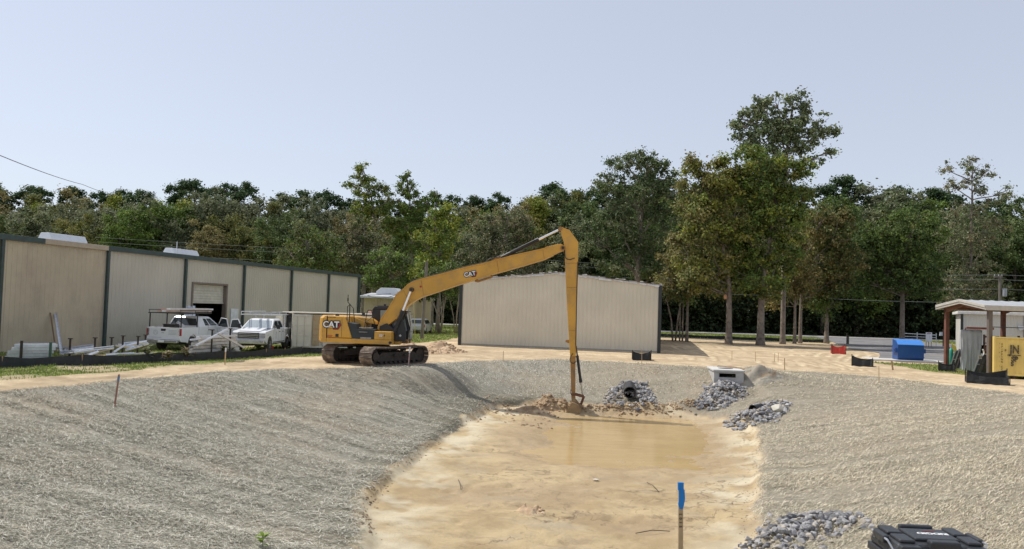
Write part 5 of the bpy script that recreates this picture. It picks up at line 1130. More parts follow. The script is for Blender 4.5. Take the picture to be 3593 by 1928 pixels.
stake('short dark gatepost beside the orange mesh box', 2972, 1220, 1.3, .16, (0, 0), BLKM, D=97, name='gatepost', group='dark gateposts', cat='post')
stake('thinner dark gatepost just right of the first', 2977, 1222, 1.1, .1, (0, 0), BLKM, D=96, name='gatepost', group='dark gateposts', cat='post')

# ---- rocks
ROCKM = [mat('grey riprap %d' % i, c, .85, 0, .25, 3, .4, 12, col2=c2, c2scale=4) for i, (c, c2) in enumerate((((.255, .25, .25), (.16, .155, .16)), ((.36, .35, .345), (.26, .25, .25)), ((.17, .165, .17), (.1, .1, .105)), ((.42, .37, .30), (.3, .27, .23))))]
RS = []
for k in range(14):
    bm = bmesh.new(); rd = random.Random(k + 50); pts = []
    for i in range(16):
        v = Vector((rd.gauss(0, 1), rd.gauss(0, 1), rd.gauss(0, 1))).normalized(); v = Vector((v.x * rd.uniform(.8, 1.25), v.y * rd.uniform(.65, 1.0), v.z * rd.uniform(.5, .8))); pts.append(bm.verts.new(v * .5))
    r_ = bmesh.ops.convex_hull(bm, input=pts); bmesh.ops.delete(bm, geom=list({v for v in list(r_['geom_interior']) + list(r_['geom_unused']) if isinstance(v, bmesh.types.BMVert)}), context='VERTS')
    bmesh.ops.bevel(bm, geom=bm.edges[:], offset=.012, segments=1, affect='EDGES'); bmesh.ops.recalc_face_normals(bm, faces=bm.faces)
    me = bpy.data.meshes.new('rock'); bm.to_mesh(me); bm.free(); RS.append(me)
RM = {}
def rockmesh(k, m):
    if (k, m) not in RM: a = RS[k].copy(); a.materials.append(ROCKM[m]); RM[(k, m)] = a
    return RM[(k, m)]
rocks = []; KEEP = []
def pile(label, cells, n, s0, s1, heap, group, seed):
    """rocks over a patch given by corner pixels; heap: extra height in the middle"""
    rd = random.Random(seed); P = [gp(*c) for c in cells]; x0 = min(p[0] for p in P); x1 = max(p[0] for p in P); y0 = min(p[1] for p in P); y1 = max(p[1] for p in P)
    k = 0
    while k < n:
        x = rd.uniform(x0, x1); y = rd.uniform(y0, y1); s = float(sdf(P, np.array([x]), np.array([y]))[0])
        if s > abs(rd.gauss(0, .22)) - .12: continue
        if any(abs(x - kx) < kr and y < ky + .15 and y > ky - 1.2 for kx, ky, kr in KEEP): continue
        z = g(x, y) + heap * max(0, min(1, -s / .9)) * rd.uniform(.5, 1.0) + .02; sz = (s0 + (s1 - s0) * rd.random() ** 1.7) * (1.3 if rd.random() < .08 else 1)
        rocks.append((x, y, z, sz, rd.randrange(14), rd.choice((0, 0, 0, 1, 1, 2, 3)), label, group, rd.uniform(0, 6.28), rd.uniform(-.6, .6), rd.uniform(-.6, .6))); k += 1
c = onG(2213, 1398); PM = atY(2210, 1379, c.y - .9); KEEP.append((PM.x, PM.y, .42))
pile('grey riprap rock piled below the black pipe mouth in the far bank', [(2120, 1415), (2135, 1375), (2190, 1342), (2265, 1345), (2300, 1400), (2310, 1428), (2180, 1440)], 420, .14, .34, .45, 'riprap round the pipe mouth in the far bank', 1)
pile('grey riprap rock tumbling below the concrete inlet', [(2430, 1435), (2470, 1370), (2510, 1338), (2580, 1345), (2620, 1370), (2570, 1415), (2500, 1446)], 420, .14, .36, .38, 'riprap below the concrete inlet', 2)
pile('grey riprap rock round the ribbed pipe on the right bank', [(2548, 1490), (2600, 1450), (2700, 1412), (2765, 1412), (2775, 1440), (2700, 1485), (2600, 1512), (2560, 1508)], 400, .12, .36, .32, 'riprap round the ribbed pipe on the right bank', 3)
pile('grey riprap rock in the near heap at the bottom of the bank', [(2590, 1930), (2680, 1872), (2790, 1815), (2920, 1803), (3045, 1822), (3060, 1850), (2960, 1872), (2850, 1915), (2820, 1960), (2600, 1990)], 950, .08, .27, .30, 'riprap of the near heap', 4)
rocks.sort(key=lambda r: -r[3] / r[1]); rest = MB()
for i, (x, y, z, s, k, m, lab, grp, a, b, c) in enumerate(rocks):
    if i < 290:
        o = bpy.data.objects.new('riprap_rock', rockmesh(k, m)); COL.objects.link(o); o.location = (x, y, z); o.scale = (s, s, s); o.rotation_euler = (b, c, a); tag(o, lab, 'rock', grp)
    else:
        me = RS[k]; M = Matrix.Translation((x, y, z)) @ Matrix.Rotation(a, 4, 'Z') @ Matrix.Rotation(b, 4, 'X') @ Matrix.Diagonal((s, s, s, 1)); rest.add([M @ v.co for v in me.vertices], [tuple(p.vertices) for p in me.polygons], m)
tag(rest.build('riprap', ROCKM), 'smaller grey rocks filling the gaps of the riprap heaps', 'riprap', kind='stuff')
o = bpy.data.objects.new('pale_rock', RS[3].copy()); o.data.materials.append(mat('cream rock', (.62, .58, .48), .8, 0, .1)); COL.objects.link(o); c = onG(2727, 1456); o.location = c + Vector((0, 0, .3)); o.scale = (.6, .5, .55); tag(o, 'large cream-coloured rock lying on the right bank riprap', 'rock')
o = bpy.data.objects.new('sand_stone', RS[5].copy()); o.data.materials.append(mat('cream rock', (.62, .58, .48), .8, 0, .1)); COL.objects.link(o); c = onG(2092, 1690); o.location = c + Vector((0, 0, .03)); o.scale = (.22, .15, .14); tag(o, 'small pale stone alone in the middle of the sandy pit floor', 'rock')

# ---- pipes
PIPE = mat('black corrugated plastic', (.02, .021, .024), .4, 0, .1)
def cpipe(label, c, d, L_, r, ribs=True):
    t = thing('drain_pipe', label, 'pipe', c); d = Vector(d).normalized(); o = MB(); n = 24; rings = []; k = int(L_ / .035)
    u = d.orthogonal().normalized(); v = d.cross(u)
    for i in range(k + 1):
        rr = r * (1 + (.055 * (1 if (i // 2) % 2 else -1) if ribs else 0)); rings.append([d * (-L_ * i / k) + (u * math.cos(6.283 * j / n) + v * math.sin(6.283 * j / n)) * rr for j in range(n)])
    inner = [[d * (-L_ * i) + (u * math.cos(6.283 * j / n) + v * math.sin(6.283 * j / n)) * r * .86 for j in range(n)] for i in (1, 0)]
    o.loft(inner + rings, caps=False); o.build('pipe_wall', PIPE, t); MB().tube(d * -L_ * .9, d * (-L_ * .9 - .02), r * .9, n=24).build('pipe_bore', DARKIN, t)
    return t
cpipe('large black pipe mouth sticking out of the rocks in the far bank', PM, (-.12, -1, -.10), 1.7, .33, False)
c = onG(2640, 1455); p = atY(2642, 1440, c.y - .15); cpipe('black ribbed pipe end lying among rocks on the right bank', p, (-.75, -.6, -.10), .6, .27)
c = onG(2752, 1832); p = atY(2752, 1842, c.y - .1); cpipe('black ribbed pipe end poking from the near rock heap', p, (-.9, -.5, -.2), .34, .17)

# ---- concrete drop inlet
c0_ = atY(2506, 1300, 46.4); zt = atY(2506, 1300, 46.4).z
dr = thing('drop_inlet', 'pale concrete drop inlet box with a dark slot set into the far bank', 'inlet', (c0_.x, 46.4, 0), R(-6))
ztp = atY(2504, 1297, 46.4).z; wI = 1.62; dI = 2.6
wl = MB(); wl.box(0, wI, 0, .12, ztp - 1.35, ztp - .42).box(0, .28, 0, .12, ztp - .421, ztp - .2).box(wI - .28 - .15, wI, 0, .12, ztp - .421, ztp - .2).box(0, wI, 0, .12, ztp - .201, ztp - .10).box(0, .12, .121, dI, ztp - 1.5, ztp - .1).box(wI - .12, wI, .121, dI, ztp - 1.5, ztp - .1).box(.121, wI - .121, dI - .12, dI, ztp - 1.5, ztp - .1)
wl.build('box_wall', CONC, dr)
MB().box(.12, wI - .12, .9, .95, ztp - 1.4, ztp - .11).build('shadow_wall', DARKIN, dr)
MB().box(-.06, wI + .06, -.07, dI + .05, ztp - .1, ztp + .0).build('lid', mat('pale concrete', (.55, .54, .51), .85, 0, .08, 3), dr, bevel=.015)
MB().tube((wI * .5, 1.3, ztp), (wI * .5, 1.3, ztp + .015), .42, n=28).build('manhole_cover', mat('cast iron', (.08, .075, .07), .7), dr)
MB().tube((wI * .48, -.01, ztp - .62), (wI * .48, .0, ztp - .62), .06, n=14).build('lifting_hole', DARKIN, dr)

# ---- earth: clods along the toe, the heap at the bucket, the pile by the building
CLAY = mat('brown clay', (.34, .24, .145), .9, 0, .3, 3, .6, 12, col2=(.45, .34, .21), c2scale=2); DRYD = mat('dry brown dirt', (.44, .31, .19), .9, 0, .3, 3, .6, 12, col2=(.55, .42, .27), c2scale=2)
def clods(name, label, spots, m, kind='stuff', cat='earth'):
    mb = MB()
    for x, y, z, s in spots:
        me = RS[random.randrange(14)]; M = Matrix.Translation((x, y, z)) @ Matrix.Rotation(random.uniform(0, 6.28), 4, 'Z') @ Matrix.Rotation(random.uniform(-.8, .8), 4, 'X') @ Matrix.Diagonal((s, s, s * .8, 1)); mb.add([M @ v.co for v in me.vertices], [tuple(p.vertices) for p in me.polygons])
    o = mb.build(name, m); return tag(o, label, cat, kind=kind)
sp_ = []
for i in range(520):
    x = random.uniform(2.0, 10.4); y = 42.8 + random.gauss(0, .28); sp_.append((x, y, g(x, y) + .02, random.uniform(.06, .24)))
for i in range(260):
    x = random.uniform(-1.6, 2.8); y = random.uniform(36.5, 43.4); 
    if random.random() < math.exp(-abs(x - (-1.0 + (43 - y) * .25 + .8)) * .8): sp_.append((x, y, g(x, y) + .01, random.uniform(.05, .22)))
clods('clods', 'lumps of brown wet clay along the far toe of the pit', sp_, CLAY)
sp_ = []                                                              # bitten edge of the left bank
rd = random.Random(5)
for i in range(520):
    k = rd.randrange(1, 6); a = Vector(PIT[k]); b = Vector(PIT[k + 1]); p = a.lerp(b, rd.random()) + Vector((rd.gauss(-.2, .16), 0)); sp_.append((p.x, p.y, g(p.x, p.y), rd.uniform(.02, .10)))
for i in range(300):
    k = rd.randrange(11, 16); a = Vector(PIT[k]); b = Vector(PIT[k + 1]); p = a.lerp(b, rd.random()) + Vector((rd.gauss(.1, .2), 0)); sp_.append((p.x, p.y, g(p.x, p.y), rd.uniform(.02, .06)))
clods('crumbled_earth', 'crumbs of dark earth along the foot of the straw banks', sp_, mat('dark earth', (.25, .18, .115), .95, 0, .3, 3, .6, 12))
def mound(name, label, px, py, w, d, h, m, seed, n=220, s=(.06, .3), kindm=None):
    c = onG(px, py); t = thing(name, label, 'earth pile', c); a = np.linspace(-1, 1, 40); A, Bq = np.meshgrid(a, a); r = np.sqrt(A ** 2 + Bq ** 2)
    X = A * w; Y = Bq * d; gz = G(X + c.x, Y + c.y, False) - c.z
    Z = gz - .15 + (h + .15) * np.clip(1 - r, 0, 1) ** .8 * (.65 + .9 * vn(A * 3.2 + seed, Bq * 3.2, seed)) + .22 * h * fbm(A * 9, Bq * 9, 3, seed) * (r < .9)
    ii = (np.arange(39)[:, None] * 40 + np.arange(39)[None, :]).ravel(); o = np_mesh('heap', np.stack([X.ravel(), Y.ravel(), Z.ravel()], 1), np.stack([ii, ii + 1, ii + 41, ii + 40], 1), m); o.parent = t
    mb = MB(); rd = random.Random(seed)
    for i in range(n):
        q = rd.random() ** .6; th = rd.uniform(0, 6.28); u, v = q * math.cos(th), q * math.sin(th); iu, iv = int((u + 1) / 2 * 39), int((v + 1) / 2 * 39); sz = rd.uniform(*s)
        M = Matrix.Translation((u * w, v * d, Z[iv, iu])) @ Matrix.Rotation(rd.uniform(0, 6.28), 4, 'Z') @ Matrix.Rotation(rd.uniform(-.8, .8), 4, 'X') @ Matrix.Diagonal((sz, sz, sz * .8, 1)); me = RS[rd.randrange(14)]; mb.add([M @ x.co for x in me.vertices], [tuple(p.vertices) for p in me.polygons])
    o = mb.build('lumps', m, t); o['kind'] = 'stuff'; return t
mound('clay_pile', 'brown wet clay heap piled against the excavator bucket', 1925, 1432, 1.05, .8, .60, CLAY, 3, 220)
mound('clay_pile', 'low smear of clay spreading left of the bucket heap', 1870, 1450, 1.6, .9, .22, CLAY, 9, 120, (.05, .2))
mound('dirt_pile', 'dry brown dirt pile between the excavator tracks and the gabled building', 1545, 1236, 1.9, 1.4, .55, DRYD, 4, 260, (.06, .3))
mound('dirt_pile', 'small dirt pile peeking over the near track of the excavator', 1440, 1225, 1.6, 1.2, .38, DRYD, 6, 120, (.06, .25))
mound('spoil_berm', 'grey straw-dusted berm beside the concrete inlet', 2665, 1325, 1.7, 1.1, .40, mat('straw dusted spoil', (.33, .30, .24), .95, 0, .25, 4, .6, 25, col2=(.26, .19, .12), c2scale=2), 7, 80, (.04, .12))
log = thing('rolled_wattle', 'rough brown rolled wattle lying along the crest behind the concrete inlet', 'wattle', onG(2520, 1292)); a_ = onG(2520, 1296); b_ = onG(2640, 1312); q_ = onG(2520, 1292)
MB().path([a_ - q_ + Vector((0, 0, .08)), (a_ - q_) * .5 + (b_ - q_) * .5 + Vector((0, .1, .12)), b_ - q_ + Vector((0, 0, .05))], .14, 9).build('roll', mat('wattle', (.25, .18, .11), .95, 0, .35, 8, .8, 20), log)
# bare roots / sticks on the pit floor
for i, (lab, a, b) in enumerate((('thin dark twig lying at the near left of the pit floor', (1608, 1690), (1617, 1724)), ('long thin stick lying flat on the pit floor near the blue-topped stake', (2230, 1878), (2350, 1872)), ('thin forked twig lying right of centre on the pit floor', (2270, 1697), (2312, 1730)))):
    A = onG(*a) + Vector((0, 0, .02)); Bq = onG(*b) + Vector((0, 0, .03)); o = MB().path([A, A.lerp(Bq, .5) + Vector((0, 0, .05)), Bq], .011, 5).build('twig', BARKD); tag(o, lab, 'twig')
mound('mud_lump', 'cracked brown clay lump in the middle of the near pit floor', 1862, 1798, .55, .5, .16, DRYD, 12, 40, (.03, .14))

# ---- seedling and weeds
def weed(label, c, n, h, L_, w, pal, seed, name='seedling', group=None, cat='plant'):
    t = thing(name, label, cat, c, 0, group); rd = random.Random(seed); V = []; F = []; cols = []; st_ = MB()
    for i in range(n):
        a = rd.uniform(0, 6.28); z0 = h * rd.uniform(.35, 1); out = Vector((math.cos(a), math.sin(a), rd.uniform(.1, .8))).normalized(); sd_ = Vector((-math.sin(a), math.cos(a), 0)); p = Vector((0, 0, z0)); l = L_ * rd.uniform(.6, 1.1)
        k = len(V); V += [p, p + out * l * .35 + sd_ * w, p + out * l * .7 + sd_ * w * .7 - Vector((0, 0, l * .05)), p + out * l - Vector((0, 0, l * .2)), p + out * l * .7 - sd_ * w * .7 - Vector((0, 0, l * .05)), p + out * l * .35 - sd_ * w]; F.append((k, k + 1, k + 5)); F.append((k + 1, k + 2, k + 4)); F.append((k + 1, k + 4, k + 5)); F.append((k + 2, k + 3, k + 4)); c_ = PAL2[pal][rd.randrange(3)]; cols += [c_] * 4
    st_.tube((0, 0, -.05), (0, 0, h), .006 + h * .008, .003, 6); o = np_mesh('leaves', [tuple(v) for v in V], F, leafm('weed')); face_color(o.data, np.array(cols)); o.parent = t; st_.build('stem', mat('green stem', (.12, .16, .04), .7), t); return t
PAL2 = {'bright': [(.22, .33, .04), (.28, .38, .06), (.18, .27, .04)], 'dull': [(.10, .14, .04), (.14, .17, .06), (.24, .20, .12)], 'dry': [(.38, .30, .18), (.30, .22, .13), (.2, .2, .08)]}
c = onG(921, 1932); q_ = c.y / 10; weed('bright green seedling at the bottom edge of the straw bank', c, 22, .17 * q_, .12 * q_, .024 * q_, 'bright', 1)
for i, (px, py, h, pal, lab) in enumerate(((500, 1262, .7, 'dull', 'feathery green weed clump left of the ladder-racked pickup'), (575, 1262, .5, 'dry', 'dried weed clump just below the pickup tailgate'), (640, 1255, .55, 'dry', 'tan weed clump beside the pickup rear wheel'), (775, 1243, .6, 'dull', 'green weed tangled in the metal pile before the parked pickups'), (805, 1241, .45, 'dull', 'lower weed at the right end of the metal pile'))):
    c = onG(px, py + 14); weed(lab, c + Vector((0, .4, 0)), 90, h, h * .7, .035, pal, i + 3, 'weed_clump', 'weeds in the warehouse yard')

# ---- dumpster on its slab
DB = mat('blue dumpster paint', (.012, .075, .27), .4, 0, .12, 1.5, col2=(.03, .09, .22), c2scale=2, c2lo=.5, c2hi=.7); DBL = mat('blue plastic lid', (.05, .22, .62), .45, 0, .05)
c = onG(3150, 1268); dm_ = thing('dumpster', 'blue front-load dumpster with a lighter blue sloping lid', 'dumpster', (c.x, c.y, c.z + .105), R(-10)); W_, Dp, = 1.86, 1.5
MB().side([(0, .08), (0, .2)], 0, .01) if False else None
b = MB(); b.prism([(0, .12, .0), (0, -.0, .22), (0, .0, 1.12), (0, .55, 1.42), (0, Dp, 1.50), (0, Dp, .0)], (W_, 0, 0)); b.build('body', DB, dm_, bevel=.012)
MB().prism([(.0, -.03, 1.13), (.0, .52, 1.44), (.0, .56, 1.44), (.0, Dp, 1.52), (.0, Dp, 1.55), (0, .55, 1.48), (0, -.05, 1.17)], (W_, 0, 0)).build('lid', DBL, dm_)
MB().box(-.02, W_ + .02, -.03, .0, .20, .27).build('rim', DB, dm_); 
for x in (-.16, W_): MB().box(x, x + .16, .1, 1.1, .55, .62).box(x, x + .16, .1, 1.1, .80, .87).box(x, x + .16, .1, .16, .62, .80).build('fork_pocket', DB, dm_)
slab = MB(); P0_ = onG(3080, 1273); slab = thing('concrete_slab', 'thin pale concrete slab under and left of the dumpster', 'slab', (c.x, c.y, 0), R(-10)); zc = c.z
MB().box(-1.9, 3.3, -.45, 3.0, zc - .12, zc + .10).build('slab', mat('pale concrete slab', (.55, .53, .49), .85, 0, .1, 2), slab, bevel=.02)
# ---- white site sign, pipe gate
p = put_at(3259, 1230, 96); sg = thing('site_sign', 'white site notice board on dark posts beyond the driveway', 'sign', p, R(-8)); MB().box(-.34, .34, 0, .04, .62, 1.70).build('board', mat('white sign board', (.8, .8, .8), .5, 0, .02), sg)
for x in (-.30, -.02, .25): MB().box(x, x + .05, .05, .1, -.2, 1.5).build('post', BLKM, sg)
text('heading', 'NOTICE', .12, mat('dark red print', (.25, .05, .08), .6), sg, Matrix.Translation((-.02, -.01, 1.58)) @ Matrix.Rotation(R(90), 4, 'X'), .008, .003)
mk = MB().box(-.28, .08, -.006, 0, 1.44, 1.46)
for k in range(5): mk.box(.04 - .02 * (k % 2), .14, -.006, 0, 1.0 + k * .07, 1.02 + k * .07)
mk.box(-.3, -.05, -.006, 0, .75, .765); mk.build('print', mat('grey print', (.4, .42, .45), .6), sg)
p = put_at(3175, 1210, 100); gt = thing('pipe_gate', 'low galvanised pipe gate seen over the dumpster', 'gate', p, R(-6)); q = MB(); q.tube((-.6, 0, 1.45), (3.6, 0, 1.35), .05).tube((-.6, 0, 1.1), (3.6, 0, 1.05), .04); q.build('rail', GAL, gt)
for x in (-.6, 1.4, 3.6): MB().tube((x, 0, -.2), (x, 0, 1.6), .05).build('post', GAL, gt)
MB().tube((4.4, 0, -.2), (4.4, 0, 2.1), .07).build('post', BLKM, gt); MB().box(4.0, 4.3, -.1, .1, 1.3, 1.75).build('control_box', UNIT, gt)

# ---- utility poles and lines
POLE = mat('weathered pole', (.17, .15, .125), .85, 0, .2, 2); WIRE = mat('cable', (.05, .05, .055), .6)
p = put_at(1479, 1207, 72); pole1 = thing('utility_pole', 'weathered wooden utility pole between the white car and the crape myrtle', 'pole', p); zt = atY(1489, 916, 72).z - p.z; MB().path([(0, 0, -.3), (.12, 0, zt * .5), (.2, 0, zt)], [.16, .14, .11], 10).build('pole', POLE, pole1)
top1 = p + Vector((.2, 0, zt - .25))
def wire(label, pts, r=.02, sag=0., m=WIRE, name='cable', cat='cable', group=None):
    P = []
    for a, b in zip(pts[:-1], pts[1:]):
        a = Vector(a); b = Vector(b)
        for i in range(12): t = i / 12; q = a.lerp(b, t); q.z -= sag * 4 * t * (1 - t); P.append(q)
    P.append(Vector(pts[-1])); o = MB().path(P, r, 5).build(name, m); return tag(o, label, cat, group)
wire('service cable dropping from the pole to the warehouse corner', [top1, atY(1390, 1035, 74), atY(1290, 1037, 78)], .03, .25)
wire('second cable from the warehouse corner toward the low shed', [atY(1255, 1036, 78), atY(1400, 1027, 90)], .025, .1)
gy = onG(1457, 1190); wire('yellow-sleeved guy wire running down from the utility pole', [top1 + Vector((0, 0, -1.5)), Vector((gy.x - .25, gy.y, gy.z + 3.0)), gy], .03, 0, mat('yellow guy guard', (.55, .5, .16), .5), 'guy_wire', 'guy wire')
wire('dark power line crossing the sky at the top left', [atY(-300, 470, 40), atY(-5, 544, 52), atY(290, 648, 100), atY(420, 690, 128)], .028, .15)
p = put_at(3508, 1080, 104); p2 = thing('utility_pole', 'roadside pole with crossarm and transformer above the canopy roof', 'pole', p, R(-10)); z2 = atY(3508, 968, 104).z - p.z
MB().path([(0, 0, -.3), (0, 0, z2 + .1)], [.2, .15], 10).build('pole', POLE, p2); MB().box(-.75, .3, -.1, .02, z2 - .25, z2 - .05).build('crossarm', POLE, p2); MB().tube((.48, -.2, z2 - 2.6), (.48, -.2, z2 - 1.6), .26, n=14).build('transformer', mat('grey transformer', (.3, .32, .33), .5), p2)
q = MB()
for x in (-.65, -.2, .2): q.tube((x, -.04, z2 - .05), (x, -.04, z2 + .15), .04)
q.build('insulators', UNIT, p2)
for i, (dz, lab) in enumerate(((0.1, 'top power line along the road'), (-.5, 'second power line along the road'), (-1.7, 'lower power line along the road'), (-3.4, 'lowest slack line along the road'))):
    wire(lab, [(-60, 118.5, 8.2 + dz * 1.1), (0, 118.5, 7.2 + dz), (38, 117, 6.4 + dz), (p.x, p.y, p.z + z2 + dz), (110, 96, p.z + z2 + dz)], .02, .25, mat('aluminium line', (.22, .24, .24), .5), group='power lines along the road')

# ---- things under and beside the canopy
TARP = mat('grey tarpaulin', (.44, .45, .47), .5, 0, .1, 2)
t0 = U(3410, 1280, 56.5); tp = thing('tarp_covered_stack', 'tall stack shrouded in a creased grey tarpaulin under the canopy', 'stack', (t0.x, 56.5, g(t0.x, 56.5)), R(-20))
def drape(w, d, h, seed, n=26):
    V = []; F = []; rows = 14
    per = [(-w / 2 + w * i / n, 0) for i in range(n)] + [(w / 2, d * i / 8) for i in range(8)] + [(w / 2 - w * i / n, d) for i in range(n)] + [(-w / 2, d - d * i / 8) for i in range(8)]
    m = len(per)
    for r_ in range(rows + 1):
        t = r_ / rows; z = h * (1 - t)
        for k, (x, y) in enumerate(per):
            bul = 1 + .06 * math.sin(t * 5 + k * .3); f = (float(vn(k * .55, t * 3, seed)) - .5) * .15 * (.3 + t); zz = z + (.0 if r_ else .16 * (float(vn(k * .3, 1, seed)) - .5)); V.append((x * bul + f * .3, y * bul - f if y < d / 2 else y * bul + f, zz))
    V.append((0, d / 2, h + .06)); c_ = len(V) - 1
    for r_ in range(rows):
        for k in range(m): F.append((r_ * m + k, r_ * m + (k + 1) % m, (r_ + 1) * m + (k + 1) % m, (r_ + 1) * m + k))
    for k in range(m): F.append((k, (k + 1) % m, c_))
    return MB().add(V, F)
drape(1.15, 1.2, 2.75, 3).build('tarpaulin', TARP, tp, smooth=True)
bm_ = thing('steel_beam', 'rust-red steel beam spanning above the grey tarpaulin', 'beam', (t0.x, 55.9, g(t0.x, 56)), R(-22)); MB().box(-.62, 1.0, 0, .1, 2.86, 2.90).box(-.62, 1.0, 0, .1, 2.96, 3.00).box(-.62, 1.0, .04, .06, 2.90, 2.96).build('beam_web', mat('red primer', (.33, .10, .07), .7, 0, .2), bm_)
for q_, z_ in (((-.5, 2.0), 0), ((.9, 2.0), 0)): MB().box(q_[0], q_[0] + .08, q_[1], q_[1] + .08, 0, 2.86).build('leg', RUST, bm_)
MB().box(-.5, -.42, .1, 2.08, 2.87, 2.94).build('bracket', RUST, bm_); MB().box(.9, .98, .1, 2.08, 2.87, 2.94).build('bracket', RUST, bm_)
x0_ = U(3446, 1225, 57.0); cr = thing('crate', 'black and white boxed unit on a shelf right of the tarpaulin', 'box', (x0_.x, 57.0, x0_.z - .25), R(-22)); MB().box(-.32, .38, 0, .5, 0, .5).build('case', BLKM, cr, bevel=.02); MB().prism([(.0, -.01, .1), (.22, -.01, .1), (.28, -.01, .42), (.06, -.01, .42)], (0, -.01, 0)).build('label_panel', WHT, cr); MB().box(-.4, .5, -.1, .5, -.07, -.004).build('tray', GAL, cr)
for x in (-.35, .42): MB().box(x, x + .06, .1, .16, g(x0_.x, 57) - (x0_.z - .25), -.071).build('leg', RUST, cr)
def frame_lean(label, px, py, D, w, h, lean, m, rz=0, n=2, group='window frames leaning under the canopy'):
    c = put_at(px, py, D); t = thing('window_unit', label, 'frame', c, rz, group); L_ = math.hypot(h, lean)
    def bar_(x0, x1, z0, z1, dy=0): return [(x, lean * z / h + dy + yy, z) for x, z in ((x0, z0), (x1, z0), (x1, z1), (x0, z1)) for yy in (0,)]
    b = MB()
    for x0, x1, z0, z1 in ((0, .07, 0, h), (w - .07, w, 0, h), (.07, w - .07, h - .07, h), (.07, w - .07, 0, .07), (.07, w - .07, h * .5, h * .5 + .05)): b.prism([(x + lean * z / h, 0, z) for x, z in ((x0, z0), (x1, z0), (x1, z1), (x0, z1))], (0, .05, 0))
    b.build('frame', m, t); MB().prism([(x + lean * z / h, .02, z) for x, z in ((.07, .07), (w - .07, .07), (w - .07, h - .07), (.07, h - .07))], (0, .012, 0)).build('pane', mat('dark screen', (.04, .05, .055), .4), t); return t
WF = mat('aluminium frame', (.42, .43, .43), .45, .4)
frame_lean('pale frame leaning nearest the grass by the teal bottle', 3328, 1275, 57.2, .28, 1.35, .42, WF, R(-15))
frame_lean('brown-tinged frame second from the teal bottle', 3340, 1278, 57.4, .28, 1.4, .42, mat('brown frame', (.28, .2, .16), .6), R(-15))
frame_lean('third frame leaning in the row by the teal bottle', 3352, 1280, 57.6, .3, 1.4, .38, WF, R(-15))
frame_lean('grey-green frame propped against the right canopy post', 3412, 1298, 54.4, .5, 1.2, .40, WF, R(-20))
frame_lean('dark frame closest to the right canopy post', 3436, 1304, 54.0, .42, 1.35, .42, mat('dark green frame', (.06, .08, .075), .5), R(-20))
frame_lean('narrow dark frame at the front of the leaning stack', 3425, 1302, 53.7, .3, 1.3, .42, BLK, R(-20))
c = put_at(3452, 1300, 53.9); wpp = thing('white_pipe', 'bent white plastic pipe standing by the right canopy post', 'pipe', c); MB().path([(-.25, 0, .3), (-.05, 0, .9), (.0, 0, 1.45), (-.08, 0, 1.62)], .045, 8).build('pipe', WHT, wpp)
c = put_at(3437, 1290, 53.8); pl_ = thing('slotted_plate', 'pale slotted panel leaning on the dark frames', 'panel', c + Vector((.05, -.15, .95)), R(-20)); bb_ = MB().prism([(-.2, 0, .1), (.2, 0, -.0), (.24, 0, .22), (-.16, 0, .34)], (0, .03, 0)); bb_.build('plate', WF, pl_)
sl_ = MB()
for k in range(5): sl_.prism([(-.15 + k * .075, -.005, .14 - k * .019), (-.11 + k * .075, -.005, .13 - k * .019), (-.08 + k * .075, -.005, .26 - k * .019), (-.12 + k * .075, -.005, .27 - k * .019)], (0, .004, 0))
sl_.build('slots', BLK, pl_)
c = put_at(3337, 1262, 59.0); gb = thing('gas_bottle', 'teal gas bottle standing by the left frames', 'gas bottle', c); MB().loft([[Vector((math.cos(a * .3927) * r_, math.sin(a * .3927) * r_, z)) for a in range(16)] for z, r_ in ((0, .13), (.03, .15), (1.15, .15), (1.28, .11), (1.34, .05))]).build('cylinder', mat('teal enamel', (.03, .33, .25), .4), gb, smooth=True); MB().tube((0, 0, 1.34), (0, 0, 1.48), .035).box(-.07, .07, -.02, .02, 1.48, 1.53).tube((0, -.1, 1.43), (0, .1, 1.43), .05).build('valve', GAL, gb)
for lab, px, py, D, w, h, m in (('yellow upright bucket lid behind the gas bottle', 3346, 1207, 60.5, .22, .75, mat('safety yellow', (.62, .5, .08), .5)),):
    c = put_at(px, py, D); t = thing('wheelbarrow', 'tipped wheelbarrow with a yellow tray left of the ribbed building', 'wheelbarrow', c, R(-30)); MB().prism([(-.1, 0, .75), (.25, 0, .95), (.12, 0, 1.45), (-.12, 0, 1.6)], (0, .5, 0)).build('tray', m, t); MB().path([(.2, .05, .2), (.3, .05, 1.0), (.55, .05, 1.5)], .03).path([(.2, .45, .2), (.3, .45, 1.0), (.55, .45, 1.5)], .03).build('handles', BLKM, t); MB().tube((.1, .2, .25), (.1, .3, .25), .25, n=16).build('wheel', RUB, t)
c = put_at(3377, 1278, 58); pt = thing('pallet_stack', 'dark jumble of crates between the leaning frames and the tarpaulin', 'crates', c, R(-20)); q = MB()
for k in range(5): q.box(-.45, .45, .0, .6, .06 + k * .2, .1 + k * .2).box(-.45, -.38, 0, .6, k * .2, .06 + k * .2).box(.38, .45, 0, .6, k * .2, .06 + k * .2)
q.build('slats', mat('old crate wood', (.10, .08, .06), .8, 0, .4, 6), pt); MB().box(-.5, .3, -.05, .5, 1.07, 1.12).build('board', mat('pale board', (.5, .42, .25), .7), pt)
c = put_at(3385, 1292, 55); o = MB().box(-.9, .6, 0, .09, .02, .08).build('timber', WOODN); o.location = c; o.rotation_euler = (0, 0, R(-40)); tag(o, 'pale timber lying on the grass at the foot of the tarpaulin', 'timber')
c = put_at(3482, 1260, 56.0); sh_ = thing('shelving_unit', 'dark laden shelf between the canopy post and the yellow container', 'shelf', c, R(-25)); q = MB()
for z in (.6, 1.25, 1.9, 2.3): q.box(-.5, 1.6, 0, .7, z, z + .05)
q.build('shelf_board', BLKM, sh_)
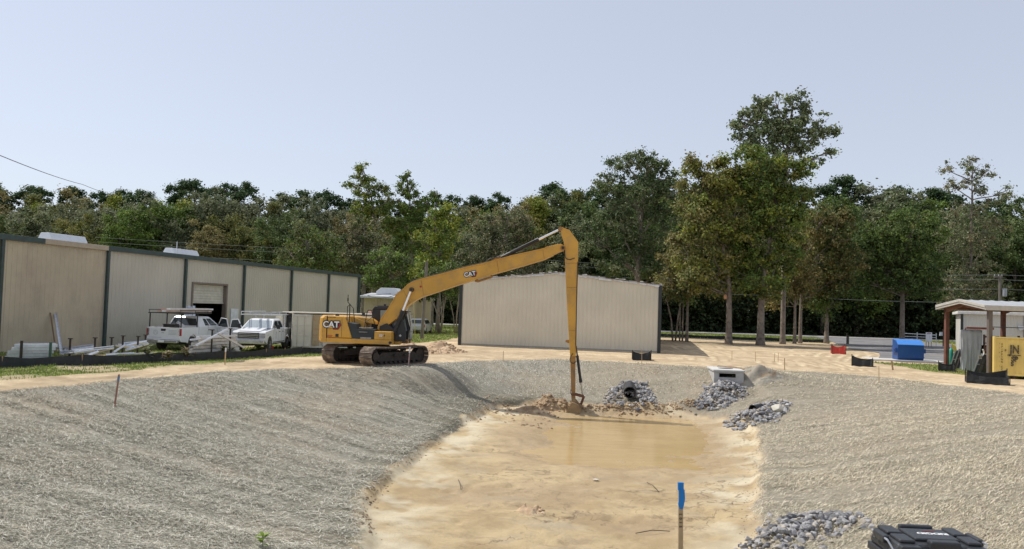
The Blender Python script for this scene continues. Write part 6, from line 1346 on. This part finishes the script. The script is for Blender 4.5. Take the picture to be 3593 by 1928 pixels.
for x in (-.5, 1.52): MB().box(x, x + .08, 0, .7, 0, 2.5).build('side_frame', RUST, sh_)
MB().box(-.3, .1, .1, .5, 1.951, 2.2).box(.3, .9, .1, .5, 1.951, 2.12).box(-.4, .4, .1, .5, 2.351, 2.42).build('stored_goods', mat('mixed dark goods', (.12, .12, .12), .6, 0, .5, 5), sh_); MB().box(-.35, -.1, .0, .2, 1.31, 1.5).build('stored_goods', WHT, sh_)

# ---- rugged black tool case close to the camera
c = atY(3268, 1856, 4.1); gz = g(2.12, 4.2); cs = thing('tool_case', 'rugged black plastic tool case with white lettering, cut off by the bottom edge', 'tool case', (0, 0, 0)); 
xc = atY(3312, 1900, 4.02); T_ = Matrix.Translation((xc.x, 4.02, 0)) @ Matrix.Rotation(R(-3), 4, 'Z'); cs.matrix_world = T_ @ Matrix.Diagonal((.80, .9, 1, 1))
ztop = atY(3277, 1897, 4.05).z; CSM = mat('scuffed black plastic', (.028, .03, .033), .42, 0, .2, 6, .15, 60, col2=(.06, .062, .065), c2scale=5, c2lo=.55, c2hi=.8)
def taper(w0, w1, d0, d1, z0, z1, y0=0, y1=0, mb=None): return (mb or MB()).loft([[Vector((x * w, y + dd * .5 * s, z)) for x, s in ((-.5, -1), (.5, -1), (.5, 1), (-.5, 1))] for w, dd, z, y in ((w0, d0, z0, y0 + .19), (w1, d1, z1, y1 + .19))])
taper(.50, .55, .34, .38, gz, ztop - .13).build('body', CSM, cs, bevel=.015); taper(.575, .575, .40, .40, ztop - .135, ztop - .095).build('rim', CSM, cs, bevel=.008); lid = taper(.56, .52, .385, .35, ztop - .094, ztop - .02); lid.build('lid', CSM, cs, bevel=.018, seg=3)
rb_ = MB()
for x0, x1, y0, y1 in ((-.245, -.15, .03, .17), (-.245, -.15, .20, .35), (-.13, .14, .08, .30), (.16, .245, .03, .17), (.16, .245, .20, .35)): rb_.box(x0, x1, y0, y1, ztop - .022, ztop - .004)
rb_.build('lid_panel', CSM, cs, bevel=.008)
MB().box(-.10, .11, .345, .385, ztop - .045, ztop - .0).build('hinge_block', CSM, cs, bevel=.01); MB().box(-.08, .10, -.012, .05, ztop - .05, ztop + .002).build('carry_handle', CSM, cs, bevel=.01)
for x in (-.2, .2): MB().path([(x - .045, -.025, ztop - .17), (x - .045, -.025, ztop - .055), (x - .035, -.01, ztop - .03), (x + .035, -.01, ztop - .03), (x + .045, -.025, ztop - .055), (x + .045, -.025, ztop - .17)], .005, 6).build('latch', GAL, cs); MB().box(x - .06, x + .06, -.03, .02, ztop - .08, ztop - .022).build('latch_block', CSM, cs, bevel=.008)
for sx in (-1, 1): MB().path([(sx * .27, .06, ztop - .06), (sx * .295, .08, ztop - .02), (sx * .295, .30, ztop - .02), (sx * .27, .32, ztop - .06)], .006, 6).build('side_handle', GAL if sx < 0 else GAL, cs); MB().box(sx * .285 - .02, sx * .285 + .02, .12, .27, ztop - .045, ztop - .008).build('grip', CSM, cs, bevel=.008)
text('lettering', 'RIDGID', .05, WHT, cs, Matrix.Translation((.025, .185, ztop - .002)) @ Matrix.Rotation(R(180), 4, 'Z'), .001, .0008, 1.15)
text('small_lettering', 'PROFESSIONAL', .012, mat('red small print', (.35, .04, .04), .5), cs, Matrix.Translation((.025, .235, ztop - .002)) @ Matrix.Rotation(R(180), 4, 'Z'), 0, .0006)

# ---- bird box on the tall tree
p = atY(2544, 1044, 83.6); bx_ = thing('birdhouse', 'small orange birdhouse fixed high on the stout left trunk', 'birdhouse', p); MB().box(-.14, .14, -.12, .0, -.18, .18).build('box', mat('orange brown wood', (.45, .22, .1), .7), bx_); MB().prism([(-.18, -.16, .18), (0, -.16, .3), (.18, -.16, .18)], (0, .2, 0)).build('roof', mat('orange brown wood', (.45, .22, .1), .7), bx_)
# ------------------------------------------------------------ vehicles in the warehouse yard
TW = mat('white truck paint', (.74, .75, .76), .28, 0, .03); TG = mat('dark tinted glass', (.03, .04, .045), .06, 0, .05, spec=.9); LGT = mat('pale windscreen', (.32, .37, .40), .08, 0, .05, spec=.9)
TRIM = mat('black plastic trim', (.025, .025, .027), .6, 0, .1); TL = mat('tail lamp red', (.35, .01, .012), .25); HLm = mat('head lamp', (.5, .5, .52), .12, .3)
def wheel(par, x, y, r=.40, w=.27, out=1, hub=None):
    t = bpy.data.objects.new('wheel', None); COL.objects.link(t); t.parent = par; t.location = (x, y, r)
    MB().loft([[Vector((math.cos(a * .2618) * q, s, math.sin(a * .2618) * q)) for a in range(24)] for s, q in ((-w / 2, r * .72), (-w / 2, r * .93), (-w / 2 + .03, r), (w / 2 - .03, r), (w / 2, r * .93), (w / 2, r * .72))]).build('tyre', DUST, t, smooth=False)
    q = MB().tube((0, out * (w / 2 - .05), 0), (0, out * (w / 2 - .02), 0), r * .66, n=20)
    for k in range(6): a = k * 1.047; q.box(r * .12, r * .62, -.03, .03, 0, .02, M=Matrix.Rotation(a, 4, 'Y') @ Matrix.Translation((0, out * (w / 2 - .02) + (0 if out > 0 else -.02), -.03)) @ Matrix.Rotation(R(-90), 4, 'X') if False else Matrix.Rotation(a, 4, 'Y') @ Matrix.Translation((0, out * (w / 2 - .01), 0)))
    q.tube((0, out * (w / 2 - .03), 0), (0, out * (w / 2 + .01), 0), r * .2, n=12); q.build('rim', hub or GAL, t); return t
def pickup(label, loc, rz, crew, rackm, rack_h, load=None, sign=1):
    t = thing('pickup_truck', label, 'pickup', loc, rz, 'white work pickups parked by the warehouse'); W = .98; Lt = 5.85
    def arch(cx, r=.49, n=9): return [(cx + r * math.cos(math.pi * i / n), .42 + r * math.sin(math.pi * i / n)) for i in range(n + 1)][::-1]
    low = [(0.12, .52), (.75, .48)] + arch(1.35) + [(1.95, .45), (4.35, .45)] + arch(4.88) + [(5.5, .50), (5.82, .62), (5.84, 1.02), (5.70, 1.18), (4.35, 1.30), (4.2, 1.34), (2.05, 1.34)] 
    # cab and front clip
    MB().side([p for p in low if p[0] >= 1.96 or p == (1.95, .45)] , -W, W).build('body', TW, t, bevel=.03)
    bed = MB()
    for s in (-1, 1): bed.side([(0.02, .60), (.12, .52), (.75, .48)] + arch(1.35) + [(1.95, .45), (1.95, 1.30), (.02, 1.30)], s * W - (.09 if s > 0 else 0), s * W + (.09 if s < 0 else 0))
    bed.box(.06, 1.94, -W + .091, W - .091, .62, .70); bed.build('bed', TW, t, bevel=.012)
    tg = MB().box(-.02, .055, -W + .02, W - .02, .64, 1.30).build('tailgate', TW, t, bevel=.015); MB().box(-.035, -.021, -.14, .14, 1.14, 1.22).build('handle', TRIM, tg)
    for s in (-1, 1): MB().box(-.02, .14, s * W - (.16 if s > 0 else .005), s * W + (.005 if s > 0 else .16), .86, 1.24).build('tail_light', TL, t)
    MB().box(-.22, .0, -W + .05, W - .05, .46, .63).build('rear_bumper', mat('chrome bumper', (.55, .55, .56), .25, .8), t, bevel=.03); MB().box(-.235, -.221, -.17, .17, .49, .60).build('number_plate', WHT, t)
    # cab: tapered glasshouse with pillars
    x0, x1 = 2.0, (4.15 if crew else 4.1); zr = 1.88; nm = 'cab'
    lo = [(x0, W - .03), (4.42, W - .05)]; hiy = W - .22
    cab = MB().loft([[Vector((x0, -W + .03, 1.33)), Vector((4.45, -W + .05, 1.33)), Vector((4.45, W - .05, 1.33)), Vector((x0, W - .03, 1.33))], [Vector((x0 + .22, -hiy, 1.82)), Vector((3.62, -hiy, 1.82)), Vector((3.62, hiy, 1.82)), Vector((x0 + .22, hiy, 1.82))], [Vector((x0 + .32, -hiy + .08, 1.90)), Vector((3.45, -hiy + .08, 1.90)), Vector((3.45, hiy - .08, 1.90)), Vector((x0 + .32, hiy - .08, 1.90))]])
    c = cab.build('cab', TW, t, bevel=.03)
    def panel(q, name, m, off=.006):
        P = [Vector(v) for v in q]; n = (P[1] - P[0]).cross(P[2] - P[0]).normalized(); ctr = sum(P, Vector()) / len(P)
        if n.dot(ctr - Vector((3, 0, 1.5))) < 0: n = -n
        return MB().prism([v + n * off for v in P], -n * .005 + n * 0).build(name, m, c)
    def S(u, v, s): xb = x0 + (4.45 - x0) * u; xt = x0 + .22 + (3.62 - x0 - .22) * u; yb = W - .04; return Vector((xb + (xt - xb) * v, s * (yb + (hiy - yb) * v), 1.33 + .49 * v))
    for s in (-1, 1):
        segs = ((.08, .44), (.49, .90)) if crew else ((.06, .26), (.31, .52), (.56, .90))
        for a, b in segs[(0 if crew else 1):]: panel([S(a + .01, .10, s), S(b + (.02 if b > .85 else 0), .10, s), S(b - (.03 if b > .85 else 0), .90, s), S(a + .01, .90, s)], 'side_window', TG)
        for u in ((.465,) if crew else (.535,)): pass
    panel([Vector((4.42, -W + .14, 1.36)), Vector((4.42, W - .14, 1.36)), Vector((3.66, hiy - .08, 1.80)), Vector((3.66, -hiy + .08, 1.80))], 'windscreen', LGT, .012)
    panel([Vector((x0 + .02, -W + .16, 1.38)), Vector((x0 + .02, W - .16, 1.38)), Vector((x0 + .20, hiy - .1, 1.78)), Vector((x0 + .20, -hiy + .1, 1.78))], 'rear_window', TG, .012)
    # doors: seams, handles, mirrors
    ds = (2.62, 3.30, 4.20) if crew else (3.0, 4.20)
    q = MB()
    for s in (-1, 1):
        for x in ds: q.box(x, x + .012, s * W - .004 if s > 0 else s * W - .003, s * W + .003 if s > 0 else s * W + .004, .55, 1.33)
        q.box(2.0, 4.3, s * W - .004 if s > 0 else s * W - .012, s * W + .012 if s > 0 else s * W + .004, .50, .55)
    q.build('door_seam', TRIM, t)
    for s in (-1, 1):
        for x in ((3.12, 2.45) if crew else (3.15,)): MB().box(x - .12, x + .04, s * W - (0 if s > 0 else .035), s * W + (.035 if s > 0 else 0), 1.12, 1.155).build('door_handle', TRIM, t)
        mr = MB().box(4.02, 4.10, s * W + (.12 if s > 0 else -.32), s * W + (.32 if s > 0 else -.12), 1.32, 1.58); mr.box(4.04, 4.08, s * W - (.0 if s > 0 else .13), s * W + (.13 if s > 0 else 0), 1.38, 1.42); mr.build('wing_mirror', TRIM, t, bevel=.02)
    # front
    MB().box(5.80, 5.87, -.62, .62, .78, 1.12).build('grille', TRIM, t, bevel=.01); gb_ = MB()
    for z in (.86, .95, 1.04): gb_.box(5.87, 5.885, -.6, .6, z - .012, z + .012)
    gb_.build('grille_bars', CHR, t)
    for s in (-1, 1):
        for z in (.83, .98): MB().box(5.74, 5.86, s * .8 - .17, s * .8 + .17, z, z + .12).build('headlight', HLm, t)
    MB().box(5.74, 5.98, -W + .03, W - .03, .46, .72).build('front_bumper', mat('chrome bumper', (.55, .55, .56), .25, .8), t, bevel=.04)
    MB().side([(4.35, 1.31), (5.7, 1.19), (5.7, 1.21), (5.1, 1.30), (4.35, 1.38)], -.62, .62).build('bonnet_bulge', TW, t, bevel=.03)
    MB().box(.5, 5.4, -.7, .7, .35, .60).build('chassis', BLKM, t)
    for x in (1.35, 4.88):
        for s in (-1, 1): wheel(t, x, s * (W - .13), out=s)
    # company mark on tailgate and doors: a ringed triangle with grey lines of writing
    gm_ = mat('grey print', (.4, .42, .45), .6)
    def ring(M, r, par):
        q = MB(); P = [(math.cos(a * .2618), math.sin(a * .2618)) for a in range(25)]
        for a in range(24): q.prism([M @ Vector((P[a][0] * r, P[a][1] * r, 0)), M @ Vector((P[a + 1][0] * r, P[a + 1][1] * r, 0)), M @ Vector((P[a + 1][0] * r * .86, P[a + 1][1] * r * .86, 0)), M @ Vector((P[a][0] * r * .86, P[a][1] * r * .86, 0))], M.to_3x3() @ Vector((0, 0, .003)))
        for a, b in (((-.8, -.75), (0, .65)), ((0, .65), (.8, -.75))):
            q.prism([M @ Vector((a[0] * r - .008, a[1] * r, .003)), M @ Vector((a[0] * r + .008, a[1] * r, .003)), M @ Vector((b[0] * r + .008, b[1] * r, .003)), M @ Vector((b[0] * r - .008, b[1] * r, .003))], M.to_3x3() @ Vector((0, 0, .003)))
        q.build('company_mark', gm_, par)
    Mt = frame((-.022, .45, 1.02), (0, -1, 0), (0, 0, 1)); ring(Mt, .13, t)
    q = MB()
    for k in range(4): q.box(-.026, -.0205, -.78, -.30, 1.12 - k * .07, 1.145 - k * .07)
    q.box(-.026, -.0205, -.05, .12, .98, 1.02); q.box(-.026, -.0205, .1, .8, .74, .76); q.build('tailgate_lettering', gm_, t); MB().box(-.026, -.0205, -.12, .14, 1.10, 1.22).build('tailgate_badge', TRIM, t)
    for s in (-1, 1):
        Md = frame((3.72, s * (W + .001), 1.02), (-s, 0, 0), (0, 0, 1)); ring(Md, .13, t); q = MB()
        for k in range(3): q.box(3.52, 3.92, s * W - (.0 if s > 0 else .003), s * W + (.003 if s > 0 else 0), .84 - k * .06, .86 - k * .06)
        q.build('door_lettering', gm_, t)
    # ladder rack
    rk = MB(); zt = rack_h; xf = 4.6 if rackm is WHT_R else 3.4
    for s in (-1, 1):
        for x in ((.15, 1.85) if rackm is not WHT_R else (.25, 1.85)): rk.box(x - .025, x + .025, s * (W - .06) - .025, s * (W - .06) + .025, 1.3, zt)
        rk.box(0, xf, s * (W - .06) - .025, s * (W - .06) + .025, zt, zt + .05)
        rk.tube((0, s * (W - .06), zt + .2), (xf, s * (W - .06), zt + .2), .02)
        for x in (.05, 1.6, 3.0, xf - .05): rk.tube((x, s * (W - .06), zt), (x, s * (W - .06), zt + .2), .015)
    for x in (.1, 1.0, 1.9, 2.8, xf - .1): rk.box(x - .02, x + .02, -W + .085, W - .085, zt + .01, zt + .045)
    rk.build('ladder_rack', rackm, t)
    return t
WHT_R = mat('white rack paint', (.7, .71, .72), .4)
def gzz(x, y): return g(x, y)
a1 = R(90 - 8); L1 = Vector((-18.9, 45.2)); tk1 = pickup('white work pickup seen from behind, black rack loaded with long white channels', (L1.x, L1.y, gzz(L1.x, L1.y)), a1, False, TRIM, 2.05)
f2 = Vector((-15.75, 49.0)); a2 = R(-91); L2 = Vector((-14.6, 54.2)); tk2 = pickup('white crew cab pickup facing the pit with a long white ladder rack', (L2.x - .55, L2.y, gzz(L2.x, L2.y)), a2, True, WHT_R, 2.12)
# open passenger doors of the rear-facing pickup
def open_door(par, x, s, ang):
    d = bpy.data.objects.new('open_door', None); COL.objects.link(d); d.parent = par; d.location = (x, s * .98, 0); d.rotation_euler = (0, 0, s * R(ang))
    MB().box(-1.05, 0, -.03, .03, .6, 1.30).build('door_skin', TW, d, bevel=.01); fr_ = MB().path([(-1.03, 0, 1.28), (-.95, -.08 * s, 1.78), (-.45, -.1 * s, 1.82), (-.02, 0, 1.32)], .028, 6); fr_.build('window_frame', TW, d); MB().prism([(-1.0, 0, 1.31), (-.93, -.07 * s, 1.76), (-.46, -.09 * s, 1.79), (-.08, -.01 * s, 1.33)], (0, .006, 0)).build('window', TG, d)
open_door(tk1, 4.15, -1, -62); open_door(tk2, 4.15, -1, -62)
def world_of(o, p): return (Matrix.Translation(o.location) @ Matrix.Rotation(o.rotation_euler.z, 4, 'Z')) @ Vector(p)
CHN = mat('white coated channel', (.62, .62, .60), .45, .1, .1, 4); BRS = mat('pinkish packed boards', (.45, .34, .27), .7, 0, .15)
def beam(label, p, q, w, h, m=GALW, group=None, name='metal_beam', cat='beam', roll=0.):
    p = Vector(p); q = Vector(q); d = (q - p); Ln = d.length; o = MB(); M = Matrix.Translation(p) @ d.to_track_quat('X', 'Z').to_matrix().to_4x4() @ Matrix.Rotation(roll, 4, 'X')
    o.box(0, Ln, -w / 2, w / 2, 0, .006 + h * .12, M=M).box(0, Ln, -w / 2, -w / 2 + .012, h * .12 + .0062, h, M=M).box(0, Ln, w / 2 - .012, w / 2, h * .12 + .0062, h, M=M); o = o.build(name, m); return tag(o, label, cat, group)
for k, (y, z) in enumerate(((-.55, 0), (-.25, 0), (.1, 0), (-.4, .11), (.0, .11))):
    beam('long pale channel strapped on the black truck rack', world_of(tk1, (-.55 + .1 * k, y, 2.14 + z)), world_of(tk1, (3.9 + .15 * k, y, 2.14 + z)), .26, .10, CHN if k % 2 else BRS, 'channels on the black truck rack')
for k, y in enumerate((-.3, .15)): beam('slim aluminium length lying on the white truck rack', world_of(tk2, (-.2, y, 2.19)), world_of(tk2, (4.9, y, 2.19)), .12, .08, GAL, 'lengths on the white truck rack')
o = MB().box(-.28, .28, -.03, .03, -.08, .08).build('white_board', UNIT); o.location = world_of(tk1, (1.2, -.3, 1.45)); o.rotation_euler = (.3, .5, R(60)); tag(o, 'short white board poking up from the pickup bed', 'board')
o = thing('toolbox', 'dark clutter box standing in the pickup bed', 'box', world_of(tk1, (.9, .1, .70)), a1); MB().box(-.3, .3, -.35, .3, 0, .72).build('case', BLKM, o, bevel=.02); MB().box(-.32, .32, -.37, .32, .721, .77).build('lid', TRIM, o)
c = Vector((-14.55, 50.4, 0)); c.z = g(c.x, c.y); fj = thing('fuel_can', 'red fuel can on the ground beside the crew cab pickup', 'can', c); MB().loft([[Vector((sx * w_, sy * .09, z)) for sx, sy in ((-1, -1), (1, -1), (1, 1), (-1, 1))] for z, w_ in ((0, .17), (.3, .17), (.38, .10))]).build('body', mat('red plastic', (.5, .03, .02), .45), fj, bevel=.02); MB().tube((.05, 0, .37), (.16, 0, .5), .025).build('spout', TRIM, fj)
# red truck cab behind the excavator
c = put_at(1308, 1200, 62); rt = thing('truck', 'faded red truck mostly hidden behind the excavator cab', 'truck', c, R(200)); RD = mat('faded red paint', (.42, .14, .10), .5, 0, .1, 2)
MB().side([(-1.6, .7), (1.2, .7), (1.35, 1.2), (1.2, 1.75), (.6, 1.85), (.25, 2.35), (-1.0, 2.35), (-1.1, 1.6), (-1.6, 1.5)], -1.0, 1.0).build('cab', RD, rt, bevel=.08); MB().prism([(.66, -.8, 1.86), (.34, -.8, 2.26), (.34, .8, 2.26), (.66, .8, 1.86)], (.02, 0, .02)).build('windscreen', TG, rt)
for x in (-1.0, .8):
    for s in (-1, 1): wheel(rt, x, s * .85, .45, .25, s)
MB().box(.3, .36, 1.1, 1.35, 1.7, 2.1).box(.3, .36, -1.35, -1.1, 1.7, 2.1).build('mirror', TRIM, rt)
# small parked car on the lawn
def car(label, loc, rz):
    t = thing('parked_car', label, 'car', loc, rz); SV = mat('silver grey car paint', (.50, .52, .54), .25, .2, .03); W = .88
    def arch(cx, r=.38, n=8): return [(cx + r * math.cos(math.pi * i / n), .30 + r * math.sin(math.pi * i / n)) for i in range(n + 1)][::-1]
    MB().side([(0.02, .45), (.3, .30)] + arch(.85) + [(1.4, .28), (3.1, .28)] + arch(3.6) + [(4.1, .32), (4.35, .5), (4.33, .78), (4.1, .92), (3.35, 1.02), (.1, 1.02), (.0, .8)], -W, W).build('body', SV, t, bevel=.05)
    c = MB().loft([[Vector((.08, -W + .05, 1.01)), Vector((3.4, -W + .05, 1.01)), Vector((3.4, W - .05, 1.01)), Vector((.08, W - .05, 1.01))], [Vector((.32, -W + .2, 1.50)), Vector((2.45, -W + .2, 1.50)), Vector((2.45, W - .2, 1.50)), Vector((.32, W - .2, 1.50))], [Vector((.5, -W + .3, 1.57)), Vector((2.2, -W + .3, 1.57)), Vector((2.2, W - .3, 1.57)), Vector((.5, W - .3, 1.57))]]).build('cabin', mat('white roof paint', (.7, .71, .72), .3), t, bevel=.03)
    for s in (-1, 1):
        for a, b in ((.25, 1.05), (1.15, 2.0), (2.08, 2.95)):
            f = lambda x, z: Vector((x + (.12 if x < 1 else -.35 * ((x - .5) / 2.5) ** 2) * (z - 1.05) / .4 * .8, s * ((W - .035) - (.15) * (z - 1.01) / .49), z)); P = [f(a, 1.06), f(b, 1.06), f(b - (.25 if b > 2.5 else 0), 1.44), f(a, 1.44)]; MB().prism(P, (0, s * .012, 0)).build('side_window', TG, c)
    MB().prism([(3.36, -.7, 1.05), (3.36, .7, 1.05), (2.54, .55, 1.47), (2.54, -.55, 1.47)], (.015, 0, .02)).build('windscreen', TG, c); MB().prism([(.1, -.7, 1.08), (.1, .7, 1.08), (.27, .58, 1.45), (.27, -.58, 1.45)], (-.015, 0, 0)).build('rear_window', TG, c)
    for s in (-1, 1): MB().box(-.01, .15, s * .72 - .12, s * .72 + .12, .72, 1.0).build('tail_light', TL, t); MB().box(4.2, 4.34, s * .65 - .15, s * .65 + .15, .66, .80).build('headlight', HLm, t)
    for x in (.85, 3.6):
        for s in (-1, 1): wheel(t, x, s * (W - .1), .31, .2, s)
c = put_at(1462, 1163, 84); car('silver hatchback with pale roof parked on the lawn by the utility pole', c, R(86))

# ------------------------------------------------------------ stored metal in the yard
def yard_pt(px, py, D, dz=0): p = atY(px, py, D); return Vector((p.x, D, g(p.x, D) + dz))
rd = random.Random(77)
for r_ in range(5):
    for k in range(3):
        p = atY(20 + r_ * 9 + k * 3, 1250, 34.6 + k * .32); q = atY(176 + r_ * 6 - k * 4, 1245, 35.4 + k * .32); z = g(p.x, p.y) + .10 + r_ * .135
        p.z = z; q.z = z + .02; beam('bright galvanised channel in the stack at the left edge', p + Vector((rd.uniform(-.15, .15), 0, 0)), q, .24, .12, (GALW if rd.random() < .35 else GAL), 'stacked galvanised channels at the left edge')
for px in (74, 176): 
    p = yard_pt(px, 1240, 34.3); o = MB().box(-.04, .04, -.04, .04, -.2, .95).build('rack_post', BLKM if px == 74 else mat('green steel post', (.04, .1, .07), .6)); o.location = p; tag(o, 'dark upright post before the galvanised stack' if px == 74 else 'green upright post at the right end of the galvanised stack', 'post')
spec = [((200, 1222), (262, 1250), 41.8, .08), ((216, 1245), (240, 1228), 38.5, .4), ((250, 1228), (330, 1216), 39.5, .35), ((218, 1242), (400, 1222), 38.8, .22), ((262, 1240), (330, 1230), 38.2, .35), ((300, 1246), (390, 1226), 38.6, .30), ((312, 1250), (345, 1238), 37.8, .25), ((400, 1240), (440, 1214), 39.2, .4), ((410, 1214), (470, 1222), 41, .55), ((420, 1222), (515, 1202), 42, .55), ((430, 1210), (500, 1204), 43, .6),
        ((440, 1232), (520, 1208), 41.2, .35), ((370, 1252), (470, 1246), 37.4, .15), ((385, 1248), (540, 1247), 37.8, .12)]
for i, (a, b, D, dz) in enumerate(spec):
    p = atY(*a, D); q = atY(*b, D + rd.uniform(.4, 1.6)); p.z = max(p.z, g(p.x, p.y) + .05); q.z = max(q.z, g(q.x, q.y) + .05); beam('grey steel section in the loose pile along the warehouse wall', p, q, rd.uniform(.10, .2), .09, rd.choice((GAL, GALW, GAL)), 'loose steel sections along the warehouse wall', roll=rd.uniform(-.8, .8))
# stacked lengths in front of the pickups
for r_ in range(6):
    for k in range(2):
        p = atY(655 + 8 * r_, 1210, 42.0 + .4 * k + r_ * .05); q = atY(838 - 4 * r_, 1190, 45.6 + .4 * k); z = min(g(p.x, p.y), g(q.x, q.y)); p.z = z + .15 + r_ * .17; q.z = g(q.x, q.y) + .15 + r_ * .17
        beam('pale channel in the stack just in front of the two pickups', p, q, .28, .14, CHN if (r_ + k) % 2 else GAL, 'stacked channels in front of the pickups')
for lab, a, b, D0, D1, w_ in (('silver channel sloping down to the left across the stack before the pickups', (690, 1215), (800, 1158), 41.4, 42.6, .16), ('pale channel sloping down to the right from the same crossing', (762, 1172), (855, 1223), 41.6, 43.0, .12), ('bright tube lying on top of the channels before the pickups', (668, 1196), (830, 1180), 41.9, 44, .14)):
    p = atY(*a, D0); q = atY(*b, D1); beam(lab, p, q, w_, .08, GALW)
for k in range(3):
    p = yard_pt(650 + 6 * k, 1236, 42.2 + .2 * k, .05 + .1 * k); q = yard_pt(818, 1232, 44.2 + .2 * k, .05 + .1 * k); beam('low whitish board along the foot of the stack before the pickups', p, q, .2, .09, CHN, 'low boards at the foot of the stack')
for i, (px, top, D) in enumerate(((247, 1191, 39), (334, 1188, 39.6), (392, 1187, 40.2), (432, 1181, 41), (485, 1183, 42), (511, 1178, 43.2), (745, 1160, 42.4), (809, 1156, 43.8))):
    p = atY(px, top, D); gz_ = g(p.x, D); t = thing('storage_post', ('leftmost dark capped post, just right of the leaning lengths', 'second dark capped post from the left along the warehouse wall', 'third capped post, close before the first green downspout', 'fourth capped post, just right of the first green downspout', 'fifth capped post, left of the rear-facing pickup', 'sixth capped post, beside the tailgate of the rear-facing pickup', 'tall capped post before the rear-facing pickup wheel, left of the crossing channels', 'tall capped post before the crew cab pickup bonnet')[i], 'post', (p.x, D, gz_), group='capped posts of the yard metal piles'); h = p.z - gz_; MB().box(-.035, .035, -.035, .035, -.1, h).build('shaft', BLKM, t); MB().box(-.09, .09, -.06, .06, h, h + .05).build('cap', BLKM, t)
# lengths leaning against the wall
for lab, a, b, off, m, w_ in (('tall pale length leaning on the tan wall', (193, 1097), (214, 1250), .0, GAL, .13), ('thinner brown length leaning left of the pale one', (176, 1099), (196, 1235), .0, mat('brown strip', (.3, .22, .15), .6), .06)):
    top_ = atY(a[0], a[1], 43.0 if 'tall' in lab else 42.6); bt = yard_pt(b[0], b[1], 41.2 if 'tall' in lab else 41.6); beam(lab, bt, top_, w_, .06, m, name='leaning_length', cat='length')
for k in range(5):
    p = yard_pt(655 + 7 * k, 1200, 52.3 + .1 * k); q = atY(648 + 8 * k, 1074 + 3 * (k % 2), 53.4); beam('galvanised track leaning in the bundle left of the roller door', p, q, .16, .06, GAL, 'leaning bundle left of the roller door', name='leaning_length', cat='length')
